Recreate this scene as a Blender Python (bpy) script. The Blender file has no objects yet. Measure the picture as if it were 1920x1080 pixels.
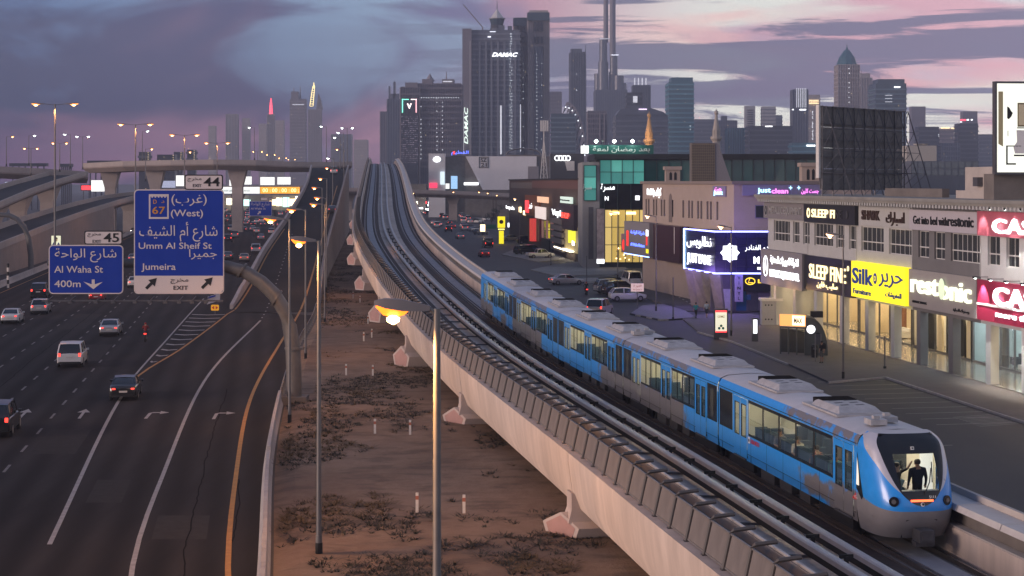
import bpy, bmesh, math, random
from mathutils import Vector, Matrix
R = math.radians
rnd = random.Random(7)
sc = bpy.context.scene
COL = sc.collection

# ---------------------------------------------------------------- camera, world, sun, exposure
CAMH, FPX, HZ = 14.2, 3300.0, 342.0
cam_d = bpy.data.cameras.new('camera')
cam = bpy.data.objects.new('camera', cam_d); COL.objects.link(cam)
cam.location = (0, 0, CAMH); cam.rotation_euler = (R(90), 0, 0)
cam_d.sensor_width = 36; cam_d.lens = 36 * FPX / 1920.0
cam_d.shift_y = -(540 - HZ) / 1920.0
cam_d.clip_start = 0.5; cam_d.clip_end = 40000
sc.camera = cam
sc.render.engine = 'CYCLES'
sc.cycles.use_denoising = True
try: sc.cycles.denoiser = 'OPENIMAGEDENOISE'
except Exception: pass
sc.cycles.max_bounces = 6; sc.cycles.transparent_max_bounces = 12
sc.cycles.volume_bounces = 0; sc.cycles.glossy_bounces = 3; sc.cycles.diffuse_bounces = 3
sc.cycles.sample_clamp_indirect = 4.0
sc.cycles.caustics_reflective = False; sc.cycles.caustics_refractive = False
sc.view_settings.view_transform = 'Standard'; sc.view_settings.look = 'None'
sc.view_settings.gamma = 1.0; sc.view_settings.use_curve_mapping = False
sc.view_settings.exposure = 0.30

SEEDA, SEEDB = 4.1, 3.3
SUN_EL, SUN_AZ = R(5), R(-112)          # low dusk glow from behind and to the left
w = bpy.data.worlds.new('World'); sc.world = w; w.use_nodes = True
nt = w.node_tree; nt.nodes.clear()
def N(t, **kw):
 n = nt.nodes.new(t)
 for k, v in kw.items(): setattr(n, k, v)
 return n
def Lk(a, b): nt.links.new(a, b)
def ramp(stops, fac, interp='EASE'):
 n = N('ShaderNodeValToRGB'); n.color_ramp.interpolation = interp
 e = n.color_ramp.elements
 while len(e) < len(stops): e.new(0.5)
 for i, (p, c) in enumerate(stops): e[i].position = p; e[i].color = (*c, 1) if len(c) == 3 else c
 Lk(fac, n.inputs[0]); return n.outputs[0]
def mth(op, a, b=None, clamp=False):
 n = N('ShaderNodeMath', operation=op, use_clamp=clamp)
 for i, x in enumerate((a, b)):
  if x is None: continue
  if isinstance(x, (int, float)): n.inputs[i].default_value = x
  else: Lk(x, n.inputs[i])
 return n.outputs[0]
def mix(f, a, b, mode='MIX'):
 n = N('ShaderNodeMix', data_type='RGBA', blend_type=mode)
 for s, x in ((0, f), (6, a), (7, b)):
  if isinstance(x, (int, float)): n.inputs[s].default_value = x
  elif isinstance(x, tuple): n.inputs[s].default_value = (*x, 1)
  else: Lk(x, n.inputs[s])
 return n.outputs[2]
def noise(vec, scale, detail=6, rough=.55, dist=0.0, mapscale=(1, 1, 1), rot=(0, 0, 0), loc=(0, 0, 0)):
 m = N('ShaderNodeMapping'); m.inputs['Scale'].default_value = mapscale; m.inputs['Rotation'].default_value = rot
 m.inputs['Location'].default_value = loc
 Lk(vec, m.inputs[0])
 n = N('ShaderNodeTexNoise'); n.inputs['Scale'].default_value = scale; n.inputs['Detail'].default_value = detail
 n.inputs['Roughness'].default_value = rough; n.inputs['Distortion'].default_value = dist
 Lk(m.outputs[0], n.inputs['Vector']); return n.outputs['Fac']
tc = N('ShaderNodeTexCoord'); dirv = tc.outputs['Generated']
sx = N('ShaderNodeSeparateXYZ'); Lk(dirv, sx.inputs[0])
X_, Z_ = sx.outputs[0], sx.outputs[2]
az = mth('MULTIPLY_ADD', X_, 1.7); nt.nodes[-1].inputs[2].default_value = .5     # about 0 at the left of the view, 1 at the right
el = mth('MULTIPLY', Z_, 9.5, True)                                                   # 0 horizon .. 1 at six degrees and above
sky = N('ShaderNodeTexSky', sky_type='NISHITA'); sky.sun_disc = False
sky.sun_elevation = SUN_EL; sky.sun_rotation = SUN_AZ; sky.air_density = 1.5; sky.dust_density = 2.0
top = ramp([(0, (.0, .03, .14)), (.22, (.03, .045, .17)), (.45, (.15, .15, .33)), (.62, (.42, .39, .60)), (1, (.60, .64, .82))], az)
low = ramp([(0, (.0, .02, .08)), (.35, (.05, .05, .12)), (.62, (.32, .29, .38)), (1, (.60, .59, .62))], az)
base = mix(el, low, top)
def cut(f, a, b_): return ramp([(a, (0, 0, 0)), (b_, (1, 1, 1))], f)
# broad soft veils drifting up to the right: rose, then pale blue
v1 = cut(noise(dirv, 4.2, 4, .5, .5, (1, 1, 2.6), (0, R(20), 0), (SEEDB, 0, .2)), .47, .62)
base = mix(mth('MULTIPLY', v1, .80), base, mix(az, (.12, .055, .15), (1.15, .56, .64)))
v2 = cut(noise(dirv, 5.0, 5, .55, .7, (1, 1, 3.0), (0, R(-26), 0), (SEEDA, 0, 1.1)), .52, .66)
base = mix(mth('MULTIPLY', mth('MULTIPLY', v2, el), .85), base, mix(az, (.06, .17, .42), (.66, .92, 1.05)))
# pale clear slots low on the right
rightness = ramp([(.50, (0, 0, 0)), (.72, (1, 1, 1))], az)
v4 = cut(noise(dirv, 5.0, 4, .5, .4, (1, 1, 8), (0, R(-4), 0), (3.1, 0, .4)), .44, .56)
base = mix(mth('MULTIPLY', mth('MULTIPLY', v4, rightness), .85), base, (1.05, 1.10, 1.0))
v5 = cut(noise(dirv, 4.4, 5, .55, .5, (1, 1, 7), (0, R(-9), 0), (5.2, 0, 3.4)), .51, .62)
base = mix(mth('MULTIPLY', mth('MULTIPLY', v5, rightness), .6), base, (1.15, .62, .58))
# dark slate streaks, long and thin, with ragged upper edges
v3 = cut(noise(dirv, 3.6, 9, .60, .7, (1, 1, 17), (0, R(-3.5), 0), (.8, 0, 2.3)), .50, .555)
v3 = mth('MULTIPLY', v3, ramp([(.30, (.10,) * 3), (.60, (1,) * 3)], az))
base = mix(mth('MULTIPLY', v3, .92), base, mix(az, (.05, .06, .14), (.17, .18, .33)))
# the clear dusk blue of the dome overhead
up = ramp([(.16, (0, 0, 0)), (.65, (1, 1, 1))], Z_)
base = mix(mth('MULTIPLY', up, .9), base, (.12, .18, .33))
bg1 = N('ShaderNodeBackground'); Lk(base, bg1.inputs[0]); bg1.inputs[1].default_value = 0.9
bg2 = N('ShaderNodeBackground'); Lk(sky.outputs[0], bg2.inputs[0]); bg2.inputs[1].default_value = 0.02
ad = N('ShaderNodeAddShader'); Lk(bg1.outputs[0], ad.inputs[0]); Lk(bg2.outputs[0], ad.inputs[1])
out = N('ShaderNodeOutputWorld'); Lk(ad.outputs[0], out.inputs[0])

sun_d = bpy.data.lights.new('sun', 'SUN'); sun_d.energy = 3.0; sun_d.angle = R(28); sun_d.color = (1.0, .77, .68)
sun = bpy.data.objects.new('sun', sun_d); COL.objects.link(sun)
_dir = Vector((math.sin(SUN_AZ) * math.cos(SUN_EL), math.cos(SUN_AZ) * math.cos(SUN_EL), math.sin(SUN_EL)))
sun.rotation_euler = _dir.to_track_quat('Z', 'Y').to_euler()

# ---------------------------------------------------------------- helpers
def P(px, py, D): return Vector(((px - 960) * D / FPX, D, CAMH - (py - HZ) * D / FPX))
def G(px, py, z=0.0):
 D = (CAMH - z) * FPX / (py - HZ); return Vector(((px - 960) * D / FPX, D, z))

_mats = {}
def mat(name, col, rough=.6, metal=0.0, var=.0, vscale=2.0, bump=.0, bscale=None, spec=.4, stretch=(1, 1, 1), coat=0.0, var2=0.0):
 """plain procedural surface: colour with noise variation and optional fine bump"""
 if name in _mats: return _mats[name]
 m = bpy.data.materials.new(name); m.use_nodes = True; n = m.node_tree; b = n.nodes['Principled BSDF']
 b.inputs['Base Color'].default_value = (*col, 1); b.inputs['Roughness'].default_value = rough
 b.inputs['Metallic'].default_value = metal; b.inputs['Specular IOR Level'].default_value = spec
 if coat: b.inputs['Coat Weight'].default_value = coat; b.inputs['Coat Roughness'].default_value = .08
 if var or bump:
  t = n.nodes.new('ShaderNodeTexCoord'); mp = n.nodes.new('ShaderNodeMapping'); mp.inputs['Scale'].default_value = stretch
  n.links.new(t.outputs['Object'], mp.inputs[0])
  ns = n.nodes.new('ShaderNodeTexNoise'); ns.inputs['Scale'].default_value = vscale; ns.inputs['Detail'].default_value = 7
  ns.inputs['Roughness'].default_value = .62; n.links.new(mp.outputs[0], ns.inputs['Vector'])
  if var:
   cr = n.nodes.new('ShaderNodeValToRGB'); e = cr.color_ramp.elements
   e[0].position, e[1].position = .28, .72
   e[0].color = (*[max(0, c * (1 - var)) for c in col], 1); e[1].color = (*[min(1, c * (1 + var)) for c in col], 1)
   n.links.new(ns.outputs['Fac'], cr.inputs[0]); last = cr.outputs[0]
   if var2:                                             # a second, much broader layer of staining
    n2 = n.nodes.new('ShaderNodeTexNoise'); n2.inputs['Scale'].default_value = vscale * .08; n2.inputs['Detail'].default_value = 4
    n.links.new(mp.outputs[0], n2.inputs['Vector'])
    mr = n.nodes.new('ShaderNodeMapRange'); mr.inputs[1].default_value = .3; mr.inputs[2].default_value = .7
    mr.inputs[3].default_value = 1 - var2; mr.inputs[4].default_value = 1 + var2; n.links.new(n2.outputs['Fac'], mr.inputs[0])
    mx = n.nodes.new('ShaderNodeMix'); mx.data_type = 'RGBA'; mx.blend_type = 'MULTIPLY'; mx.inputs[0].default_value = 1
    n.links.new(last, mx.inputs[6]); n.links.new(mr.outputs[0], mx.inputs[7]); last = mx.outputs[2]
   n.links.new(last, b.inputs['Base Color'])
   mr2 = n.nodes.new('ShaderNodeMapRange'); mr2.inputs[3].default_value = max(0, rough - .1); mr2.inputs[4].default_value = min(1, rough + .12)
   n.links.new(ns.outputs['Fac'], mr2.inputs[0]); n.links.new(mr2.outputs[0], b.inputs['Roughness'])
  if bump:
   nb = n.nodes.new('ShaderNodeTexNoise'); nb.inputs['Scale'].default_value = bscale or vscale * 4; nb.inputs['Detail'].default_value = 5
   n.links.new(mp.outputs[0], nb.inputs['Vector'])
   bp = n.nodes.new('ShaderNodeBump'); bp.inputs['Strength'].default_value = bump; bp.inputs['Distance'].default_value = .05
   n.links.new(nb.outputs['Fac'], bp.inputs['Height']); n.links.new(bp.outputs[0], b.inputs['Normal'])
 _mats[name] = m; return m
def emit(name, col, strength):
 if name in _mats: return _mats[name]
 m = bpy.data.materials.new(name); m.use_nodes = True; n = m.node_tree; b = n.nodes['Principled BSDF']
 b.inputs['Base Color'].default_value = (*[c * .6 for c in col], 1); b.inputs['Emission Color'].default_value = (*col, 1)
 b.inputs['Emission Strength'].default_value = strength; b.inputs['Roughness'].default_value = .5
 if strength < 3: m.cycles.emission_sampling = 'NONE' if strength < .6 else 'AUTO'
 _mats[name] = m; return m
def glass(name, tint=(.8, .85, .9), refl=.5, rough=.02):
 """thin pane: what lies behind shows through, tinted, under a Fresnel reflection"""
 if name in _mats: return _mats[name]
 m = bpy.data.materials.new(name); m.use_nodes = True; n = m.node_tree; n.nodes.clear()
 o = n.nodes.new('ShaderNodeOutputMaterial'); tr = n.nodes.new('ShaderNodeBsdfTransparent'); tr.inputs[0].default_value = (*tint, 1)
 gl = n.nodes.new('ShaderNodeBsdfGlossy'); gl.inputs['Roughness'].default_value = rough; gl.inputs[0].default_value = (.9, .93, 1, 1)
 lw = n.nodes.new('ShaderNodeLayerWeight'); lw.inputs[0].default_value = .18
 ml = n.nodes.new('ShaderNodeMath'); ml.operation = 'MULTIPLY'; ml.inputs[1].default_value = refl; n.links.new(lw.outputs['Fresnel'], ml.inputs[0])
 ms = n.nodes.new('ShaderNodeMixShader'); n.links.new(ml.outputs[0], ms.inputs[0]); n.links.new(tr.outputs[0], ms.inputs[1]); n.links.new(gl.outputs[0], ms.inputs[2])
 n.links.new(ms.outputs[0], o.inputs[0]); _mats[name] = m; return m

class MB:
 """collects faces and links them as ONE mesh object"""
 def __init__(s): s.v, s.f, s.m = [], [], []
 def add(s, vs, fs, mi=0):
  o = len(s.v); s.v += [tuple(p) for p in vs]; s.f += [tuple(i + o for i in f) for f in fs]; s.m += [mi] * len(fs); return s
 def box(s, x0, x1, y0, y1, z0, z1, mi=0):
  return s.add([(x0, y0, z0), (x1, y0, z0), (x1, y1, z0), (x0, y1, z0), (x0, y0, z1), (x1, y0, z1), (x1, y1, z1), (x0, y1, z1)],
                     [(0, 3, 2, 1), (4, 5, 6, 7), (0, 1, 5, 4), (1, 2, 6, 5), (2, 3, 7, 6), (3, 0, 4, 7)], mi)
 def obox(s, c, d, rz=0.0, mi=0, z0=None):
  ca, sa = math.cos(rz), math.sin(rz); a, b, h = d[0] / 2, d[1] / 2, d[2] / 2; pts = []
  for dz in (-h, h):
   for dx, dy in ((-a, -b), (a, -b), (a, b), (-a, b)): pts.append((c[0] + dx * ca - dy * sa, c[1] + dx * sa + dy * ca, c[2] + dz))
  return s.add(pts, [(0, 3, 2, 1), (4, 5, 6, 7), (0, 1, 5, 4), (1, 2, 6, 5), (2, 3, 7, 6), (3, 0, 4, 7)], mi)
 def beam(s, p0, p1, w, h, mi=0, up=(0, 0, 1)):
  p0, p1 = Vector(p0), Vector(p1); d = (p1 - p0).normalized(); u = Vector(up)
  if abs(d.dot(u)) > .99: u = Vector((0, 1, 0))
  sd = d.cross(u).normalized() * w / 2; u2 = sd.cross(d).normalized() * h / 2; pts = []
  for q in (p0, p1): pts += [q - sd - u2, q + sd - u2, q + sd + u2, q - sd + u2]
  return s.add(pts, [(3, 2, 1, 0), (4, 5, 6, 7), (0, 1, 5, 4), (1, 2, 6, 5), (2, 3, 7, 6), (3, 0, 4, 7)], mi)
 def tube(s, pts, r, n=8, mi=0, cap=True):
  pts = [Vector(p) for p in pts]; rs = r if isinstance(r, (list, tuple)) else [r] * len(pts); V, Fc = [], []
  for i, p in enumerate(pts):
   a = pts[max(i - 1, 0)]; b = pts[min(i + 1, len(pts) - 1)]; d = (b - a).normalized()
   u = Vector((0, 0, 1)) if abs(d.z) < .95 else Vector((0, 1, 0))
   x = d.cross(u).normalized(); y = x.cross(d).normalized()
   for k in range(n):
    t = 2 * math.pi * k / n; V.append(p + (x * math.cos(t) + y * math.sin(t)) * rs[i])
  for i in range(len(pts) - 1):
   for k in range(n):
    k2 = (k + 1) % n; Fc.append((i * n + k, i * n + k2, (i + 1) * n + k2, (i + 1) * n + k))
  if cap: Fc += [tuple(range(n))[::-1], tuple(range((len(pts) - 1) * n, len(pts) * n))]
  return s.add(V, Fc, mi)
 def lathe(s, prof, c=(0, 0, 0), n=12, mi=0):
  V, Fc = [], []
  for r, z in prof:
   for k in range(n):
    t = 2 * math.pi * k / n; V.append((c[0] + r * math.cos(t), c[1] + r * math.sin(t), c[2] + z))
  for i in range(len(prof) - 1):
   for k in range(n):
    k2 = (k + 1) % n; Fc.append((i * n + k, i * n + k2, (i + 1) * n + k2, (i + 1) * n + k))
  Fc += [tuple(range(n))[::-1], tuple(range((len(prof) - 1) * n, len(prof) * n))]
  return s.add(V, Fc, mi)
 def prism(s, poly, off, mi=0):
  """closed polygon of 3D points swept by the vector off"""
  n = len(poly); off = Vector(off); a = [Vector(p) for p in poly]; V = a + [p + off for p in a]
  Fc = [tuple(range(n))[::-1], tuple(range(n, 2 * n))] + [(i, (i + 1) % n, n + (i + 1) % n, n + i) for i in range(n)]
  return s.add(V, Fc, mi)
 def loft(s, secs, closed=True, caps=True, mi=0):
  n = len(secs[0]); V = [p for q in secs for p in q]; Fc = []
  for i in range(len(secs) - 1):
   for k in range(n if closed else n - 1):
    k2 = (k + 1) % n; Fc.append((i * n + k, i * n + k2, (i + 1) * n + k2, (i + 1) * n + k))
  if closed and caps: Fc += [tuple(range(n))[::-1], tuple(range((len(secs) - 1) * n, len(secs) * n))]
  return s.add(V, Fc, mi)
 def quad(s, a, b, c, d, mi=0): return s.add([a, b, c, d], [(0, 1, 2, 3)], mi)
 def poly(s, pts, mi=0): return s.add(pts, [tuple(range(len(pts)))], mi)
 def mesh(s, name, mats, smooth=None, recalc=True):
  me = bpy.data.meshes.new(name); me.from_pydata(s.v, [], s.f)
  for m in (mats if isinstance(mats, (list, tuple)) else [mats]): me.materials.append(m)
  if any(s.m): me.polygons.foreach_set('material_index', s.m)
  if recalc and len(s.f) < 60000:
   b = bmesh.new(); b.from_mesh(me); bmesh.ops.recalc_face_normals(b, faces=b.faces); b.to_mesh(me); b.free()
  if smooth is not None:
   me.polygons.foreach_set('use_smooth', [True] * len(me.polygons))
   me.set_sharp_from_angle(angle=R(smooth))
  me.update(); return me

def tag(o, label=None, cat=None, group=None, kind=None):
 for k, v in (('label', label), ('category', cat), ('group', group), ('kind', kind)):
  if v: o[k] = v
 return o
def emp(name, label, cat, loc=(0, 0, 0), rz=0.0, group=None):
 o = bpy.data.objects.new(name, None); COL.objects.link(o); o.location = loc; o.rotation_euler = (0, 0, rz)
 o.empty_display_size = .3
 return tag(o, label, cat, group)
def _root(o):
 while o.parent: o = o.parent
 return o
def part(name, mb, mats, parent=None, label=None, kind=None, smooth=None, world=False, group=None, cat=None, recalc=True):
 """links a mesh; under a thing its points are in the thing's own frame, or in world space with world=True"""
 if isinstance(mb, MB):
  if world and parent:
   r = _root(parent); M = (Matrix.Translation(r.location) @ Matrix.Rotation(r.rotation_euler[2], 4, 'Z')).inverted()
   mb.v = [tuple(M @ Vector(p)) for p in mb.v]
  me = mb.mesh(name, mats, smooth, recalc)
 else: me = mb
 o = bpy.data.objects.new(name, me); COL.objects.link(o)
 if parent: o.parent = parent
 return tag(o, label, cat, group, kind)
def inst(name, me, parent, loc=(0, 0, 0), rz=0.0, scale=None, rot=None):
 o = bpy.data.objects.new(name, me); COL.objects.link(o); o.location = loc
 o.rotation_euler = rot if rot else (0, 0, rz)
 if scale: o.scale = scale
 if parent: o.parent = parent
 return o
def copy_tree(o, parent=None):
 c = o.copy(); COL.objects.link(c)
 if parent: c.parent = parent
 for ch in [x for x in o.children]: copy_tree(ch, c)
 return c
def struct(name, mb, mats, smooth=None): return part(name, mb, mats, kind='structure', smooth=smooth)

# Arabic letter shaping: base letter -> isolated, final, initial, medial forms
_AR = {}
def _ar(ch, iso, forms): _AR[ch] = [iso + i for i in range(forms)]
for ch, iso, k in (('\u0627', 0xFE8D, 2), ('\u0623', 0xFE83, 2), ('\u0628', 0xFE8F, 4), ('\u0629', 0xFE93, 2), ('\u062A', 0xFE95, 4), ('\u062C', 0xFE9D, 4),
                   ('\u062D', 0xFEA1, 4), ('\u062E', 0xFEA5, 4), ('\u062F', 0xFEA9, 2), ('\u0631', 0xFEAD, 2), ('\u0632', 0xFEAF, 2), ('\u0633', 0xFEB1, 4),
                   ('\u0634', 0xFEB5, 4), ('\u0635', 0xFEB9, 4), ('\u0636', 0xFEBD, 4), ('\u0637', 0xFEC1, 4), ('\u0638', 0xFEC5, 4), ('\u0639', 0xFEC9, 4), ('\u063A', 0xFECD, 4),
                   ('\u0641', 0xFED1, 4), ('\u0642', 0xFED5, 4), ('\u0643', 0xFED9, 4), ('\u0644', 0xFEDD, 4), ('\u0645', 0xFEE1, 4), ('\u0646', 0xFEE5, 4),
                   ('\u0647', 0xFEE9, 4), ('\u0648', 0xFEED, 2), ('\u064A', 0xFEF1, 4)): _ar(ch, iso, k)
def shape(s):
 if not any('\u0600' <= c <= '\u06FF' for c in s): return s
 res = []
 for i, c in enumerate(s):
  if c not in _AR: res.append({'(': ')', ')': '('}.get(c, c)); continue
  f = _AR[c]; pr = s[i - 1] if i else ' '; nx = s[i + 1] if i + 1 < len(s) else ' '
  jp = pr in _AR and len(_AR[pr]) == 4; jn = nx in _AR and len(f) == 4
  k = (3 if jp and jn else 2 if jn else 1 if jp else 0)
  res.append(chr(f[k]))
 return ''.join(reversed(res))
_txt = {}
def text_mesh(s, h, mats, depth=.02, width=None, bold=0.0, shear=0.0, spacing=1.0):
 """lettering as a mesh centred on the origin, reading along +X in the XZ plane and facing -Y; h is the height of a capital"""
 c = bpy.data.curves.new('lettering', 'FONT'); c.body = shape(s); c.size = h / .73; c.extrude = depth / 2; c.offset = 0 if any('\u0600' <= q <= '\u06FF' for q in s) else bold * h
 c.resolution_u = 3; c.shear = shear; c.space_character = spacing
 o = bpy.data.objects.new('lettering', c); COL.objects.link(o)
 dg = bpy.context.evaluated_depsgraph_get(); me = bpy.data.meshes.new_from_object(o.evaluated_get(dg))
 bpy.data.objects.remove(o); bpy.data.curves.remove(c)
 xs = [v.co.x for v in me.vertices]; ys = [v.co.y for v in me.vertices]
 cx, wd = (min(xs) + max(xs)) / 2, max(xs) - min(xs); k = width / wd if width else 1.0
 cy = (min(ys) + max(ys)) / 2
 for v in me.vertices:
  x, y, z = v.co; v.co = ((x - cx) * k, -z, y - cy)
 me.materials.clear()
 for m in (mats if isinstance(mats, (list, tuple)) else [mats]): me.materials.append(m)
 me.name = 'lettering'; return me

def spline(pts):
 """monotone-ish cubic through (t, value) pairs"""
 ts = [p[0] for p in pts]; vs = [p[1] for p in pts]; n = len(pts)
 d = [(vs[i + 1] - vs[i]) / (ts[i + 1] - ts[i]) for i in range(n - 1)]
 m = [d[0]] + [(d[i - 1] + d[i]) / 2 for i in range(1, n - 1)] + [d[-1]]
 def f(t):
  if t <= ts[0]: return vs[0] + m[0] * (t - ts[0])
  if t >= ts[-1]: return vs[-1] + m[-1] * (t - ts[-1])
  i = 0
  while ts[i + 1] < t: i += 1
  h = ts[i + 1] - ts[i]; u = (t - ts[i]) / h
  return ((1 + 2 * u) * (1 - u) ** 2 * vs[i] + u * (1 - u) ** 2 * h * m[i] + u * u * (3 - 2 * u) * vs[i + 1] + u * u * (u - 1) * h * m[i + 1])
 return f

# ---------------------------------------------------------------- shared materials
M = dict(
 asphalt=mat('asphalt', (.026, .023, .023), .9, 0, .25, .9, .25, 40, .12, var2=.25),
 asphalt_old=mat('asphalt_old', (.036, .032, .032), .8, 0, .25, .7, .25, 30, .3, var2=.3),
 earth=mat('earth', (.20, .155, .12), .95, 0, .35, .35, .5, 6),
 concrete=mat('concrete', (.40, .36, .33), .8, 0, .12, .6, .15, 12, var2=.18),
 concrete_pale=mat('concrete_pale', (.52, .47, .43), .75, 0, .09, .35, .12, 9, var2=.15),
 concrete_dark=mat('concrete_dark', (.15, .135, .125), .85, 0, .2, .8, .2, 10, var2=.2),
 concrete_blue=mat('concrete_blue', (.26, .27, .30), .8, 0, .18, 1.2, .2, 14),
 pave=mat('pavement', (.115, .10, .095), .85, 0, .2, .8, .2, 16, var2=.25),
 pave_pale=mat('pavement_pale', (.20, .185, .18), .85, 0, .2, .8, .2, 16, var2=.25),
 white_paint=mat('white_paint', (.62, .60, .57), .6, 0, .12, 3),
 road_white=mat('road_white', (.30, .28, .27), .7, 0, .3, 2.2),
 road_faint=mat('road_faint', (.15, .14, .135), .75, 0, .45, 1.2),
 road_yellow=mat('road_yellow', (.36, .17, .04), .7, 0, .3, 2.2),
 kerb=mat('kerb', (.33, .31, .29), .8, 0, .2, 2),
 kerb_black=mat('kerb_black', (.05, .05, .05), .8, 0, .2, 2),
 steel=mat('galvanised_steel', (.21, .20, .20), .55, .4, .15, 3),
 steel_dark=mat('dark_steel', (.10, .10, .11), .55, .4, .2, 3),
 panel=mat('panel_steel', (.19, .17, .16), .6, .2, .25, 1.3, 0, None, .4, (1, 1, .3)),
 pole=mat('pole_grey', (.16, .155, .155), .5, .4, .12, 3),
 cable=mat('cable_black', (.016, .015, .015), .95, spec=.1),
 black=mat('black', (.012, .012, .013), .6),
 rubber=mat('rubber', (.02, .02, .02), .9),
 rail=mat('rail_steel', (.20, .18, .17), .35, .8, .25, 6),
 rust=mat('rusty_bed', (.075, .055, .048), .9, 0, .35, 3, .3, 12),
 third=mat('rail_cover', (.50, .47, .45), .6, 0, .1, 2),
 white=mat('white_plain', (.72, .71, .69), .55, 0, .05, 2),
 sign_blue=mat('sign_blue', (.004, .035, .32), .45, 0, .06, 1),
 sign_white=mat('sign_white', (.66, .58, .56), .5),
 sodium=emit('sodium_lamp', (1.0, .19, .02), 2.5),
 sodium_far=emit('sodium_lamp_far', (1.0, .36, .08), 2.5),
 lampwhite=emit('white_lamp', (.85, 1.0, .95), 14),
 warm=emit('warm_light', (1.0, .72, .38), 3.0),
 cream=emit('cream_light', (1.0, .87, .62), 4.0),
 tail=emit('tail_light', (1.0, .045, .03), 2.6),
 head=emit('head_light', (1.0, .95, .85), 14.0),
 ad_white=emit('lit_white', (.95, .97, .93), .95),
 signlit=emit('lit_letters', (.95, .97, 1.0), 2.2),
 yellow_lit=emit('lit_yellow', (.95, .78, .02), .95),
 red_lit=emit('lit_red', (1.0, .05, .06), 1.6),
 gold_lit=emit('lit_gold', (1.0, .80, .42), 1.7),
 blue_lit=emit('lit_blue', (.10, .16, 1.0), 2.6),
 green_lit=emit('lit_green', (.25, .9, .72), .6),
)
# ---------------------------------------------------------------- ground, roads and their markings
from mathutils import noise as mnoise
def strip(mb, left, right, z, d0, d1, step=6.0, mi=0):
 """a sheet between two lines given as functions of the distance"""
 n = max(1, int((d1 - d0) / step)); secs = []
 for i in range(n + 1):
  d = d0 + (d1 - d0) * i / n; zz = z(d) if callable(z) else z
  secs.append([(left(d), d, zz), (right(d), d, zz)])
 return mb.loft(secs, closed=False, mi=mi)
def line(mb, f, wd, z, d0, d1, step=5.0): return strip(mb, lambda d: f(d) - wd / 2, lambda d: f(d) + wd / 2, z, d0, d1, step)

rampL = spline([(60, -14), (125, -27), (150, -28.2), (189, -30.6), (212, -32.3), (259, -36.2), (316, -40.3), (422, -49.0), (502, -57.0), (560, -63)])
rampR = spline([(40, -6.0), (63, -8.9), (89, -12.3), (116, -15.2), (150, -18.3), (180, -20.4), (223, -24.4), (264, -28.0), (313, -31.9), (411, -39.7), (470, -44.4), (505, -47.2), (560, -51)])
_rz = spline([(0, 0), (180, 0), (195, .12), (215, 1.0), (259, 3.8), (316, 7.2), (422, 13.5), (480, 17.0), (505, 18.3), (540, 19.0)])
rampZ = lambda d: 0 if d < 180 else _rz(d)
laneX = lambda x0: (lambda d: x0 - .145 * d)

g = MB(); S = 9000
g.add([(-S, -60, 0), (S, -60, 0), (S, 12000, 0), (-S, 12000, 0)], [(0, 1, 2, 3)])
struct('ground', g, mat('far_ground', (.065, .06, .062), .9, 0, .3, .05, var2=.2))

b = MB(); strip(b, laneX(-34.4), lambda d: (rampR(d) - .25 if d < 196 else rampL(d) - .1), .008, 20, 900, 8)
hwm = mat('highway_asphalt', (.025, .022, .022), .9, 0, .38, .5, .2, 30, .1, (1, .07, 1), var2=.35)
struct('highway', b, hwm); n = hwm.node_tree; bs = n.nodes['Principled BSDF']; lk = bs.inputs['Base Color'].links[0].from_socket       # tyre darkened wheel tracks along the lanes
t = n.nodes.new('ShaderNodeTexCoord'); mp = n.nodes.new('ShaderNodeMapping'); mp.inputs['Rotation'].default_value = (0, 0, -.144); n.links.new(t.outputs['Object'], mp.inputs[0])
wv = n.nodes.new('ShaderNodeTexWave'); wv.inputs['Scale'].default_value = 2 * math.pi / (20 * 1.81); wv.inputs['Distortion'].default_value = .8; wv.inputs['Detail'].default_value = 3; wv.inputs['Detail Scale'].default_value = .3; n.links.new(mp.outputs[0], wv.inputs['Vector'])
mr = n.nodes.new('ShaderNodeMapRange'); mr.inputs[3].default_value = .72; mr.inputs[4].default_value = 1.18; n.links.new(wv.outputs['Fac'], mr.inputs[0])
mx = n.nodes.new('ShaderNodeMix'); mx.data_type = 'RGBA'; mx.blend_type = 'MULTIPLY'; mx.inputs[0].default_value = 1; n.links.new(lk, mx.inputs[6]); n.links.new(mr.outputs[0], mx.inputs[7]); n.links.new(mx.outputs[2], bs.inputs['Base Color'])
b = MB(); strip(b, laneX(-62), laneX(-35.0), .008, 60, 900, 8)
struct('opposite_carriageway', b, M['asphalt_old'])
b = MB(); strip(b, rampL, rampR, lambda d: rampZ(d) + .012, 192, 508, 5)
struct('ramp_road', b, M['asphalt'])

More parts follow.
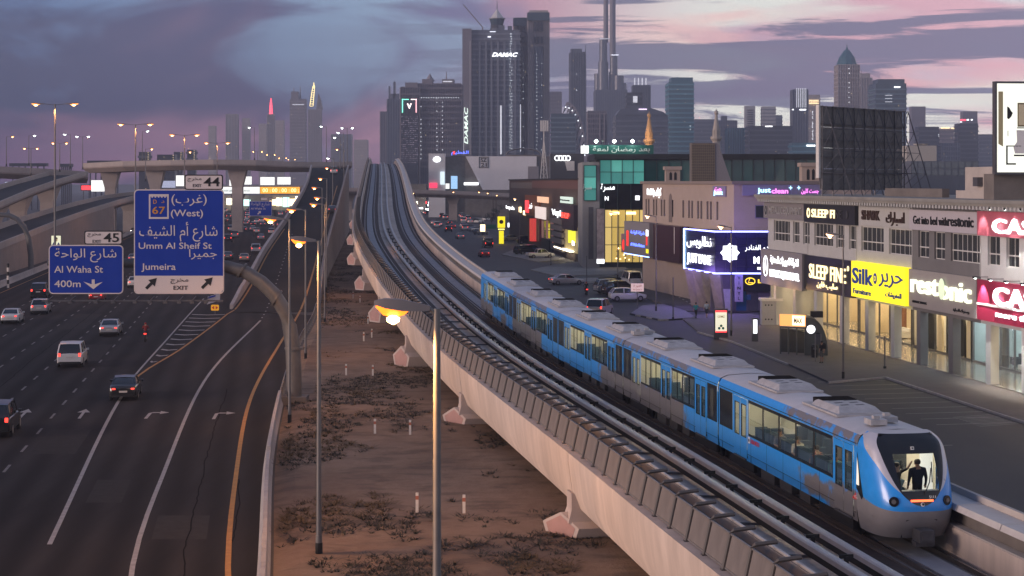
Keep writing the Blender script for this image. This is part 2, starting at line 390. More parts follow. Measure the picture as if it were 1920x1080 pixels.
mk = MB(); D0 = 63.4
for k in range(5):
 f = laneX(-12.4 - 3.66 * k); d = 60 + 1.3 * k
 while d < 330:
  line(mk, f, .15, .012, d, d + 2.3, 3); d += 6.54
struct('lane_dash_markings', mk, M['road_faint'])
mk = MB()
edge = spline([(40, -13.3), (68.8, -18.1), (112, -25.2), (122, -26.6)])
line(mk, edge, .2, .012, 69, 119)
split = spline([(40, -8.6), (63.5, -13.75), (87, -17.15), (129, -22.3), (181.6, -25.9)])
line(mk, split, .2, .012, 45, 181)
for i in range(26): d = 184 + i * 4.2; line(mk, lambda q: split(min(q, 181)) - (.095 * max(0, q - 181)), .16, lambda q: rampZ(q) + .02, d, d + .9, 1)
goreL = spline([(118, -26.2), (126, -27.3), (160, -31.3), (190, -34.8), (240, -40.5)])
line(mk, goreL, .16, .012, 119, 215)
for i in range(14):                                            # chevron hatching of the gore
 d = 124 + i * 4.95; a, c = goreL(d) + .2, rampL(d) - .3
 if c - a < .3: continue
 m = (a + c) / 2
 mk.add([(a, d + .5, .012), (m, d - .3, .012), (c, d + .35, .012), (c, d + 1.1, .012), (m, d + .45, .012), (a, d + 1.25, .012)], [(0, 1, 4, 5), (1, 2, 3, 4)])
struct('solid_white_markings', mk, M['road_white'])
mk = MB()
yel = spline([(40, -6.0), (63.5, -10.25), (84, -13.2), (115, -17.1), (154.6, -20.4), (178, -22.1), (223, -25.6), (313, -33.0), (411, -41.0), (500, -48.2)])
line(mk, yel, .22, lambda d: rampZ(d) + .02, 45, 420)
line(mk, lambda d: rampL(d) + (.35 if d > 190 else .0), .2, lambda d: rampZ(d) + .02, 119, 300)
line(mk, laneX(-32.9), .15, .012, 60, 500)
struct('yellow_edge_markings', mk, M['road_yellow'])
mk = MB()
for px, py in ((45, 776), (155, 776)):                          # straight-on arrows
 c = G(px, py); s = -.145
 def q(u, v): return (c.x + u + s * v, c.y + v, .014)
 mk.add([q(-.09, -2.2), q(.09, -2.2), q(.09, .6), q(.4, .6), q(0, 2.2), q(-.4, .6), q(-.09, .6)], [(0, 1, 2, 6), (5, 6, 2, 3, 4)])
for px, py in ((293, 777), (418, 778)):                          # right-turn arrows
 c = G(px, py)
 def q(u, v): return (c.x + u - .14 * v, c.y + v, .014)
 mk.add([q(-.62, -2.0), q(-.42, -2.0), q(-.3, .5), q(-.5, .5), q(.2, .95), q(.2, .62), q(.2, .1), q(.75, .8), q(.2, 1.5), q(-.2, .98), q(-.18, .6)],
           [(0, 1, 2, 3), (3, 2, 10, 9), (9, 10, 5, 4), (6, 7, 8)])
struct('arrow_markings', mk, M['road_white'])
mk = MB(); rc = random.Random(5)
for x0, a, c in ((lambda d: rampR(d) - 1.3, 45, 84), (lambda d: split(d) + 1.9, 52, 120), (laneX(-17.9), 80, 240)):   # tar filled cracks and seams
 d = a; w0 = 0
 while d < c: w1 = w0 * .8 + rc.uniform(-.05, .05); mk.add([(x0(d) + w0, d, .0105), (x0(d) + w0 + .06, d, .0105), (x0(d + .8) + w1 + .06, d + .8, .0105), (x0(d + .8) + w1, d + .8, .0105)], [(0, 1, 2, 3)]); w0 = w1; d += .8
struct('tar_seams', mk, mat('tar', (.012, .011, .011), .95, spec=.03))
mk = MB()
for x0, d, w_, l_ in ((-11.9, 92, 2.4, 9), (-15.4, 140, 2.8, 14), (-7.6, 78, 1.6, 6), (-19.3, 170, 2.6, 20), (-4.2, 70, 2.2, 5), (-23, 120, 2.5, 12)): f = laneX(x0); mk.add([(f(d), d, .0095), (f(d) + w_, d, .0095), (f(d + l_) + w_, d + l_, .0095), (f(d + l_), d + l_, .0095)], [(0, 1, 2, 3)])
struct('road_patches', mk, mat('patch_asphalt', (.037, .033, .032), .9, 0, .25, 2, spec=.1))

# ---------------------------------------------------------------- sandy strip under the viaduct, with dry grass
vcx = spline([(30, 13.9), (40, 12.3), (56, 9.68), (73, 7.0), (90, 4.19), (107, 1.35), (124, -1.4), (141, -3.95), (189, -10.5), (238, -16.4), (290, -20.9), (352, -25.5),
              (450, -32.8), (560, -41.2), (650, -47.8), (800, -58)])
vcz = spline([(30, 2.95), (56, 2.95), (73, 2.98), (90, 3.0), (107, 3.1), (124, 3.38), (141, 3.78), (189, 5.2), (238, 7.2), (290, 9.7), (352, 12.9), (420, 16.1),
              (482, 18.4), (540, 20.1), (580, 20.75), (650, 20.4), (750, 18.0), (800, 16.5)])
def sandz(x, d):
 return .22 + .10 * mnoise.noise((x * .23, d * .13, 1.7)) + .05 * mnoise.noise((x * .9, d * .5, 4.1))
b = MB(); secs = []
d = 36.0
while d < 620:
 a, c = rampR(d) + .35, vcx(d) + 6.4; row = []
 for i in range(25):
  x = a + (c - a) * i / 24; row.append((x, d, sandz(x, d) if 0 < i < 24 else .02))
 secs.append(row); d += 1.2 if d < 150 else 4
b.loft(secs, closed=False)
sand = bpy.data.materials.new('sand'); sand.use_nodes = True; n = sand.node_tree; bs = n.nodes['Principled BSDF']; bs.inputs['Roughness'].default_value = .95
t = n.nodes.new('ShaderNodeTexCoord')
def nz(scale, det, st=(1, 1, 1)):
 mp = n.nodes.new('ShaderNodeMapping'); mp.inputs['Scale'].default_value = st; n.links.new(t.outputs['Object'], mp.inputs[0])
 q = n.nodes.new('ShaderNodeTexNoise'); q.inputs['Scale'].default_value = scale; q.inputs['Detail'].default_value = det; q.inputs['Roughness'].default_value = .6
 n.links.new(mp.outputs[0], q.inputs['Vector']); return q.outputs['Fac']
def cr(f, stops):
 q = n.nodes.new('ShaderNodeValToRGB'); e = q.color_ramp.elements
 for i, (p, c) in enumerate(stops): e[i].position = p; e[i].color = (*c, 1)
 n.links.new(f, q.inputs[0]); return q.outputs[0]
c1 = cr(nz(1.6, 8), [(.3, (.145, .088, .060)), (.7, (.215, .155, .112))]); c2 = cr(nz(.16, 5, (1, .55, 1)), [(.40, (.115, .070, .045)), (.60, (.235, .17, .125))])
mx = n.nodes.new('ShaderNodeMix'); mx.data_type = 'RGBA'; mx.inputs[0].default_value = .5; n.links.new(c1, mx.inputs[6]); n.links.new(c2, mx.inputs[7])
v = n.nodes.new('ShaderNodeMix'); v.data_type = 'RGBA'; f_ = cr(nz(.55, 7, (.75, 1.3, 1)), [(.50, (0, 0, 0)), (.60, (.5, .5, .5))])
n.links.new(f_, v.inputs[0]); n.links.new(mx.outputs[2], v.inputs[6]); v.inputs[7].default_value = (.062, .042, .030, 1); n.links.new(v.outputs[2], bs.inputs['Base Color'])
bp = n.nodes.new('ShaderNodeBump'); bp.inputs['Strength'].default_value = .6; bp.inputs['Distance'].default_value = .08; n.links.new(nz(5, 8), bp.inputs['Height']); n.links.new(bp.outputs[0], bs.inputs['Normal'])
struct('sand_strip', b, sand)

gr = [MB(), MB()]; rg = random.Random(3)
def tuft(mb, x, y, z, h, r, nb):
 for _ in range(nb):
  a = rg.uniform(0, 6.283); l = rg.uniform(.25, 1.0) * r; hh = h * rg.uniform(.5, 1.0); b2 = a + rg.uniform(-.5, .5)
  px, py = x + math.cos(a) * l * .4, y + math.sin(a) * l * .4; wv = .02 + .03 * rg.random()
  tx, ty = px + math.cos(b2) * l, py + math.sin(b2) * l
  mb.add([(px - wv * math.sin(b2), py + wv * math.cos(b2), z), (px + wv * math.sin(b2), py - wv * math.cos(b2), z), (tx, ty, z + hh)], [(0, 1, 2)])
cnt = 0; tries = 0
while cnt < 15000 and tries < 150000:
 tries += 1
 d = 46 + (rg.random() ** 1.7) * 270; a, c = rampR(d) + .6, vcx(d) + 6; x = rg.uniform(a, c)
 dens = mnoise.noise((x * .16, d * .085, 9.3)) + .55 * mnoise.noise((x * .55, d * .30, 2.2)) + .3 * mnoise.noise((x * 1.6, d * .8, 5.5))
 if x < a + 3.2: dens += .22
 if x > c - 9: dens += .12
 if dens < .12 + rg.random() * .22: continue
 k = 0 if mnoise.noise((x * .12, d * .1, 20.0)) < .12 else 1
 tuft(gr[k], x, d, sandz(x, d) - .02, rg.uniform(.05, .20), rg.uniform(.20, .62), 10 if d < 150 else 6); cnt += 1
for k, col, lab in ((0, (.040, .036, .028), 'dark'), (1, (.085, .058, .030), 'straw')):
 o = part('dry_grass', gr[k], mat('grass_' + lab, col, .9, 0, .4, 1.5), kind='stuff', recalc=False)

# ---------------------------------------------------------------- the haze of the evening air
hz = MB(); hz.box(-900, 900, -40, 2520, -1.0, 330)
hm = bpy.data.materials.new('haze'); hm.use_nodes = True; n = hm.node_tree; n.nodes.clear()
pv = n.nodes.new('ShaderNodeVolumePrincipled'); pv.inputs['Density'].default_value = .00024; pv.inputs['Color'].default_value = (.58, .65, .84, 1)
mo = n.nodes.new('ShaderNodeOutputMaterial'); n.links.new(pv.outputs[0], mo.inputs['Volume'])
part('haze', hz, hm, kind='stuff')
# ---------------------------------------------------------------- the elevated railway
def vfr(d):
 c = Vector((vcx(d), d, vcz(d))); t = Vector((vcx(d + .5) - vcx(d - .5), 1.0, 0)).normalized(); return c, t, Vector((t.y, -t.x, 0))
def VP(d, u, z): c, t, nn = vfr(d); return Vector((c.x + nn.x * u, c.y + nn.y * u, c.z + z))
def vrz(d): c, t, nn = vfr(d); return math.atan2(-t.x, t.y)
def vsweep(mb, sec, d0, d1, step, closed=True, mi=0):
 n = max(1, int(round((d1 - d0) / step))); return mb.loft([[VP(d0 + (d1 - d0) * i / n, u, z) for u, z in sec] for i in range(n + 1)], closed=closed, mi=mi)
via = emp('metro_viaduct', 'long pale concrete railway viaduct curving from the lower right up to the skyline', 'viaduct', (vcx(60), 60, 0))
VM = mat('girder_concrete', (.54, .45, .39), .75, 0, .17, 1.3, .1, 14, .3, (1, 1, .18), var2=.2)
GIRD = [(-5.15, .45), (-5.15, .12), (-4.98, -1.1), (-4.72, -1.75), (-4.2, -1.95), (4.2, -1.95), (4.72, -1.75), (4.98, -1.1), (5.15, .12), (5.15, .45), (3.95, .45), (3.95, -.55), (-3.85, -.55), (-3.85, .45)]
joints = [39 + 32 * i for i in range(24)]
for i in range(len(joints) - 1):
 m = MB(); vsweep(m, GIRD, joints[i] + .05, joints[i + 1] - .05, 4 if i < 8 else 8)
 part('girder_span', m, VM, via, world=True, smooth=35)
DE = 770.0
def sweep_part(name, sec, m, d0=40.0, d1=DE, step=4.0, **k):
 mb = MB(); vsweep(mb, sec, d0, min(d1, 240), step)
 if d1 > 240: vsweep(mb, sec, 240, d1, 8)
 return part(name, mb, m, via, world=True, **k)
def rect(u0, u1, z0, z1): return [(u0, z0), (u1, z0), (u1, z1), (u0, z1)]
for tr in (-2.55, 2.80):
 sweep_part('track_bed', rect(tr - 1.35, tr + 1.35, -.548, -.50), M['rust'])
 sweep_part('track_slab', rect(tr - .42, tr + .42, -.50, -.36), M['concrete_blue'])
 for s in (-1, 1):
  sweep_part('rail_plinth', rect(tr + s * .72 - .17, tr + s * .72 + .17, -.50, -.44), M['concrete_dark'])
  sweep_part('running_rail', rect(tr + s * .72 - .036, tr + s * .72 + .036, -.44, -.29), M['rail'])
 sweep_part('side_beam', rect(tr - 1.62 if tr < 0 else tr + 1.3, tr - 1.34 if tr < 0 else tr + 1.58, -.50, -.12), M['concrete'])
for u in (-.55, .45):
 sweep_part('conductor_rail_cover', [(u - .15, -.16), (u + .15, -.16), (u + .15, -.01), (u + .10, .03), (u - .10, .03), (u - .15, -.01)], M['third'])
 sweep_part('conductor_rail_web', rect(u - .05, u + .05, -.42, -.16), M['black'])
# insulators of the conductor rails, every few metres
mi = MB(); mi.box(-.05, .05, -.08, .08, -.5, -.04); mi.box(-.22, .22, -.03, .03, -.10, .02); iso = mi.mesh('insulator', M['black'])
d = 44.0
while d < 250:
 o = inst('insulator', iso, via); p = VP(d, -.05, 0); o.location = p - via.location; o.rotation_euler = (0, 0, vrz(d)); d += 3.05 if d < 150 else 6.1
mi = MB(); mi.box(-.9, .9, -.05, .05, -.52, -.44); brk = mi.mesh('cross_bracket', M['steel_dark'])
d = 45.0
while d < 150:
 o = inst('cross_bracket', brk, via); p = VP(d, -.9, 0); o.location = p - via.location; o.rotation_euler = (0, 0, vrz(d) - .3); d += 5.2
# left-hand cable trough: posts, steel panels, cable tray, rail
sweep_part('trough_floor', rect(-4.62, -3.86, .452, .56), M['concrete_dark'])
sweep_part('trough_inner_wall', rect(-3.98, -3.86, .56, 1.34), M['concrete'])
sweep_part('hand_rail', rect(-3.96, -3.89, 1.36, 1.43), M['third'])
sweep_part('cable_tray', rect(-4.40, -4.06, .56, .98), M['cable'])
mi = MB(); NB = 8
for i in range(NB):                                                  # bundled cables rise and dip along one bay
 y0 = -.95 + 1.9 * i / NB; mi.add([(-.15, y0, .98), (.15, y0, .98), (.15, y0 + .22, .98), (-.15, y0 + .22, .98), (-.08, y0 + .11, 1.14), (.08, y0 + .11, 1.14)], [(0, 1, 5, 4), (2, 3, 4, 5), (0, 4, 3), (1, 2, 5)])
cab = mi.mesh('cable_bundle', M['cable'])
mi = MB(); mi.tube([(-.42, 0, 0), (-.20, 0, 1.0), (-.12, 0, 1.10), (.50, 0, 1.16)], .065, 6); mi.box(-.50, -.28, -.10, .10, 0, .03)
post = mi.mesh('trough_post', mat('post_steel', (.085, .08, .08), .6, .3))
mi = MB(); a0, a1 = Vector((-.385, 0, .10)), Vector((-.185, 0, .98)); mi.add([(a0.x, -.93, a0.z), (a0.x, .93, a0.z), (a1.x, .93, a1.z), (a1.x, -.93, a1.z), (a0.x + .03, -.93, a0.z), (a0.x + .03, .93, a0.z), (a1.x + .03, .93, a1.z), (a1.x + .03, -.93, a1.z)],
                                                                   [(0, 1, 2, 3), (7, 6, 5, 4), (0, 4, 5, 1), (3, 2, 6, 7), (1, 5, 6, 2), (0, 3, 7, 4)])
pan = mi.mesh('trough_panel', M['panel'])
mi = MB(); mi.beam((-.38, -.95, .07), (-.38, .95, .07), .035, .05); mi.beam((-.20, -.95, 1.0), (-.20, .95, 1.0), .05, .05); prl = mi.mesh('panel_rail', M['steel'])
far_p, far_q = MB(), MB(); d = 42.0; k = 0
while d < 560:
 p = VP(d, -4.44, .45)
 if d < 300:
  rz = vrz(d); c, t, nn = vfr(d)
  for nm, me, off in (('trough_post', post, 0), ('trough_panel', pan, .98), ('panel_rail', prl, .98), ('cable_bundle', cab, .98)):
   if d > 170 and nm == 'cable_bundle': continue
   q = VP(d + off * t.y, -4.44 if nm != 'cable_bundle' else -4.22, (.45 if nm != 'cable_bundle' else .0))
   o = inst(nm, me, via); o.location = q - via.location; o.rotation_euler = (math.atan2(vcz(d + 1) - vcz(d - 1), 2) * t.y, 0, rz)
 else:
  far_p.beam(VP(d, -4.84, .45), VP(d, -4.62, 1.47), .08, .08); far_p.beam(VP(d, -4.62, 1.47), VP(d, -4.08, 1.69), .08, .08)
  far_q.quad(VP(d + .05, -4.82, .55), VP(d + 1.9, -4.82, .55), VP(d + 1.9, -4.62, 1.43), VP(d + .05, -4.62, 1.43))
 d += 1.96
part('far_trough_posts', far_p, M['steel'], via, kind='stuff', world=True); part('far_trough_panels', far_q, M['panel'], via, kind='stuff', world=True)
# right-hand side: walkway, white trough covers, outer wall
sweep_part('walkway', rect(3.97, 4.30, .452, .50), M['concrete'])
sweep_part('cover_support', rect(4.32, 4.86, .452, .92), M['concrete_dark'])
mi = 0; d = 42.0; wh = MB()
while d < 560:                                                       # precast covers, one by one
 L = 3.1
 m = MB(); vsweep(m, [(3.98, .98), (4.90, .98), (4.90, 1.16), (4.06, 1.16)], d, d + L - .06, 1.6)
 if d < 300: part('trough_cover', m, M['third'], via, world=True)
 else: vsweep(wh, [(3.98, .98), (4.90, .98), (4.90, 1.16), (4.06, 1.16)], d, d + L - .06, 3)
 d += L
part('far_trough_covers', wh, M['third'], via, kind='stuff', world=True)
sweep_part('outer_wall', [(4.92, .452), (5.13, .452), (5.13, 1.30), (5.05, 1.36), (4.92, 1.36)], M['concrete'])
# hammerhead piers
PC = mat('pier_concrete', (.46, .39, .36), .8, 0, .1, .8, .1, 10, var2=.15)
PINK = mat('pier_inset', (.38, .23, .21), .75, 0, .12, 1.5)
for i, d in enumerate(joints[1:17]):
 c, t, nn = vfr(d); zr = c.z; zb = max(.0, zr - 3.5); zt = zr - 1.96
 pr = emp('viaduct_pier', 'PIER', 'pier', (c.x, c.y, 0), vrz(d), 'hammerhead piers carrying the railway viaduct')
 if zb > .25:
  m = MB(); m.loft([[(x * s, y * s2, z) for x, y in ((-1.2, -.9), (1.2, -.9), (1.2, .9), (-1.2, .9))] for s, s2, z in ((1, 1, 0), (1, 1, zb * .6), (1.25, .95, zb + .1))]); part('pier_shaft', m, PC, pr)
 hh = zt - zb; pent = [(-.75, zb), (.75, zb), (.98, zb + hh * .55), (0, zb + hh * 1.05), (-.98, zb + hh * .55)]
 hw = 6.0; sk = lambda y: hw - .55 + .55 * y / .98                 # the ends are cut on the skew, facing partly along the track
 m = MB(); m.loft([[(s * (sk(y) if s < 0 else sk(y)), y, z) for y, z in pent] for s in (-1, 1)]); part('cross_head', m, PC, pr)
 for s in (-1, 1):
  f = MB(); ins = [(y * .80, zb + .42 * hh + (z - zb - .42 * hh) * .80) for y, z in pent]; f.prism([(s * (sk(y) + .012), y, z) for y, z in ins], (-s * .01, 0, 0)); part('pink_inset', f, PINK, pr)
  f = MB(); f.loft([[(s * x0, -y, z), (s * x1, -y, z), (s * x1, y, z), (s * x0, y, z)] for x0, x1, y, z in ((2.6, 5.25, .60, zb + hh * .7), (3.3, 5.10, .50, zt + .2), (3.4, 5.10, .48, zt + .85))]); part('bearing_block', f, PC, pr)
# ---------------------------------------------------------------- people
SKINS = [mat('skin_tan', (.30, .17, .11), .55), mat('skin_pale', (.42, .28, .21), .55)]
HAIR = mat('dark_hair', (.018, .014, .012), .7)
def cloth(n, c): return mat('cloth_' + n, c, .85, 0, .12, 9)
_pm = {}
def person_mesh(key, J, rad, grp, mats):
 """one continuous skinned body: J joints, rad radii, grp which cloth each joint wears"""
 if key in _pm: return _pm[key]
 names = list(J); E = [('pelvis', 'waist'), ('waist', 'chest'), ('chest', 'neck'), ('neck', 'head'), ('head', 'crown')]
 for s in 'lr':
  E += [('chest', 'sh' + s), ('sh' + s, 'el' + s), ('el' + s, 'wr' + s), ('wr' + s, 'fi' + s), ('pelvis', 'hip' + s), ('hip' + s, 'kn' + s), ('kn' + s, 'an' + s), ('an' + s, 'toe' + s)]
  for q in ('fa', 'fb', 'th'):
   if q + s in J: E.append(('wr' + s, q + s))
 me = bpy.data.meshes.new('body'); me.from_pydata([J[k] for k in names], [(names.index(a), names.index(b)) for a, b in E], [])
 o = bpy.data.objects.new('body', me); COL.objects.link(o); o.modifiers.new('s', 'SKIN')
 for i, k in enumerate(names):
  r = rad[k]; v = me.skin_vertices[0].data[i]; v.radius = r if isinstance(r, tuple) else (r, r); v.use_root = (k == 'pelvis')
 o.modifiers.new('u', 'SUBSURF').levels = 2; o.modifiers['u'].render_levels = 2
 dg = bpy.context.evaluated_depsgraph_get(); m2 = bpy.data.meshes.new_from_object(o.evaluated_get(dg)); bpy.data.objects.remove(o)
 m2.materials.clear()
 for m in mats: m2.materials.append(m)
 segs = [(Vector(J[a]), Vector(J[b]), b) for a, b in E]
 for p in m2.polygons:
  c = p.center; best, bd = 0, 9e9
  for a, b, k in segs:
   ab = b - a; t = max(0, min(1, (c - a).dot(ab) / max(ab.dot(ab), 1e-9))); dd = (a + ab * t - c).length
   if dd < bd: bd = dd; best = grp[k]
  p.material_index = best; p.use_smooth = True
 _pm[key] = m2; return m2
def pose(kind='walk', h=1.74, female=False):
 k = h / 1.74; sw = .19 if not female else .165
 J = dict(pelvis=(0, 0, .95), waist=(0, 0, 1.10), chest=(0, .01, 1.38), neck=(0, .01, 1.50), head=(0, -.015, 1.60), crown=(0, -.005, 1.68))
 for s, sg in (('l', -1), ('r', 1)):
  st = {'walk': .24 * sg, 'stand': 0, 'sit': 0, 'ride': 0, 'hold': 0}[kind]
  J['hip' + s] = (sg * .095, 0, .90)
  if kind in ('walk', 'stand', 'hold'):
   J['kn' + s] = (sg * .10, -st * .55 - .03, .50); J['an' + s] = (sg * .10, -st + (.06 if st < 0 else 0), .09 + (.05 if st < 0 else 0)); J['toe' + s] = (sg * .12, -st - .15, .04)
  else:
   J['kn' + s] = (sg * .14, -.42, .92 if kind == 'sit' else .80); J['an' + s] = (sg * .15, -.40 if kind == 'sit' else -.22, .50 if kind == 'sit' else .40); J['toe' + s] = (sg * .16, -.55 if kind == 'sit' else -.38, .45 if kind == 'sit' else .36)
  J['sh' + s] = (sg * sw, .01, 1.41)
  if kind == 'hold' and s == 'r': J['el' + s] = (sg * .33, -.16, 1.52); J['wr' + s] = (sg * .34, -.30, 1.72); J['fi' + s] = (sg * .33, -.36, 1.80)
  elif kind == 'ride': J['el' + s] = (sg * .28, -.20, 1.20); J['wr' + s] = (sg * .30, -.42, 1.12); J['fi' + s] = (sg * .29, -.50, 1.12)
  elif kind == 'sit': J['el' + s] = (sg * .24, -.05, 1.14); J['wr' + s] = (sg * .16, -.24, 1.04); J['fi' + s] = (sg * .13, -.32, 1.02)
  else:
   a = .18 * sg if kind == 'walk' else 0
   J['el' + s] = (sg * (sw + .05), .03 + a * .5, 1.13); J['wr' + s] = (sg * (sw + .06), -.03 + a, .90); J['fi' + s] = (sg * (sw + .06), -.05 + a, .80)
  wx, wy, wz = J['wr' + s]; fx, fy, fz = J['fi' + s]
  J['fa' + s] = (fx + sg * .022, fy + .012, fz + .006); J['fb' + s] = (fx - sg * .022, fy - .006, fz + .004); J['th' + s] = (wx * .6 + fx * .4 - sg * .04, wy * .6 + fy * .4 - .03, wz * .6 + fz * .4)
 J = {a: tuple(c * k for c in p) for a, p in J.items()}
 rad = dict(pelvis=(.155, .11), waist=(.135, .095), chest=(.165, .11), neck=(.055, .055), head=(.078, .095), crown=(.055, .07))
 for s in 'lr':
  rad.update({'hip' + s: .09, 'kn' + s: .06, 'an' + s: .042, 'toe' + s: (.04, .03), 'sh' + s: .062, 'el' + s: .043, 'wr' + s: .030, 'fi' + s: .010, 'fa' + s: .010, 'fb' + s: .010, 'th' + s: .011})
 return J, rad
def clothes(long_sleeve=False, shorts=False, skirt=False):
 g = dict(pelvis=2, waist=1, chest=1, neck=0, head=0, crown=0)
 for s in 'lr': g.update({'hip' + s: 2, 'kn' + s: 2, 'an' + s: 0 if shorts else 2, 'toe' + s: 3, 'sh' + s: 1, 'el' + s: 1, 'wr' + s: 1 if long_sleeve else 0, 'fi' + s: 0, 'fa' + s: 0, 'fb' + s: 0, 'th' + s: 0})
 return g
def person(label, loc, rz, kind, shirt, legs, skin=0, long_sleeve=False, shorts=False, h=1.74, group=None, helmet=None, bulk=1.0):
 J, rad = pose(kind, h)
 if bulk != 1: rad = {q: ((v[0] * bulk, v[1] * bulk) if isinstance(v, tuple) else v * bulk) if q[:2] in ('pe', 'wa', 'ch', 'sh', 'el') else v for q, v in rad.items()}; J = {q: (x * bulk if q[:2] in ('sh', 'el', 'wr', 'fi', 'fa', 'fb', 'th') else x, y, z) for q, (x, y, z) in J.items()}
 m = person_mesh((kind, shirt.name, legs.name, skin, long_sleeve, shorts, h, bulk), J, rad, clothes(long_sleeve, shorts), [SKINS[skin], shirt, legs, M['black']])
 o = bpy.data.objects.new('person', m); COL.objects.link(o); o.location = loc; o.rotation_euler = (0, 0, rz); tag(o, label, 'person', group)
 hc = Vector(J['head']); k = h / 1.74
 hb = MB(); hb.lathe([(.088 * k, -.01), (.102 * k, .04), (.098 * k, .09), (.07 * k, .125), (.02 * k, .14)], (hc.x, hc.y + .022, hc.z), 10)
 part('helmet' if helmet else 'hair', hb, helmet or HAIR, o, smooth=60)
 fc = MB(); fc.prism([(-.014, hc.y - .094, hc.z - .012), (.014, hc.y - .094, hc.z - .012), (0, hc.y - .125, hc.z - .012)], (0, .01, .05)); part('nose', fc, SKINS[skin], o)
 for s in (-1, 1):
  e = MB(); e.obox((s * .036, hc.y - .100, hc.z + .035), (.026, .012, .012)); part('eye', e, M['black'], o)
  e = MB(); e.obox((s * .092, hc.y + .01, hc.z), (.02, .04, .055)); part('ear', e, SKINS[skin], o)
 e = MB(); e.obox((0, hc.y - .095, hc.z - .045), (.05, .012, .010)); part('mouth', e, mat('lips', (.22, .08, .07), .5), o)
 return o

# ---------------------------------------------------------------- vehicles (front towards +Y in their own frame, rear at y = 0)
def paint(n, c, metal=.0): return mat('paint_' + n, c, .28, metal, .0, spec=.5, coat=.7)
PAINT = dict(white=paint('white', (.62, .61, .60)), silver=paint('silver', (.42, .42, .43), .5), grey=paint('grey', (.16, .16, .17), .4), black=paint('black', (.012, .012, .013)), red=paint('red', (.30, .02, .02)), blue=paint('blue', (.03, .06, .18)), yellow=paint('yellow', (.50, .34, .03)), beige=paint('beige', (.40, .34, .26)), brown=paint('brown', (.10, .06, .04)))
CGL = mat('car_glass', (.012, .014, .017), .08, 0, spec=.7)
PLATE = mat('number_plate', (.55, .53, .50), .5)
KIND = {
 # body: (y, half width, z bottom, z top)   cabin: (y, base half width, base z, top half width, top z)
 'sedan': dict(L=4.8, W=.91, body=[(0, .74, .42, .82), (.10, .84, .30, .96), (.45, .89, .24, 1.02), (1.2, .91, .22, 1.0), (3.1, .91, .22, .96), (4.0, .89, .24, .86), (4.6, .82, .30, .74), (4.8, .66, .40, .62)],
               cab=[(.55, .78, 1.00, .76, 1.01), (1.25, .84, .99, .64, 1.40), (2.0, .86, .97, .66, 1.45), (2.7, .86, .96, .64, 1.41), (3.6, .80, .92, .78, .93)], wh=(.80, 3.95, .33), tl=(.60, .80, .24, .12), bump=(.30, .52)),
 'suv': dict(L=5.0, W=.98, body=[(0, .86, .46, 1.06), (.08, .93, .36, 1.12), (.5, .97, .30, 1.16), (1.2, .98, .28, 1.15), (3.3, .98, .28, 1.13), (4.2, .96, .30, 1.08), (4.85, .90, .36, .94), (5.0, .78, .46, .80)],
             cab=[(.05, .88, 1.12, .80, 1.14), (.42, .90, 1.13, .76, 1.80), (1.6, .92, 1.13, .80, 1.89), (2.7, .92, 1.12, .78, 1.84), (3.7, .86, 1.09, .84, 1.10)], wh=(.95, 4.0, .39), tl=(.76, 1.02, .20, .30), bump=(.36, .66)),
 'crossover': dict(L=4.4, W=.91, body=[(0, .78, .42, .95), (.08, .86, .32, 1.0), (.5, .90, .26, 1.04), (3.0, .91, .25, 1.0), (3.7, .89, .28, .92), (4.25, .82, .34, .80), (4.4, .68, .44, .66)],
             cab=[(.10, .80, 1.00, .74, 1.02), (.55, .84, 1.02, .66, 1.53), (1.6, .86, 1.0, .70, 1.62), (2.4, .86, .99, .66, 1.55), (3.3, .80, .95, .78, .96)], wh=(.75, 3.6, .34), tl=(.68, .88, .20, .22), bump=(.30, .56)),
 'van': dict(L=5.2, W=.94, body=[(0, .86, .42, 1.15), (.06, .92, .34, 1.2), (.6, .94, .28, 1.2), (4.2, .94, .28, 1.15), (4.9, .90, .34, 1.0), (5.2, .78, .44, .8)],
             cab=[(.03, .90, 1.16, .82, 1.18), (.16, .91, 1.18, .78, 2.02), (1.8, .93, 1.18, .82, 2.1), (3.9, .92, 1.15, .78, 2.05), (4.8, .86, 1.02, .84, 1.03)], wh=(.95, 4.2, .34), tl=(.80, .95, .14, .40), bump=(.34, .56)),
 'pickup': dict(L=5.2, W=.93, body=[(0, .88, .52, 1.04), (.05, .92, .46, 1.08), (1.9, .93, .40, 1.08), (3.3, .93, .36, 1.08), (4.4, .91, .38, 1.05), (5.05, .86, .44, .9), (5.2, .76, .54, .78)],
             cab=[(1.75, .84, 1.07, .82, 1.08), (1.95, .86, 1.07, .74, 1.70), (2.6, .88, 1.07, .76, 1.78), (3.3, .87, 1.07, .74, 1.72), (4.05, .82, 1.05, .80, 1.06)], wh=(1.0, 4.2, .39), tl=(.82, .92, .12, .30), bump=(.46, .62)),
}
def wheel_mesh(r):
 m = MB(); n = 14
 for rad, x0, x1, mi in ((r, -.10, .10, 0), (r * .66, -.108, .108, 1)):
  pr = [(rad * .9, x0), (rad, x0 + .03), (rad, x1 - .03), (rad * .9, x1)]; V, Fc = [], []
  for rr, x in pr:
   for k in range(n): t = 2 * math.pi * k / n; V.append((x, rr * math.cos(t), rr * math.sin(t)))
  for i in range(3):
   for k in range(n): k2 = (k + 1) % n; Fc.append((i * n + k, i * n + k2, (i + 1) * n + k2, (i + 1) * n + k))
  Fc += [tuple(range(n)), tuple(range(3 * n, 4 * n))]; m.add(V, Fc, mi)
 return m.mesh('wheel', [M['rubber'], M['steel']], 40)
_proto = {}
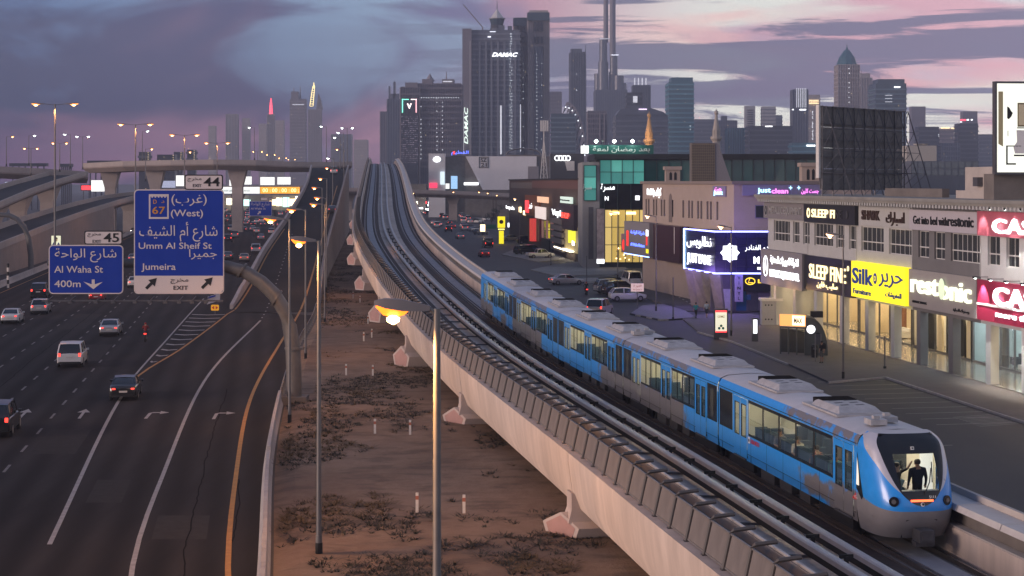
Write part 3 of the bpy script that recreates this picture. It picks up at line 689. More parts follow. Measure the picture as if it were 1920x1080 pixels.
def car_proto(kind, lit='tail'):
 """kind of car as a reusable set of part meshes"""
 if (kind, lit) in _proto: return _proto[(kind, lit)]
 K = KIND[kind]; L, W = K['L'], K['W']; prt = []
 b = MB(); secs = []
 for y, hw, z0, z1 in K['body']:
  zm = z0 + (z1 - z0) * .55
  secs.append([(-hw * .90, y, z0), (-hw * .99, y, z0 + .08), (-hw, y, zm), (-hw * .975, y, z1 - .07), (-hw * .90, y, z1), (0, y, z1 + .025), (hw * .90, y, z1), (hw * .975, y, z1 - .07), (hw, y, zm), (hw * .99, y, z0 + .08), (hw * .90, y, z0)])
 b.loft(secs); prt.append(('body', b.mesh('body', [PAINT['white']], 32), (0, 0, 0)))
 c = MB(); cs = []
 for y, wb, zb, wt, zt in K['cab']:
  wm, zm = wb * .52 + wt * .48 + .025, zb + (zt - zb) * .5
  cs.append([(-wb, y, zb - .04), (-wm, y, zm), (-wt, y, zt), (0, y, zt + .015 * (zt > zb + .1)), (wt, y, zt), (wm, y, zm), (wb, y, zb - .04)])
 c.loft(cs); prt.append(('window_band', c.mesh('window_band', [CGL], 30), (0, 0, 0)))
 rf = MB(); rs = []
 n = len(cs)
 for i in range(1, n - 1):
  y, wb, zb, wt, zt = K['cab'][i]; rs.append([(-wt - .025, y, zt - .05), (-wt - .01, y, zt + .012), (0, y, zt + .04), (wt + .01, y, zt + .012), (wt + .025, y, zt - .05)])
 rf.loft(rs); prt.append(('roof', rf.mesh('roof', [PAINT['white']], 40), (0, 0, 0)))
 pl = MB()
 for s in (-1, 1):
  for i, (a, bb) in enumerate(((0, 1), (n - 1, n - 2))):
   A, B = cs[a], cs[bb]; k = 0 if s < 0 else 6; k2 = 2 if s < 0 else 4
   pl.beam(Vector(A[k]) + Vector((0, 0, .02)), Vector(B[k2]), .09, .06)
  y, wb, zb, wt, zt = K['cab'][2]; pl.beam((s * (wb + .005), y, zb), (s * (wt + .015), y, zt), .05, .10, up=(0, 1, 0))
 prt.append(('pillars', pl.mesh('pillars', [PAINT['white']]), (0, 0, 0)))
 ya, yb, r = K['wh']; wm = _proto.setdefault(('wheel', r), None) or wheel_mesh(r); _proto[('wheel', r)] = wm
 for s in (-1, 1):
  for y in (ya, yb): prt.append(('wheel', wm, (s * (W - .09), y, r)))
 x1, zt, tw, th = K['tl']; y0 = .035
 t = MB(); t.box(-tw * .42, tw * .42, -.05, .12, -th * .4, th * .4); tm = t.mesh('tail_light', [M['tail'] if lit == 'tail' else mat('tail_lens', (.18, .01, .01), .25)])
 for s in (-1, 1): prt.append(('tail_light', tm, (s * x1, y0, zt)))
 t = MB(); t.box(-.26, .26, -.03, .03, -.06, .06); prt.append(('number_plate', t.mesh('number_plate', [PLATE]), (0, -.005 if kind != 'sedan' else .01, zt - .18)))
 z0, z1 = K['bump']; t = MB(); t.prism([(-W * .86, .02, z0), (-W * .95, .35, z0), (W * .95, .35, z0), (W * .86, .02, z0), (W * .5, -.06, z0), (-W * .5, -.06, z0)], (0, 0, (z1 - z0) * .45))
 prt.append(('bumper', t.mesh('bumper', [M['black']]), (0, 0, 0)))
 hb = MB(); hb.box(-.20, .20, -.14, .03, -.07, .07); hm = hb.mesh('headlight', [M['head'] if lit == 'head' else mat('lamp_lens', (.5, .5, .5), .15)])
 zz = K['body'][-2][3] - .09
 for s in (-1, 1): prt.append(('headlight', hm, (s * W * .68, L - .08, zz)))
 mb = MB(); mb.box(-.10, .10, -.06, .06, -.07, .07); mm = mb.mesh('mirror', [PAINT['white']])
 yy = K['cab'][-2][0] + .55; zz = K['cab'][-1][2] + .08
 for s in (-1, 1): prt.append(('mirror', mm, (s * (W + .08), yy, zz)))
 _proto[(kind, lit)] = prt; return prt
CATN = {'sedan': ('car', 'sedan'), 'suv': ('car', 'parked_suv'), 'crossover': ('car', 'hatchback_car'), 'van': ('van', 'van'), 'pickup': ('pickup truck', 'pickup_truck')}
def car(kind, color, loc, heading, label, group, lit='tail', name=None, detail=True):
 """heading: the direction the bonnet points, turned from +Y"""
 nm = name or {'sedan': 'sedan_car', 'suv': 'suv_car', 'crossover': 'hatchback_car', 'van': 'van', 'pickup': 'pickup_truck'}[kind]
 L = KIND[kind]['L']; d = Vector((-math.sin(heading), math.cos(heading), 0))
 o = emp(nm, label, CATN[kind][0], Vector(loc) - d * L / 2, heading, group)
 for n, me, off in car_proto(kind, lit):
  if not detail and n in ('mirror', 'number_plate', 'bumper', 'pillars'): continue
  q = inst(n, me, o, off)
  if n == 'pillars': q['kind'] = 'stuff'
  if n in ('body', 'roof', 'pillars', 'mirror'):
   q.material_slots[0].link = 'OBJECT'; q.material_slots[0].material = PAINT[color]
 return o
def motorbike(loc, heading, label, rider_label, shirt, group='motorbikes in the traffic', lit=True):
 d = Vector((-math.sin(heading), math.cos(heading), 0))
 o = emp('motorbike', label, 'motorbike', Vector(loc), heading, group)
 for y in (-.62, .68):
  m = MB(); n = 16; V, Fc = [], []
  for rr, x in ((.24, -.05), (.31, -.06), (.31, .06), (.24, .05)):
   for k in range(n): t = 2 * math.pi * k / n; V.append((x, y + rr * math.cos(t), .31 + rr * math.sin(t)))
  for i in range(4):
   for k in range(n): k2 = (k + 1) % n; j = (i + 1) % 4; Fc.append((i * n + k, i * n + k2, j * n + k2, j * n + k))
  m.add(V, Fc); part('wheel', m, M['rubber'], o)
 m = MB(); m.tube([(0, -.62, .31), (0, -.1, .50), (0, .42, .78), (0, .68, .31)], .045, 6); m.obox((0, .02, .42), (.26, .5, .34)); part('frame', m, M['steel_dark'], o)
 m = MB(); m.loft([[(-w, y, z0), (w, y, z0), (w * .7, y, z1), (-w * .7, y, z1)] for y, w, z0, z1 in ((.0, .14, .70, .86), (.25, .17, .68, .98), (.48, .10, .72, .94))]); part('tank', m, PAINT['red'], o, smooth=40)
 m = MB(); m.loft([[(-w, y, z0), (w, y, z0), (w, y, z1), (-w, y, z1)] for y, w, z0, z1 in ((-.75, .08, .80, .86), (-.4, .13, .74, .83), (.05, .11, .72, .82))]); part('saddle', m, M['black'], o)
 m = MB(); m.tube([(-.36, .30, 1.04), (-.1, .44, 1.0), (.1, .44, 1.0), (.36, .30, 1.04)], .018, 6); part('handlebar', m, M['steel_dark'], o)
 m = MB(); m.obox((0, -.80, .74), (.22, .06, .10)); part('tail_light', m, M['tail'] if lit else M['black'], o)
 p = Vector(loc) + d * -.12; person(rider_label, (p.x, p.y, -.02), heading + math.pi, 'ride', shirt, cloth('jeans', (.03, .035, .06)), h=1.72, long_sleeve=True, helmet=mat('helmet', (.25, .02, .02), .25))
 return o
# ---------------------------------------------------------------- the metro train
def hole_wall(mb, ys, zs, holes, pt, mi=0):
 """a flat wall on the grid of breaks ys x zs without the cells inside the holes (y0, y1, z0, z1); pt(y, z) gives the point"""
 Y = sorted(set(ys + [h[0] for h in holes] + [h[1] for h in holes])); Z = sorted(set(zs + [h[2] for h in holes] + [h[3] for h in holes]))
 for i in range(len(Y) - 1):
  for j in range(len(Z) - 1):
   cy, cz = (Y[i] + Y[i + 1]) / 2, (Z[j] + Z[j + 1]) / 2
   if any(h[0] < cy < h[1] and h[2] < cz < h[3] for h in holes): continue
   mb.quad(pt(Y[i], Z[j]), pt(Y[i + 1], Z[j]), pt(Y[i + 1], Z[j + 1]), pt(Y[i], Z[j + 1]), mi)
def wrap_paint(name, boxes, blue=(.012, .26, .74)):
 """train livery: glossy blue with faded grey areas (y0, y1, z0, z1) whose outlines are ragged"""
 m = bpy.data.materials.new(name); m.use_nodes = True; n = m.node_tree; b = n.nodes['Principled BSDF']; L = n.links.new
 b.inputs['Roughness'].default_value = .32; b.inputs['Coat Weight'].default_value = .4; b.inputs['Coat Roughness'].default_value = .12
 t = n.nodes.new('ShaderNodeTexCoord'); s = n.nodes.new('ShaderNodeSeparateXYZ'); L(t.outputs['Object'], s.inputs[0])
 ns = n.nodes.new('ShaderNodeTexNoise'); ns.inputs['Scale'].default_value = 1.4; ns.inputs['Detail'].default_value = 6; ns.inputs['Roughness'].default_value = .65; L(t.outputs['Object'], ns.inputs['Vector'])
 def mt(op, a, c):
  q = n.nodes.new('ShaderNodeMath'); q.operation = op
  for i, x in enumerate((a, c)):
   if isinstance(x, (int, float)): q.inputs[i].default_value = x
   else: L(x, q.inputs[i])
  return q.outputs[0]
 y, z = s.outputs[1], s.outputs[2]; tot = None
 for y0, y1, z0, z1 in boxes:
  d = mt('MINIMUM', mt('MULTIPLY', mt('MINIMUM', mt('SUBTRACT', y, y0), mt('SUBTRACT', y1, y)), .55), mt('MULTIPLY', mt('MINIMUM', mt('SUBTRACT', z, z0), mt('SUBTRACT', z1, z)), 2.2))
  tot = d if tot is None else mt('MAXIMUM', tot, d)
 f = mt('ADD', tot, mt('MULTIPLY', mt('SUBTRACT', ns.outputs['Fac'], .5), 2.6))
 mr = n.nodes.new('ShaderNodeMapRange'); mr.inputs[1].default_value = -.1; mr.inputs[2].default_value = .25; L(f, mr.inputs[0])
 n2 = n.nodes.new('ShaderNodeTexNoise'); n2.inputs['Scale'].default_value = 3; n2.inputs['Detail'].default_value = 6; L(t.outputs['Object'], n2.inputs['Vector'])
 c2 = n.nodes.new('ShaderNodeValToRGB'); c2.color_ramp.elements[0].color = (*[c * .86 for c in blue], 1); c2.color_ramp.elements[1].color = (*[min(1, c * 1.12 + .01) for c in blue], 1); L(n2.outputs['Fac'], c2.inputs[0])
 mx = n.nodes.new('ShaderNodeMix'); mx.data_type = 'RGBA'; L(mr.outputs[0], mx.inputs[0]); L(c2.outputs[0], mx.inputs[6]); mx.inputs[7].default_value = (.15, .14, .145, 1); L(mx.outputs[2], b.inputs['Base Color']); return m
ROOFM = mat('train_roof', (.48, .475, .50), .45, .1, .10, 1.5, .06, 8, var2=.1)
BLK = mat('train_black', (.008, .008, .010), .12, 0, spec=.6)
TGL = glass('train_glass', (.80, .82, .76), .35); CREAM = mat('train_lining', (.62, .58, .48), .6)
TLIGHT = emit('train_ceiling_light', (1.0, .93, .72), 10.0); SEAT = mat('train_seat', (.03, .06, .10), .7)
train = emp('metro_train', 'blue and grey five car metro train on the right track of the viaduct', 'train', VP(56.3, 2.82, .35))
GREY = {1: [(-3, 3.0, -1, 1.0), (2.4, 5.6, .1, .75), (-1, 7.5, 2.5, 2.9)], 2: [(5.0, 20, -1, 1.15), (4.6, 20, 2.5, 2.9)], 3: [(-2, 5.6, -1, 1.1), (-2, 2.2, 2.5, 2.9)], 4: [(5.5, 20, -1, 1.1), (4, 20, 2.5, 2.9)], 5: [(10, 20, -1, .9), (3, 6, -1, .7)]}
CD = [(56.3, 72.45), (72.6, 89.7), (89.85, 106.9), (107.05, 124.0), (124.15, 141.0)]
HWD = 1.35
bog = MB()
for y in (-1.1, 1.1):
 for x in (-.75, .75): bog.lathe([(.38, -.06), (.40, 0), (.38, .06)], (0, 0, 0), 14) if False else bog.obox((x, y, -.28), (.12, .72, .72))
bog.box(-1.15, -1.0, -1.7, 1.7, -.42, -.1); bog.box(1.0, 1.15, -1.7, 1.7, -.42, -.1); bog.box(-1, 1, -.25, .25, -.4, -.05)
bogm = bog.mesh('bogie', M['black'])
ub = MB(); ub.box(-1.1, 1.1, -.9, .9, -.48, .04); ubm = ub.mesh('equipment_box', mat('underframe_grey', (.06, .06, .062), .6, 0, .3, 2))
rp = MB(); PODW = .80                                                   # roof air-conditioning pod: plinth, sloped shell, louvred end
rp.box(-PODW - .12, PODW + .12, -1.75, 1.95, 0, .07); rp.loft([[(-PODW, y, .07), (PODW, y, .07), (PODW * k, y, z), (-PODW * k, y, z)] for y, z, k in ((-1.55, .09, .95), (-1.2, .27, .80), (1.0, .27, .80), (1.25, .20, .84))])
podm = rp.mesh('roof_pod', mat('pod_grey', (.38, .375, .385), .45, .1, .22, 3), None)
rl = MB(); rl.box(-PODW * .78, PODW * .78, .55, 1.62, .10, .277)
for i in range(6): rl.box(-PODW * .8, PODW * .8, .58 + i * .17, .63 + i * .17, .277, .30)
louv = rl.mesh('roof_louvre', M['cable'])
rv = MB()
for i in range(3):
 for x in (-.45, .1): rv.add([(x, -.9 + i * .62, .276), (x + .34, -.9 + i * .62 + .12, .276), (x + .34, -.9 + i * .62 + .34, .276), (x, -.9 + i * .62 + .22, .276)], [(0, 1, 2, 3)])
fanm = rv.mesh('fan_grille', M['steel_dark'])
seatm = MB(); seatm.box(-.24, .24, -.25, .25, 0, .42); seatm.box(-.24, .24, .17, .27, .42, 1.0); seatm = seatm.mesh('seat', SEAT)
for ci, (da, db) in enumerate(CD, 1):
 pa, pb = VP(da, 2.82, .35), VP(db, 2.82, .35); dv = pb - pa; L = dv.length
 yaw = math.atan2(-dv.x, dv.y); pit = math.asin(dv.z / L)
 WP = wrap_paint('livery_%d' % ci, GREY[ci])
 if ci == 1: doors = [(.3, 2.15), (12.25, 14.1)]; wins = [(2.3, 12.1, 5)]; dark = [(14.3, L - .15)]
 else: doors = [(1.75, 3.45), (7.72, 9.42), (13.65, 15.35)]; wins = [(3.6, 7.58, 2), (9.56, 13.5, 2)]; dark = [(.12, 1.6), (15.5, L - .12)]
 if ci == 5: dark = [(.12, 1.6)]; wins = [(3.6, 7.58, 2), (9.56, 13.0, 2)]
 z0, z1 = 1.02, 2.42
 holes = [(a, b, .10, 2.40) for a, b in doors] + [(a, b, z0, z1) for a, b, _ in wins] + [(a, b, z0 - .1, z1) for a, b in dark]
 # shell: left wall with openings, right wall, cant and ends
 m = MB(); xw = lambda z: HWD - (.03 if z < .3 else 0)
 hole_wall(m, [0, L], [0, .3, 2.5], holes, lambda y, z: (-xw(z), y, z))
 m.quad((xw(0), 0, 0), (xw(0), L, 0), (HWD, L, 2.5), (HWD, 0, 2.5))
 for s in (-1, 1):
  pr = [(HWD, 2.5), (HWD - .03, 2.62), (HWD - .12, 2.78)]
  for (x0, q0), (x1, q1) in zip(pr, pr[1:]): m.quad((s * x0, 0, q0), (s * x0, L, q0), (s * x1, L, q1), (s * x1, 0, q1))
 body = part('carriage', m, [WP], None); body.parent = train; body.location = pa - train.location; body.rotation_euler = (pit, 0, yaw)
 m = MB(); prf = [(-HWD + .12, 2.78), (-.95, 2.90), (0, 2.96), (.95, 2.90), (HWD - .12, 2.78)]; m.loft([[(x, y, z) for x, z in prf] for y in (0, L)], closed=False); part('roof', m, ROOFM, body, smooth=30)
 m = MB()
 for y in ([0.02, L - .02] if ci > 1 else [L - .02]): m.poly([(-HWD + .02, y, .02), (HWD - .02, y, .02), (HWD - .02, y, 2.5), (HWD - .14, y, 2.77), (0, y, 2.94), (-HWD + .14, y, 2.77), (-HWD + .02, y, 2.5)])
 part('end_wall', m, BLK, body)
 if ci < 5:
  m = MB(); m.box(-1.0, 1.0, L - .02, L + .2, .1, 2.55); part('gangway_bellows', m, M['rubber'], body)
 for a, b in doors:                                               # two leaves per doorway, each with its own pane
  mid = (a + b) / 2
  for q0, q1 in ((a + .015, mid - .012), (mid + .012, b - .015)):
   m = MB(); px = lambda y, z: (-HWD - .012, y, z); gz = (q0 + .14, q1 - .14, .92, 2.14)
   hole_wall(m, [q0, q1], [.11, 2.39], [gz], px); m.quad((-HWD + .01, gz[0], gz[2]), (-HWD + .01, gz[1], gz[2]), (-HWD + .01, gz[1], gz[3]), (-HWD + .01, gz[0], gz[3]), 1)
   t = .035
   for r0, r1, r2, r3 in ((gz[0] - t, gz[1] + t, gz[2] - t, gz[2]), (gz[0] - t, gz[1] + t, gz[3], gz[3] + t), (gz[0] - t, gz[0], gz[2], gz[3]), (gz[1], gz[1] + t, gz[2], gz[3])): m.box(-HWD - .018, -HWD + .012, r0, r1, r2, r3, 2)
   part('door_leaf', m, [WP, TGL, BLK], body)
  m = MB(); m.box(-HWD - .05, -HWD, a + .1, b - .1, .02, .07); part('door_step', m, M['steel_dark'], body)
 for a, b, n in wins:                                             # black window band with its panes
  m = MB(); w_ = (b - a - .12 - .2 * (n - 1)) / n; gl = []
  for k in range(n): y0 = a + .06 + k * (w_ + .2); gl.append((y0, y0 + w_, z0 + .10, z1 - .12))
  hole_wall(m, [a, b], [z0, z1], gl, lambda y, z: (-HWD - .008, y, z)); part('window_frame', m, BLK, body)
  for y0, y1, q0, q1 in gl:
   m = MB(); m.quad((-HWD + .015, y0, q0), (-HWD + .015, y1, q0), (-HWD + .015, y1, q1), (-HWD + .015, y0, q1)); part('pane', m, TGL, body)
   if ci > 1:
    m = MB(); ym = (y0 + y1) / 2; m.box(-HWD - .01, -HWD + .02, ym - .02, ym + .02, q0, q1); part('window_bar', m, BLK, body)
 for a, b in dark:
  m = MB(); m.quad((-HWD - .006, a, z0 - .1), (-HWD - .006, b, z0 - .1), (-HWD - .006, b, z1), (-HWD - .006, a, z1)); part('dark_end_panel', m, BLK, body)
  if ci > 1:
   m = MB(); ym = (a + b) / 2; m.quad((-HWD - .012, ym - .22, 1.1), (-HWD - .012, ym + .22, 1.1), (-HWD - .012, ym + .22, 2.25), (-HWD - .012, ym - .22, 2.25)); part('end_pane', m, mat('dim_pane', (.05, .055, .05), .12), body)
 m = MB()
 for q in (.28,): m.box(-HWD - .006, -HWD + .01, .1, L - .1, q, q + .018)
 y = 1.66
 while y < L - .5: m.box(-HWD - .004, -HWD + .01, y, y + .014, .02, 1.0); y += 2.02
 m.box(-HWD - .008, -HWD + .01, .05, L - .05, 2.49, 2.515); part('panel_seams', m, M['black'], body, kind='stuff')
 # saloon: floor, lining, ceiling lights, seats, poles
 y0i = -1.3 if ci == 1 else .1
 m = MB(); m.quad((-1.3, y0i, .42), (1.3, y0i, .42), (1.3, L - .1, .42), (-1.3, L - .1, .42)); part('saloon_floor', m, mat('train_floor', (.12, .12, .13), .5), body)
 m = MB(); m.quad((1.31, 0, .42), (1.31, L - .1, .42), (1.31, L - .1, 2.6), (1.31, 0, 2.6)); m.quad((-1.3, 0, 2.62), (1.3, 0, 2.62), (1.3, L - .1, 2.62), (-1.3, L - .1, 2.62)); m.quad((-1.3, L - .12, .42), (1.3, L - .12, .42), (1.3, L - .12, 2.6), (-1.3, L - .12, 2.6)); part('lining', m, CREAM, body)
 m = MB()
 for x in (-.55, .55): m.box(x - .12, x + .12, .3, L - .4, 2.585, 2.612)
 part('ceiling_light', m, TLIGHT, body)
 m = MB()
 for a, b, n in wins: m.box(1.300, 1.306, a + .2, b - .2, 1.15, 2.3)
 part('far_window', m, mat('night_pane', (.05, .055, .06), .1), body)
 for a, b, n in wins:
  k = 0; y = a + .45
  while y < b - .3:
   for x in ((-1.0, .62) if k % 2 else (-1.0, -.48, 1.0)): inst('seat', seatm, body, (x, y, .43), math.pi if k % 2 else 0)
   y += .82; k += 1
 m = MB(); y = 1.2
 while y < L - 1: m.tube([(-.3, y, .43), (-.3, y, 2.6)], .022, 5); y += 2.05
 part('grab_poles', m, mat('pole_bright', (.5, .5, .5), .25, .8), body)
 # roof pods, underframe
 for y in ((4.9, 11.6) if ci == 1 else (4.0, 12.2)):
  inst('roof_pod', podm, body, (0, y, 2.93)); inst('roof_louvre', louv, body, (0, y, 2.93)); tag(inst('fan_grille', fanm, body, (0, y, 2.93)), kind='stuff')
 if ci in (1, 3):
  for x, y in ((-.35, 1.0 if ci == 1 else .9), (.25, 1.6 if ci == 1 else 1.4)):
   m = MB(); m.box(x - .28, x + .28, y - .32, y + .32, 2.98, 3.16); m.box(x - .1, x + .1, y - .1, y + .1, 3.16, 3.26); part('antenna_box', m, mat('pod_grey', (.44, .43, .44)), body)
 for y in (2.6, L - 2.6): inst('bogie', bogm, body, (0, y, -.02))
 for y in (6.0, 8.2, 10.4): inst('equipment_box', ubm, body, (0, y, 0), 0, (1, .8 + .15 * math.sin(y * 5), .75 + .25 * math.cos(y * 3)))
 m = MB(); m.box(-1.2, 1.2, .3, L - .3, -.02, .05); part('underframe', m, M['black'], body)
 if ci == 1: car1 = body
# nose of the near end
_ln = spline([(-.2, 1.75), (.3, 2.05), (.8, 2.12), (1.2, 2.02), (1.8, 1.72), (2.3, 1.40), (2.7, 1.08), (2.92, .80)])
_hw = spline([(-.2, 1.22), (.1, 1.30), (.5, 1.355), (2.3, 1.35), (2.55, 1.31), (2.75, 1.20), (2.92, 1.0)])
PX = .60
def npt(th, z, off=0.0):
 s, c = math.sin(th), math.cos(th); hw, ln = _hw(z) + off, _ln(z) + off
 return Vector((math.copysign(abs(s) ** PX, s) * hw if s else 0, -(max(c, 0) ** PX) * ln, z))
def xth(x, z): return math.asin(min(1, abs(x) / _hw(z)) ** (1 / PX)) * (1 if x >= 0 else -1)
def nxz(x, z, off=0.0): return npt(xth(x, z), z, off)
H90 = math.pi / 2 - 1e-4
zbl = lambda th: .68 + .30 * (abs(th) / H90) ** 3
ths = [-H90 + 2 * H90 * i / 56 for i in range(57)]
m = MB(); m.loft([[npt(t, -.2 + (zbl(t) + .2) * k / 8) for t in ths] for k in range(9)], closed=False)
part('nose_skirt', m, mat('train_grey', (.21, .20, .205), .4, 0, .06, 2, coat=.3), car1, smooth=50)
maskx = spline([(.84, 0), (.88, .17), (.98, .36), (1.15, .55), (1.4, .72), (1.8, .88), (2.3, 1.0), (2.7, 1.02), (2.92, .86)])
bandx = spline([(1.22, .60), (1.35, .76), (1.6, .96), (2.0, 1.15), (2.3, 1.27), (2.5, 1.30), (2.75, 1.199), (2.92, .999)])
rows = [.84 + (2.92 - .84) * i / 52 for i in range(53)]
def strip_rows(fa, fb, rws, n, off=0.0):
 mb = MB(); secs = []
 for z in rws:
  a, b = fa(z), fb(z); secs.append([npt(a + (b - a) * k / n, z, off) for k in range(n + 1)])
 return mb.loft(secs, closed=False)
mth_ = lambda z: xth(maskx(z) if z > .84 else 0, z)
bth_ = lambda z: max(xth(min(bandx(z), _hw(z)), z), mth_(z)) if z > 1.22 else mth_(z)
NB_ = wrap_paint('nose_blue', [(-3, .2, -1, .45)])
for s in (-1, 1):
 m = MB(); secs = []
 for z in rows:                                                   # blue cheeks, meeting the skirt along its curved edge
  a = s * (bth_(z) if z > .84 else 0); secs.append([npt(a + (s * H90 - a) * k / 16, z) for k in range(17)])
 m.loft(secs, closed=False)
 low = [[npt(t, zbl(t) + (.84 - zbl(t)) * k / 4) if zbl(t) < .84 else npt(t, .84 + (zbl(t) - .84) * (1 - k / 4) * 0) for t in [s * H90 * i / 28 for i in range(29)]] for k in range(5)]
 m.loft(low, closed=False); part('nose_cheek', m, NB_, car1, smooth=50)
 m = strip_rows(lambda z: s * mth_(z), lambda z: s * bth_(z), [z for z in rows if z > 1.2], 8, .004); part('silver_band', m, mat('train_silver', (.50, .49, .54), .3, .3, .03, 2, coat=.4), car1, smooth=50)
# black mask with its windscreen opening
WX = spline([(1.30, .60), (1.8, .66), (2.40, .68)]); W0, W1 = 1.30, 2.36
for nm, ra, fa, fb in (('lower_mask', [z for z in rows if z < W0] + [W0], lambda z: -mth_(z), mth_), ('upper_mask', [W1] + [z for z in rows if z > W1], lambda z: -mth_(z), mth_)):
 m = strip_rows(fa, fb, ra, 24, .006); part(nm, m, BLK, car1, smooth=50)
mid = [W0 + (W1 - W0) * i / 14 for i in range(15)]
for s in (-1, 1): m = strip_rows(lambda z: s * xth(WX(z), z), lambda z: s * mth_(z), mid, 6, .006); part('side_mask', m, BLK, car1, smooth=50)
m = strip_rows(lambda z: -xth(WX(z), z), lambda z: xth(WX(z), z), mid, 16, -.01); part('windscreen', m, glass('screen_glass', (.86, .86, .82), .3), car1, smooth=50)
m = MB(); m.loft([[npt(t, 2.92) for t in ths], [Vector((math.sin(t) * .5, -.1, 2.95)) for t in ths]], closed=False); part('nose_roof', m, ROOFM, car1)
m = MB(); m.quad((-1.0, 0, 2.90), (1.0, 0, 2.90), (.9, -.75, 2.90), (-.9, -.75, 2.90)); part('brow', m, BLK, car1)
for s in (-1, 1):                                                        # cab side window
 pg = [(-.06, 2.28), (-.05, 1.10), (-.50, .80), (-.62, .92), (-.34, 1.65)]
 def side(y, z, off):
  c = (min(1, -y / _ln(z))) ** (1 / PX); return npt(s * math.acos(min(1, c)), z, off)
 m = MB(); cy, cz = -.25, 1.35; ctr = side(cy, cz, .012)
 m.add([ctr] + [side(y, z, .012) for y, z in pg], [(0, i + 1, (i + 1) % 5 + 1) for i in range(5)]); part('cab_side_window', m, BLK, car1)
 pg2 = [(-.09, 2.10), (-.08, 1.22), (-.32, 1.22), (-.30, 1.55)]
 m = MB(); m.poly([side(y, z, .022) for y, z in pg2]); part('cab_side_pane', m, emit('cab_glow', (.95, .90, .78), .55), car1)
 p = nxz(s * .86, .98); q = nxz(s * .86, .98, .06); dr = (q - p).normalized(); dr = Vector((s * .45, -.9, .05)).normalized()
 for r, off, mm, nm in ((.155, .035, BLK, 'headlight_bezel'), (.075, .055, mat('headlamp_lens', (.18, .18, .19), .1, .5), 'headlight')):
  m = MB(); m.tube([p - dr * .08, p + dr * off], r, 18); part(nm, m, mm, car1)
m = MB(); xs = [-.36 + .72 * i / 10 for i in range(11)]; m.loft([[nxz(x, z, .02) for x in xs] for z in (.985, 1.045)], closed=False); part('red_light_bar', m, emit('red_bar', (1.0, .10, .03), 3.6), car1)
def on_nose(me, x, z, nm, mm=None):
 p = nxz(x, z, .03); o = part(nm, me, mm, car1); o.location = p; o.rotation_euler = (R(-18), 0, R(-12 * x)); return o
on_nose(text_mesh('5111', .085, emit('print_white', (.7, .7, .72), .25), .004), .34, 1.12, 'number_lettering')
m = MB(); m.tube([(0, 0, 0), (0, -.012, 0)], .065, 16); on_nose(m.mesh('emblem', M['white']), 0, .90, 'emblem'); m = MB(); m.tube([(0, -.013, 0), (0, -.02, 0)], .04, 16); on_nose(m.mesh('emblem', BLK), .012, .905, 'emblem_centre')
m = MB(); m.box(-.055, .055, -.02, 0, -.05, .05); on_nose(m.mesh('camera_badge', M['white']), 0, 2.52, 'camera_badge'); m = MB(); m.box(-.028, .028, -.028, 0, -.025, .025); on_nose(m.mesh('camera_lens', BLK), .0, 2.52, 'camera_lens')
m = MB(); m.tube([nxz(.10, 1.22, .05), nxz(.30, 1.55, .06), nxz(.44, 1.95, .05)], .018, 5); m.beam(nxz(.38, 1.55, .07), nxz(.50, 2.12, .05), .03, .03); part('wiper', m, M['black'], car1)
m = MB(); m.poly([nxz(x, z, .012) for x, z in ((-.56, -.19), (.56, -.19), (.50, .42), (-.50, .42))]); part('coupler_recess_shade', m, M['black'], car1)  # flat black sheet on the skirt, painted shade of the coupler opening
m = MB(); m.box(-.24, .24, -2.52, -1.9, -.22, .16); m.box(-.3, .3, -2.35, -2.0, -.36, -.22); m.box(-.17, .17, -2.55, -2.52, -.16, .10); part('coupler', m, mat('coupler_grey', (.10, .10, .11), .5, .4, .3, 5), car1)
m = MB(); m.poly([(-HWD - .014, -.35, .70), (-HWD - .014, .42, .70), (-HWD - .014, .10, .92), (-HWD - .014, -.1, .92)]); part('red_badge', m, mat('badge_red', (.5, .02, .02), .4), car1)
me = text_mesh('RTA', .10, M['white'], .004, .26); o = part('badge_lettering', me, None, car1); o.location = (-HWD - .02, .04, .79); o.rotation_euler = (0, 0, R(-90))
for txt, h, y, z, mm, b in (('DUBAI METRO', .17, 11.2, .86, mat('badge_red', (.5, .02, .02)), .02),):
 me = text_mesh(txt, h, mm, .004, 1.15, b); o = part('side_lettering', me, None, car1); o.location = (-HWD - .012, y, z); o.rotation_euler = (0, 0, R(-90))
m = MB(); m.quad((-HWD - .012, 11.88, .74), (-HWD - .012, 12.1, .74), (-HWD - .012, 12.1, .99), (-HWD - .012, 11.88, .99)); part('side_emblem', m, M['white'], car1)
m = MB(); m.tube([(-HWD - .013, 11.99, .86), (-HWD - .018, 11.99, .86)], .07, 12); part('side_emblem_ring', m, BLK, car1)
# cab: bulkhead, console
m = MB(); m.quad((-1.2, .1, .42), (-.75, .1, .42), (-.75, .1, 2.6), (-1.2, .1, 2.6)); m.quad((.8, .1, .42), (1.25, .1, .42), (1.25, .1, 2.6), (.8, .1, 2.6)); part('cab_partition', m, emit('cab_panel', (.95, .92, .82), .55), car1)
m = MB(); m.box(-.80, .80, -1.72, -1.42, .42, 1.24); part('cab_console', m, mat('console', (.35, .34, .33), .5), car1)
m = MB(); m.box(-.5, .5, -.95, -.15, 2.57, 2.60); part('cab_light', m, TLIGHT, car1)
m = MB(); m.quad((-1.1, 3.0, .42), (1.2, 3.0, .42), (1.2, 3.0, 2.6), (-1.1, 3.0, 2.6)); part('cab_glow_wall', m, emit('cab_wall', (.95, .90, .76), .9), car1) if False else None
M1 = Matrix.Translation(train.location) @ car1.matrix_basis
def in_car(p): return M1 @ Vector(p)
navy = cloth('navy', (.012, .015, .03)); yw = car1.rotation_euler[2]
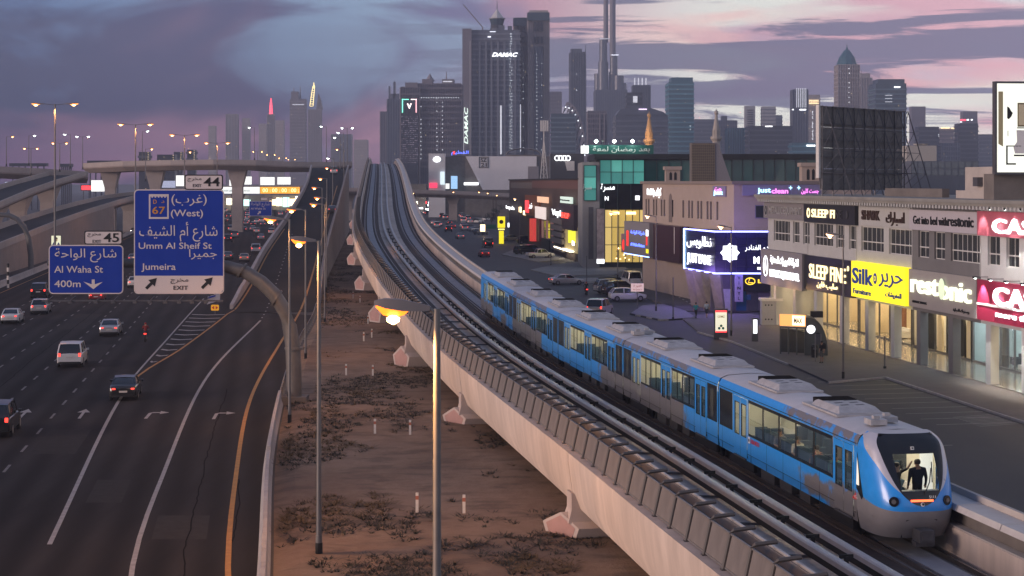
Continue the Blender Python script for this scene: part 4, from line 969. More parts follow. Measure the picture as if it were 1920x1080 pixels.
person('person in a dark navy shirt standing behind the train windscreen with back turned', in_car((.22, -1.15, .42)), yw + math.pi + .15, 'stand', navy, cloth('dark_trousers', (.015, .015, .018)), 0, True, h=1.74, bulk=1.26)
person('person in the train cab holding up one arm towards a grab pole', in_car((-.42, -1.05, .36)), yw + .5, 'hold', cloth('charcoal', (.03, .03, .035)), cloth('dark_trousers', (.015, .015, .018)), 1, False, h=1.70)
for i, (x, y, k, c, lab) in enumerate(((-.98, 3.1, 'sit', (.05, .20, .18), 'passenger in a teal top seated at the front window of the train'), (-.98, 5.0, 'sit', (.30, .10, .08), 'passenger in a rust red top seated by the second train window'), (-.95, 7.2, 'sit', (.45, .42, .36), 'passenger in a pale shirt seated by the middle train window'),
                                   (-.45, 4.1, 'stand', (.10, .09, .08), 'passenger in dark brown standing in the aisle of the front carriage'), (-.98, 9.2, 'sit', (.08, .09, .12), 'passenger in a slate shirt seated by the fourth train window'))):
 person(lab, in_car((x, y, .42 if k == 'stand' else -.03)), yw + (math.pi if i % 2 else 0), k, cloth('p%d' % i, c), cloth('dark_trousers', (.015, .015, .018)), i % 2)
# ---------------------------------------------------------------- barriers of the slip road and ramp
JB = [(-.24, 0), (-.24, .10), (-.14, .32), (-.09, .86), (.09, .86), (.14, .32), (.24, .10), (.24, 0)]
t = emp('concrete_barrier', 'low pale concrete barrier beside the sand where the slip road begins', 'barrier', (rampR(60), 60, 0))
d = 44.0
BM = mat('barrier_concrete', (.36, .33, .32), .8, 0, .15, 1.2, .15, 10, var2=.2)
while d < 112:
 m = MB(); k = 1.0 if d > 87 else .8
 m.loft([[(rampR(q) + x, q, z * k) for x, z in JB] for q in (d, d + 1.5, d + 2.95)]); part('barrier_unit', m, BM, t, world=True); d += 3
t = emp('guard_rail', 'steel guard rail on short posts along the right edge of the slip road', 'guard rail', (rampR(114), 114, 0))
m = MB(); m.loft([[(rampR(q) + x, q, z) for x, z in ((0, .48), (-.05, .54), (0, .62), (-.05, .70), (0, .78), (.03, .78), (.03, .48))] for q in range(112, 199, 3)]); part('rail_beam', m, M['steel'], t, world=True)
d = 113
pm = MB(); pm.box(-.05, .05, -.06, .06, 0, .80); pm = pm.mesh('rail_post', M['steel'])
while d < 198: inst('rail_post', pm, t, Vector((rampR(d) + .1, d, 0)) - t.location); d += 2.4
RW = mat('ramp_concrete', (.33, .29, .28), .82, 0, .14, .6, .15, 9, .3, (1, .4, 1), var2=.2)
def wall_run(par, nm, fx, d0, d1, seg, th, top, low, m):
 """retaining wall with its parapet, in cast lengths"""
 d = d0
 while d < d1 - .1:
  e = min(d + seg, d1); b = MB(); n = 4; secs = []
  for i in range(n + 1):
   q = d + .015 + (e - d - .03) * i / n; x = fx(q); zt = rampZ(q) + top(q); zl = min(low(q), rampZ(q)) - .25
   secs.append([(x - th, q, zl), (x - th, q, zt), (x, q, zt), (x, q, zl)])
  b.loft(secs); part(nm, b, m, par, world=True); d = e
t = emp('ramp_parapet', 'pinkish concrete parapet on the highway side of the rising ramp', 'parapet', (rampL(300), 300, 0))
wall_run(t, 'parapet_length', lambda q: rampL(q) - .02, 197, 505, 12, .42, lambda q: min(1.0, .35 + (q - 197) * .05), lambda q: 0, RW)
t = emp('ramp_retaining_wall', 'tall grey retaining wall and parapet on the sand side of the rising ramp', 'wall', (rampR(300), 300, 0))
wall_run(t, 'wall_length', lambda q: rampR(q) + .42, 197, 505, 12, .40, lambda q: min(.85, .3 + (q - 197) * .04), lambda q: 0, RW)
for z in (1.05, 1.35):
 m = MB(); m.loft([[(rampR(q) + .18 + x, q, rampZ(q) + z + y) for x, y in ((0, 0), (.06, 0), (.06, .06), (0, .06))] for q in range(200, 505, 6)]); part('parapet_rail', m, M['steel'], t, world=True)
pm = MB(); pm.box(-.04, .04, -.04, .04, .75, 1.42); pm = pm.mesh('parapet_post', M['steel'])
d = 202
while d < 420: inst('parapet_post', pm, t, Vector((rampR(d) + .21, d, rampZ(d))) - t.location); d += 4
# median of the highway
t = emp('median_barrier', 'grey concrete median barrier between the two directions of the highway', 'barrier', (laneX(-34)(250), 250, 0))
d = 120
while d < 700:
 m = MB(); m.loft([[(laneX(-34.7)(q) + x, q, z) for x, z in JB] for q in (d, d + 11.9)]); part('barrier_unit', m, BM, t, world=True); d += 12
# marker at the gore
t = emp('gore_marker', 'yellow marker board with red arrows standing at the tip of the gore', 'sign', G(403, 590), 0)
def rrect(w, h, r, n=5, cx=0, cz=0):
 p = []
 for sx, sz, a0 in ((1, 1, 0), (-1, 1, 90), (-1, -1, 180), (1, -1, 270)):
  for i in range(n + 1):
   a = R(a0 + 90 * i / n); p.append((cx + sx * (w / 2 - r) + r * math.cos(a), cz + sz * (h / 2 - r) + r * math.sin(a)))
 return p
def plate(mb, w, h, r, y0, y1, cx=0, cz=0, mi=0): return mb.prism([(x, y0, z) for x, z in rrect(w, h, r, 5, cx, cz)], (0, y1 - y0, 0), mi)
m = MB(); plate(m, .85, .62, .12, 0, .05, 0, .75); part('board', m, emit('marker_yellow', (.9, .42, .02), .35), t)
for s in (-1, 1):
 m = MB(); m.prism([(s * .08, -.012, .95), (s * .34, -.012, .75), (s * .08, -.012, .55)], (0, .01, 0)); part('arrow', m, mat('badge_red', (.5, .02, .02)), t)
m = MB(); m.box(-.05, .05, .06, .12, 0, .5); part('leg', m, M['steel_dark'], t)
t = emp('fallen_sign', 'blue and white direction sign lying tilted against the ramp nose', 'sign', G(402, 572), .5)
m = MB(); m.prism([(-.9, 0, .1), (.8, .4, .5), (.9, .6, 1.35), (-.7, .3, 1.0)], (.03, .06, 0)); part('panel', m, M['sign_white'], t)
m = MB(); m.prism([(-.8, -.02, .75), (.2, .22, .98), (.25, .25, 1.15), (-.65, .2, .98)], (.01, .02, 0)); part('band', m, M['sign_blue'], t)

# ---------------------------------------------------------------- lamps
def lamp_head(mb_b, mb_l, x, z, dirn, L=.95, mb_c=None):
 """cobra head pointing to dirn (+1/-1 in x): housing and bulging lens"""
 s = dirn
 secs = []
 for u, hw, z0, z1 in ((0, .05, -.03, .05), (.2, .10, -.05, .08), (.5, .165, -.06, .13), (.8, .16, -.03, .13), (1.0, .07, .02, .08)):
  xx = x + s * u * L; zz = z + u * .06
  secs.append([(xx, -hw, zz + z0), (xx, hw, zz + z0), (xx, hw * .7, zz + z1), (xx, -hw * .7, zz + z1)])
 mb_b.loft(secs)
 secs = []
 for u, hw, dp in ((.34, .03, .02), (.46, .12, .13), (.65, .15, .19), (.84, .13, .15), (.97, .03, .02)):
  xx = x + s * u * L; zz = z + u * .06 - .035; secs.append([(xx, hw * math.cos(R(a)), zz + .03 - dp * math.sin(R(a))) for a in (0, 45, 90, 135, 180)])
 mb_l.loft(secs, closed=True)
 if mb_c: mb_c.lathe([(.02, -.09), (.11 * L, -.04), (.12 * L, .02), (.03, .07)], (x + s * .66 * L, -.07, z - .17), 8)
M['core'] = emit('lamp_core', (1.0, .62, .22), 14)
def street_lamp(label, base, h, arms, group, lens='sodium', arm=.5, rz=0.0, scale=1.0, r=.09, name='street_lamp', energy=0):
 t = emp(name, label, 'street lamp', base, rz, group)
 m = MB(); m.tube([(0, 0, .02), (0, 0, .9)], r * 1.25, 10); m.tube([(0, 0, .9), (0, 0, h)], [r, r * .62], 10); part('pole', m, M['pole'], t, smooth=50)
 m = MB(); m.box(-.3, .3, -.3, .3, 0, .06); m.tube([(0, 0, .06), (0, 0, .62)], r * 1.38, 10); part('base', m, M['black'], t)
 for s in arms:
  m = MB(); m.tube([(0, 0, h - .12), (s * arm, 0, h)], .04, 6); part('bracket', m, M['pole'], t)
  b, l, c = MB(), MB(), MB(); lamp_head(b, l, s * arm, h, s, .95 * scale, c); part('lamp_core', c, M['lampwhite'] if lens == 'lampwhite' else M['core'], t); part('head', b, mat('lamp_head', (.20, .17, .16), .45, .2), t, smooth=40); part('lens', l, M[lens] if isinstance(lens, str) else lens, t, smooth=60)
  if energy:
   ld = bpy.data.lights.new('lamp', 'SPOT'); ld.energy = energy; ld.color = (1, .45, .13); ld.spot_size = R(165); ld.spot_blend = .6; ld.shadow_soft_size = .18
   lo = bpy.data.objects.new('lamp', ld); COL.objects.link(lo); lo.parent = t; lo.location = (s * (arm + .65 * scale), 0, h - .28)
 return t
GR = 'street lamps along the slip road and ramp'
hot = emit('sodium_hot', (1.0, .18, .015), 2.6)
street_lamp('tall street lamp nearest the camera with its orange head glowing over the viaduct edge', (-1.28, 30, 0), 12.05, (-1,), GR, hot, .12, .1, 1.0, .095, energy=3200)
b0 = G(598, 1048)
street_lamp('tall street lamp on the sand with its head over the ramp, black foot', b0, 12.0, (-1,), GR, hot, .12, .1, 1.0, .10, energy=3200)
for i, (px, D, hy, hx, lab) in enumerate(((543, 103, 411, 518, 'street lamp rising beside the arched sign gantry post'), (573, 140, 393, 557, 'street lamp just right of the arched sign gantry'), (609, 176, 383, 596, 'street lamp on the sand beside the start of the retaining wall'),
                                          (612, 213, 371, 598, 'street lamp at the foot of the rising ramp, fifth from the camera'), (604, 250, 352, 592, 'lower ramp lamp below three others that climb towards the flyover'), (613, 300, 335, 602, 'middle lamp on the climbing ramp'), (624, 355, 315, 614, 'upper lamp on the climbing ramp near a dark car'), (645, 430, 280, 633, 'brightest lamp near the crest of the ramp'))):
 p = P(px, hy, D); zb = rampZ(D) if D > 200 else 0
 street_lamp(lab, (p.x, D, zb), p.z - zb, (-1,), GR, 'sodium', max(.3, (px - hx) * D / FPX - .7), 0, 1.3, .085, energy=(2400 if D < 150 else 1800 if D < 230 else 0))
GM = 'tall twin street lamps of the highway median'
for px, py, D, lab in ((103, 195, 225, 'tallest twin orange lamp mast at the far left of the highway'), (254, 233, 303, 'twin orange lamp mast rising behind the blue exit 44 sign'), (346, 253, 371, 'twin orange lamp mast rising above the exit 44 plate'), (407, 268, 446, 'farthest twin orange lamp mast before the flyover')):
 p = P(px, py, D); street_lamp(lab, (p.x, D, 0), p.z, (-1, 1), GM, emit('sodium_mast', (1.0, .34, .07), 2.6), 1.2, 0, 1.6 + D / 600, .16, energy=0)
 ld = bpy.data.lights.new('mast_lamp', 'SPOT'); ld.energy = 5000; ld.color = (1, .42, .14); ld.spot_size = R(160); ld.spot_blend = .6; ld.shadow_soft_size = .8; lo = bpy.data.objects.new('mast_lamp', ld); COL.objects.link(lo); lo.location = (p.x, D, p.z - .6)
GF = 'lamps standing on the flyovers'
for px, py, D, by, arms, lens, lab in ((58, 278, 420, 330, (-1, 1), 'sodium_far', 'small twin lamp left of the tallest mast'), (112, 268, 400, 322, (-1, 1), 'sodium_far', 'small twin lamp just right of the tallest mast'), (12, 256, 430, 312, (1,), 'sodium_far', 'dim single lamp at the left end of the flyover'), (54, 254, 470, 310, (1,), 'lampwhite', 'dim single lamp between two flyover lamps on the left'),
                                       (132, 252, 470, 316, (-1,), 'lampwhite', 'dim thin lamp behind the small twin lamp'), (155, 256, 470, 318, (-1, 1), 'lampwhite', 'dim twin lamp where the flyover ramp joins'), (267, 246, 520, 303, (1,), 'lampwhite', 'thin pale lamp beside the mast of the blue sign'), (273, 279, 430, 340, (1,), 'sodium_far', 'short orange lamp right of the mast behind the blue sign'),
                                       (346, 285, 480, 303, (1,), 'sodium_far', 'short lamp low on the flyover beside the third mast'), (477, 239, 520, 300, (-1,), 'lampwhite', 'tall pale lamp left of the red spire tower'), (483, 284, 620, 305, (-1, 1), 'sodium_far', 'orange twin lamp left of a row of three on the flyover'), (508, 290, 700, 305, (-1, 1), 'sodium_far', 'first orange twin lamp of the row right of it on the flyover'),
                                       (530, 296, 760, 305, (-1, 1), 'sodium_far', 'second orange twin lamp of the low row on the flyover'), (547, 299, 820, 306, (-1, 1), 'sodium_far', 'last and lowest orange twin lamp of the flyover row'), (612, 237, 520, 305, (-1,), 'lampwhite', 'tall pale lamp behind the crest of the ramp'), (651, 240, 520, 318, (-1, 1), 'lampwhite', 'tall twin lamp right of the ramp crest'),
                                       (644, 249, 500, 318, (-1,), 'lampwhite', 'pale single lamp left of the twin lamp at the ramp crest'), (638, 258, 480, 320, (-1,), 'lampwhite', 'shorter pale lamp in the cluster at the ramp crest'), (626, 297, 460, 318, (-1,), 'lampwhite', 'small white lamp above the lorry on the ramp crest')):
 p, q = P(px, py, D), P(px, by, D); street_lamp(lab, q, p.z - q.z, arms, GF, lens, .7, 0, 1.3, .12)

# ---------------------------------------------------------------- flyovers
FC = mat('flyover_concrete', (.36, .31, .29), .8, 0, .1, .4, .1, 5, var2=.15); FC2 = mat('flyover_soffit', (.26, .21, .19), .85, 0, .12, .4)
def flyover(name, label, pts, width, par=1.0, th=1.7, piers=(), road=True, solid=None, cat='flyover'):
 A = [P(*p) for p in pts]; t = emp(name, label, cat, (A[0].x, A[0].y, 0)); n = len(A); off = []
 for i in range(n):
  d = (A[min(i + 1, n - 1)] - A[max(i - 1, 0)]); d.z = 0; d.normalize(); off.append(Vector((-d.y, d.x, 0)))
 def sweep(sec, nm, m, **k):
  b = MB(); b.loft([[A[i] + off[i] * u + Vector((0, 0, z)) for u, z in sec] for i in range(n)]); return part(nm, b, m, t, world=True, **k)
 sweep([(0, 0), (.3, 0), (.3, -par - .02), (0, -par - .02)], 'parapet', FC); sweep([(width - .3, 0), (width, 0), (width, -par - .02), (width - .3, -par - .02)], 'parapet', FC)
 sweep([(.06, -par - .021), (width - .06, -par - .021), (width - .06, -par - .36), (width - 1.6, -par - th), (1.6, -par - th), (.06, -par - .36)], 'deck', FC2)
 sweep([(.31, -par), (width - .31, -par), (width - .31, -par - .018), (.31, -par - .018)], 'road_surface', M['asphalt_old'])
 if solid:
  b = MB(); i0, i1 = solid; b.loft([[A[i] + off[i] * u + Vector((0, 0, z)) if z > -9 else Vector((*(A[i] + off[i] * u).xy, -.1)) for u, z in ((.1, -par - .3), (width - .1, -par - .3), (width - .1, -99), (.1, -99))] for i in range(i0, i1 + 1)]); part('embankment_wall', b, FC2, t, world=True)
 for f in piers:
  i = int(f); k = f - i; p = A[i].lerp(A[min(i + 1, n - 1)], k); o = off[i]; zt = p.z - par - th; c = p + o * width / 2
  b = MB(); b.loft([[(c.x + x * s, c.y + y * s, z) for x, y in ((-1.5, -1.1), (1.5, -1.1), (1.5, 1.1), (-1.5, 1.1))] for z, s in ((0, 1), (zt * .72, 1), (zt + .02, 1.75))]); part('pier', b, FC, t, world=True)
 return t
flyover('flyover', 'long pale flyover curving across the highway behind the blue signs', [(155, 306, 520), (230, 302, 505), (320, 300, 500), (400, 299, 498), (480, 300, 500), (540, 303, 506), (585, 304, 514), (660, 303, 530)], 11, 1.3, 1.6, (1.4, 3.5, 0.3))
flyover('flyover', 'whitish flyover stub at the far left with a blue panel below it', [(-60, 311, 430), (0, 312, 432), (80, 316, 436), (166, 322, 442)], 11, 1.4, 1.5, (.6, 2.2))
flyover('flyover_ramp', 'upper curving ramp climbing from the left edge to the flyover', [(-80, 404, 285), (0, 378, 318), (60, 353, 358), (110, 336, 395), (162, 321, 440)], 9, 1.0, 1.3, (.9, 1.5, 2.3, 3.3))
flyover('flyover_ramp', 'lower curving ramp with a tall plain side wall left of the exit 45 sign', [(-90, 495, 236), (0, 455, 268), (60, 432, 300), (110, 412, 334), (170, 391, 385), (215, 377, 430), (255, 366, 485), (330, 356, 560), (400, 350, 640)], 9, 1.0, 1.4, (6.2, 7.1), True, (0, 5))
ob = flyover('overpass', 'overpass carrying a long lit banner across the highway and behind the viaduct', [(395, 349, 640), (480, 348, 640), (565, 348, 642), (660, 352, 646), (760, 355, 650), (860, 358, 655), (990, 364, 660)], 12, 1.2, 1.5, (.55, 2.95, 4.95))
def board(name, label, cat, x0, x1, y0, y1, D, m, frame=.12, depth=.3, group=None, foot=None, rz=0):
 """a framed panel given by its picture edges and its own distance"""
 a, b = P(x0, y1, D), P(x1, y0, D); w, h = b.x - a.x, b.z - a.z
 t = emp(name, label, cat, ((a.x + b.x) / 2, D, foot if foot is not None else a.z), rz, group); z0 = a.z - t.location.z
 q = MB(); q.box(-w / 2 - frame, w / 2 + frame, 0, depth, z0 - frame, z0 + h + frame); part('frame', q, M['steel_dark'], t)
 q = MB(); q.box(-w / 2, w / 2, -.03, -.001, z0, z0 + h); part('panel', q, m, t)
 if foot is not None:
  for s in ((-.3, .3) if w > 3 else (0,)): q = MB(); q.box(w * s - .12, w * s + .12, .05, .25, 0, z0 - frame); part('leg', q, M['steel_dark'], t)
 return t, w, h, z0
BG = 'lit advertising panels around the interchange'
t, w_, h_, z_ = board('banner', 'long white lit banner on the left half of the overpass side', 'banner', 396, 487, 350.5, 363, 639, M['ad_white'], .05, .3)
me = text_mesh('Emirates islamic', h_ * .45, mat('print_grey', (.25, .35, .33)), .05, w_ * .62); o = part('lettering', me, None, t); o.location = (0, -.1, z_ + h_ * .5)
t, w_, h_, z_ = board('banner', 'orange lit banner on the right half of the overpass side', 'banner', 488, 562, 350.5, 363, 639, emit('lit_orange', (1.0, .42, .04), 1.0), .05, .3)
for i in range(4):
 me = text_mesh('00 : ', h_ * .6, emit('lit_cream', (1, .85, .5), 1.4), .05, w_ * .2); o = part('lettering', me, None, t); o.location = (-w_ * .34 + i * w_ * .24, -.1, z_ + h_ * .5)
for x0, x1, y0, y1, D, lab in ((452, 472, 331, 346, 760, 'lit advert with a dark figure at the left of a row under the flyover'), (488, 515, 332, 347, 780, 'plain bright white advert in the middle of the row under the flyover'), (520, 545, 332, 346, 780, 'white advert with a dark skyline drawing under the flyover'), (330, 347, 329, 349, 700, 'bright white advert left of the exit 44 plate'),
                               (303, 329, 339, 352, 700, 'dim lilac advert just left of the bright white one'), (171, 196, 338, 359, 620, 'bright white screen beside a red lit shop under the flyover'), (9, 32, 341, 350, 560, 'pale blue advert under the flyover stub'), (430, 437, 337, 349, 700, 'narrow white advert beside a flyover pier')):
 board('lit_advert', lab, 'billboard', x0, x1, y0, y1, D, M['ad_white'] if 'dim' not in lab and 'blue' not in lab else emit('lit_lilac', (.5, .55, .75), .5), .1, .4, BG, 0)
board('lit_shop', 'red lit shop front under the flyover beside a white screen', 'shop', 153, 170, 348, 356, 620, M['red_lit'], .3, 4, None, 0)
t = emp('distant_shop_row', 'row of brightly lit car showrooms beyond the overpass', 'shop', P(490, 385, 900))
for i, (x0, x1, y0, y1) in enumerate(((425, 452, 372, 384), (455, 468, 374, 386), (505, 516, 374, 385), (518, 527, 371, 386), (530, 541, 370, 388), (543, 552, 373, 386), (554, 560, 368, 384))):
 m = MB(); a, b = P(x0, y1, 900), P(x1, y0, 900); m.box(a.x, b.x, 900, 903, a.z, b.z); part('lit_window', m, [M['cream'], emit('lit_teal', (.6, 1, .9), 1.5), M['warm']][i % 3], t, world=True)
a, b = P(400, 396, 905), P(575, 366, 905); m = MB(); m.box(a.x, b.x, 905, 915, 0, b.z); part('wall', m, M['concrete_dark'], t, world=True)
# portrait panel beside the median
t, w_, h_, z_ = board('lit_poster', 'small lit poster with a drawn face standing above the exit 45 sign', 'poster', 96.5, 114, 442, 460, 235, emit('lit_poster', (.80, .86, .62), .6), .06, .2, None, 0)
m = MB(); m.prism([(math.cos(a) * .20, -.05, z_ + .78 + math.sin(a) * .27) for a in [i * math.pi / 8 for i in range(16)]], (0, .015, 0)); part('print', m, mat('print_skin', (.62, .52, .30)), t)
m = MB(); m.prism([(-.2, -.055, z_ + .86), (.2, -.055, z_ + .86), (.2, -.055, z_ + 1.0), (.0, -.055, z_ + 1.1), (-.2, -.055, z_ + 1.0)], (0, .015, 0)); part('print', m, M['black'], t)
for s in (-1, 1):
 m = MB(); m.prism([(s * .12, -.055, z_ + .04), (s * .52, -.055, z_ + .04), (s * .34, -.055, z_ + .42)], (0, .015, 0)); part('print', m, mat('print_navy', (.02, .05, .2)), t)
# striped posts of the median and small signs
for px, py, lab in ((15, 540, 'black and white striped post at the left of the median'),):
 p = G(px, py); t = emp('striped_post', lab, 'bollard', p)
 for i in range(6): m = MB(); m.tube([(0, 0, .55 * i), (0, 0, .55 * i + .55)], .16, 10); part('band', m, M['black'] if i % 2 else M['white_paint'], t)

# ---------------------------------------------------------------- overhead sign gantries
GD = 113.0
def gx(px): return (px - 960) * GD / FPX
def gz(py): return CAMH - (py - HZ) * GD / FPX
t = emp('sign_gantry', 'dark arched steel gantry post reaching from the right over the highway', 'gantry', (gx(551), GD, 0))
pts = [(gx(x), GD, gz(y)) for x, y in ((552, 765), (551, 700), (549, 650), (543, 612), (532, 580), (514, 552), (490, 529), (460, 510), (425, 500), (380, 496), (300, 494), (200, 493), (90, 492))]
m = MB(); m.tube(pts, [.50, .49, .48, .47, .46, .45, .44, .42, .40, .36, .32, .28, .22], 14); part('arched_post', m, mat('gantry_grey', (.13, .125, .125), .5, .3, .15, 2), t, smooth=50, world=True)
m = MB(); m.obox((gx(552), GD, .25), (1.7, 1.7, .5)); part('footing', m, M['concrete_dark'], t, world=True)
for i, (x, y) in enumerate(((551, 655), (520, 560), (455, 508))):
 m = MB(); a = Vector((gx(x), GD, gz(y))); b = Vector((gx(x + (0 if i == 0 else -3)), GD, gz(y - (4 if i == 0 else 2)))); m.tube([a, b], .60 if i < 2 else .54, 14); part('flange', m, mat('gantry_grey', (.13, .125, .125)), t, world=True)
m = MB(); m.beam((gx(90), GD - 1.5, gz(561)), (gx(425), GD - 1.5, gz(561)), .10, .10); part('luminaire_boom', m, M['steel_dark'], t, world=True)
for x in (100, 142, 190, 222, 262, 290, 318, 344, 368, 394):
 m = MB(); m.obox((gx(x), GD - 1.5, gz(563)), (.22, .3, .2)); m.beam((gx(x), GD - 1.5, gz(561)), (gx(x), GD - .1, gz(555)), .04, .04); part('sign_luminaire', m, M['steel_dark'], t, world=True)
def road_sign(name, label, x0, x1, y0, y1, D, blue=True, border=.07):
 a, b = P(x0, y1, D), P(x1, y0, D); w, h = b.x - a.x, b.z - a.z
 t = emp(name, label, 'road sign', ((a.x + b.x) / 2, D - .62, (a.z + b.z) / 2), 0)
 m = MB(); plate(m, w, h, .28 if blue else .14, 0, .07); part('panel', m, M['sign_white'] if blue else M['black'], t)
 m = MB(); plate(m, w - 2 * border, h - 2 * border, .22 if blue else .1, -.012, .002); part('face', m, M['sign_blue'] if blue else M['sign_white'], t)
 for s in (-.3, .3): m = MB(); m.box(w * s - .05, w * s + .05, .07, .3, -h / 2 + .1, h / 2 - .1); part('stiffener', m, M['steel_dark'], t)
 def txt(s, px, py, hp, wp=None, mm=None, bold=.012, nm='lettering', arab=False):
  me = text_mesh(s, hp * D / FPX, mm or M['sign_white'], .012, wp * D / FPX if wp else None, bold); o = part(nm, me, None, t)
  o.location = ((px - 960) * D / FPX - t.location.x, -.022, CAMH - (py - HZ) * D / FPX - t.location.z); return o
 def shp(pts, mm, nm='arrow'):
  m = MB(); m.prism([((x - 960) * D / FPX - t.location.x, -.026, CAMH - (y - HZ) * D / FPX - t.location.z) for x, y in pts], (0, .012, 0)); return part(nm, m, mm, t)
 return t, txt, shp
K_ = M['black']
t, txt, shp = road_sign('direction_sign', 'large blue sign for Umm Al Sheif St and Jumeira with two exit arrows', 255, 423, 355, 550, GD)
txt('\u0634\u0627\u0631\u0639 \u0623\u0645 \u0627\u0644\u0634\u064A\u0641', 338, 434, 20, 146); txt('Umm Al Sheif St', 332, 460, 12, 136); txt('\u062C\u0645\u064A\u0631\u0627', 384, 476, 15, 52); txt('Jumeira', 301, 501, 12.5, 64)
txt('(\u063A\u0631\u0628)', 358, 375, 17, 66); txt('(West)', 354, 401, 13, 60)
shp([(283, 364), (320, 364), (320, 410), (283, 410)], M['sign_white'], 'route_shield'); shp([(286, 368.5), (317, 368.5), (317, 406.5), (286, 406.5)], M['sign_blue'], 'route_shield')
for o in t.children:
 if o.name.startswith('route_shield.'): o.location.y -= .008
for i in range(5): shp([(288 + i * 6, 366), (290.5 + i * 6, 366), (290.5 + i * 6, 370.5), (288 + i * 6, 370.5)], M['sign_white'], 'shield_tooth').location.y -= .014
OR = mat('sign_orange', (.62, .27, .03), .5)
for s_, x, y, h_, w_ in (('D', 294.5, 378, 8, 6.5), ('\u062F', 309, 378, 7, 6), ('67', 301.5, 394, 14, 24)): txt(s_, x, y, h_, w_, OR).location.y -= .02
m_ = [(256.2, 516), (421.8, 516), (421.8, 541), (418, 547), (413, 549), (265, 549), (260, 547), (256.2, 541)]; shp(m_, M['sign_white'], 'exit_strip')
txt('\u0645\u062E\u0631\u062C', 340, 526, 8, 33, K_).location.y -= .02; txt('EXIT', 342.5, 538.5, 8, 27, K_).location.y -= .02
for x, y in ((287, 531), (391, 530)):
 o = shp([(x - 11, y + 7), (x - 7, y + 11), (x + 3, y + 1), (x + 7, y + 5), (x + 11, y - 11), (x - 5, y - 7), (x - 1, y - 3)], K_); o.location.y -= .014
t, txt, shp = road_sign('direction_sign', 'smaller blue sign for Al Waha St 400m with a white down arrow', 96, 235, 458.5, 550, GD)
txt('\u0634\u0627\u0631\u0639 \u0627\u0644\u0648\u0627\u062D\u0629', 165, 478, 17, 115); txt('Al Waha St', 152, 504, 13, 91); txt('400m', 131.5, 531, 13, 49)
shp([(161, 527), (176.5, 532), (176.5, 523), (182, 523), (182, 532), (197, 527.5), (179.5, 541)], M['sign_white'])
t, txt, shp = road_sign('exit_plate', 'white exit 44 plate on top of the large blue sign', 349.5, 421, 327.5, 356, GD, False); txt('44', 400, 341, 17, 30, K_, .02); txt('\u0645\u062E\u0631\u062C', 368, 337, 6.5, 26, K_); txt('EXIT', 373, 348, 6, 16, K_)
t, txt, shp = road_sign('exit_plate', 'white exit 45 plate on top of the smaller blue sign', 162.5, 233.5, 432, 458, GD, False); txt('45', 213, 445, 17, 29, K_, .02); txt('\u0645\u062E\u0631\u062C', 181, 440, 6.5, 25, K_); txt('EXIT', 186, 452, 6, 16, K_)
t, txt, shp = road_sign('direction_sign', 'distant blue Al Waha St sign with an up arrow over the traffic', 468, 510.5, 377, 405, 365)
txt('\u0634\u0627\u0631\u0639 \u0627\u0644\u0648\u0627\u062D\u0629', 489, 383.5, 5.5, 35); txt('Al Waha St', 485, 391, 3.6, 28); shp([(483, 401), (485, 402.5), (488, 399), (489.5, 400.5), (490, 395.5), (485, 396), (486.5, 397.5)], M['sign_white'])
t, txt, shp = road_sign('exit_plate', 'small pale exit plate above the distant blue sign', 489, 511, 369.5, 376.5, 365, False, .1); txt('45', 505, 373, 4.5, 8, K_)
t = emp('sign_gantry', 'distant gantry post holding the far blue sign beside the ramp', 'gantry', P(516, 400, 365) * 1); t.location.z = 0
p = t.location; m = MB(); m.tube([(p.x, 365, 0), (p.x, 365, 8.5)], .3, 8); m.tube([(p.x, 365, 8.3), (P(466, 390, 365).x, 365, 8.9)], .2, 8); part('post', m, M['steel_dark'], t, world=True)
GL = 275.0
t = emp('sign_gantry', 'dark arched gantry pipe at the left edge over the opposite carriageway', 'gantry', (P(58, 512, GL).x, GL, 0))
m = MB(); m.tube([P(x, y, GL) for x, y in ((58, 512), (58, 480), (53, 445), (45, 425), (32, 411), (18, 404), (-5, 402), (-90, 401))], [.45, .45, .43, .42, .40, .38, .36, .3], 10); part('arched_post', m, mat('gantry_grey', (.13, .125, .125)), t, world=True, smooth=50)

# ---------------------------------------------------------------- marker posts on the sand
pm = MB(); pm.box(-.06, .06, -.06, .06, 0, 1.0); pm2 = MB(); pm2.box(-.065, .065, -.065, .065, .72, .88)
pm = pm.mesh('post', M['white_paint']); pm2 = pm2.mesh('band', mat('post_band', (.35, .12, .08), .6))
for i, (px, py) in enumerate(((782, 969), (870, 973), (769, 822), (703, 820), (649, 709), (699, 711), (682, 645), (697, 638), (690, 611), (662, 563), (675, 571))):
 p = G(px, py); t = emp('marker_post', 'MARK', 'marker post', (p.x, p.y, .02), 0, 'short white marker posts in the sand'); inst('post', pm, t); inst('band', pm2, t)

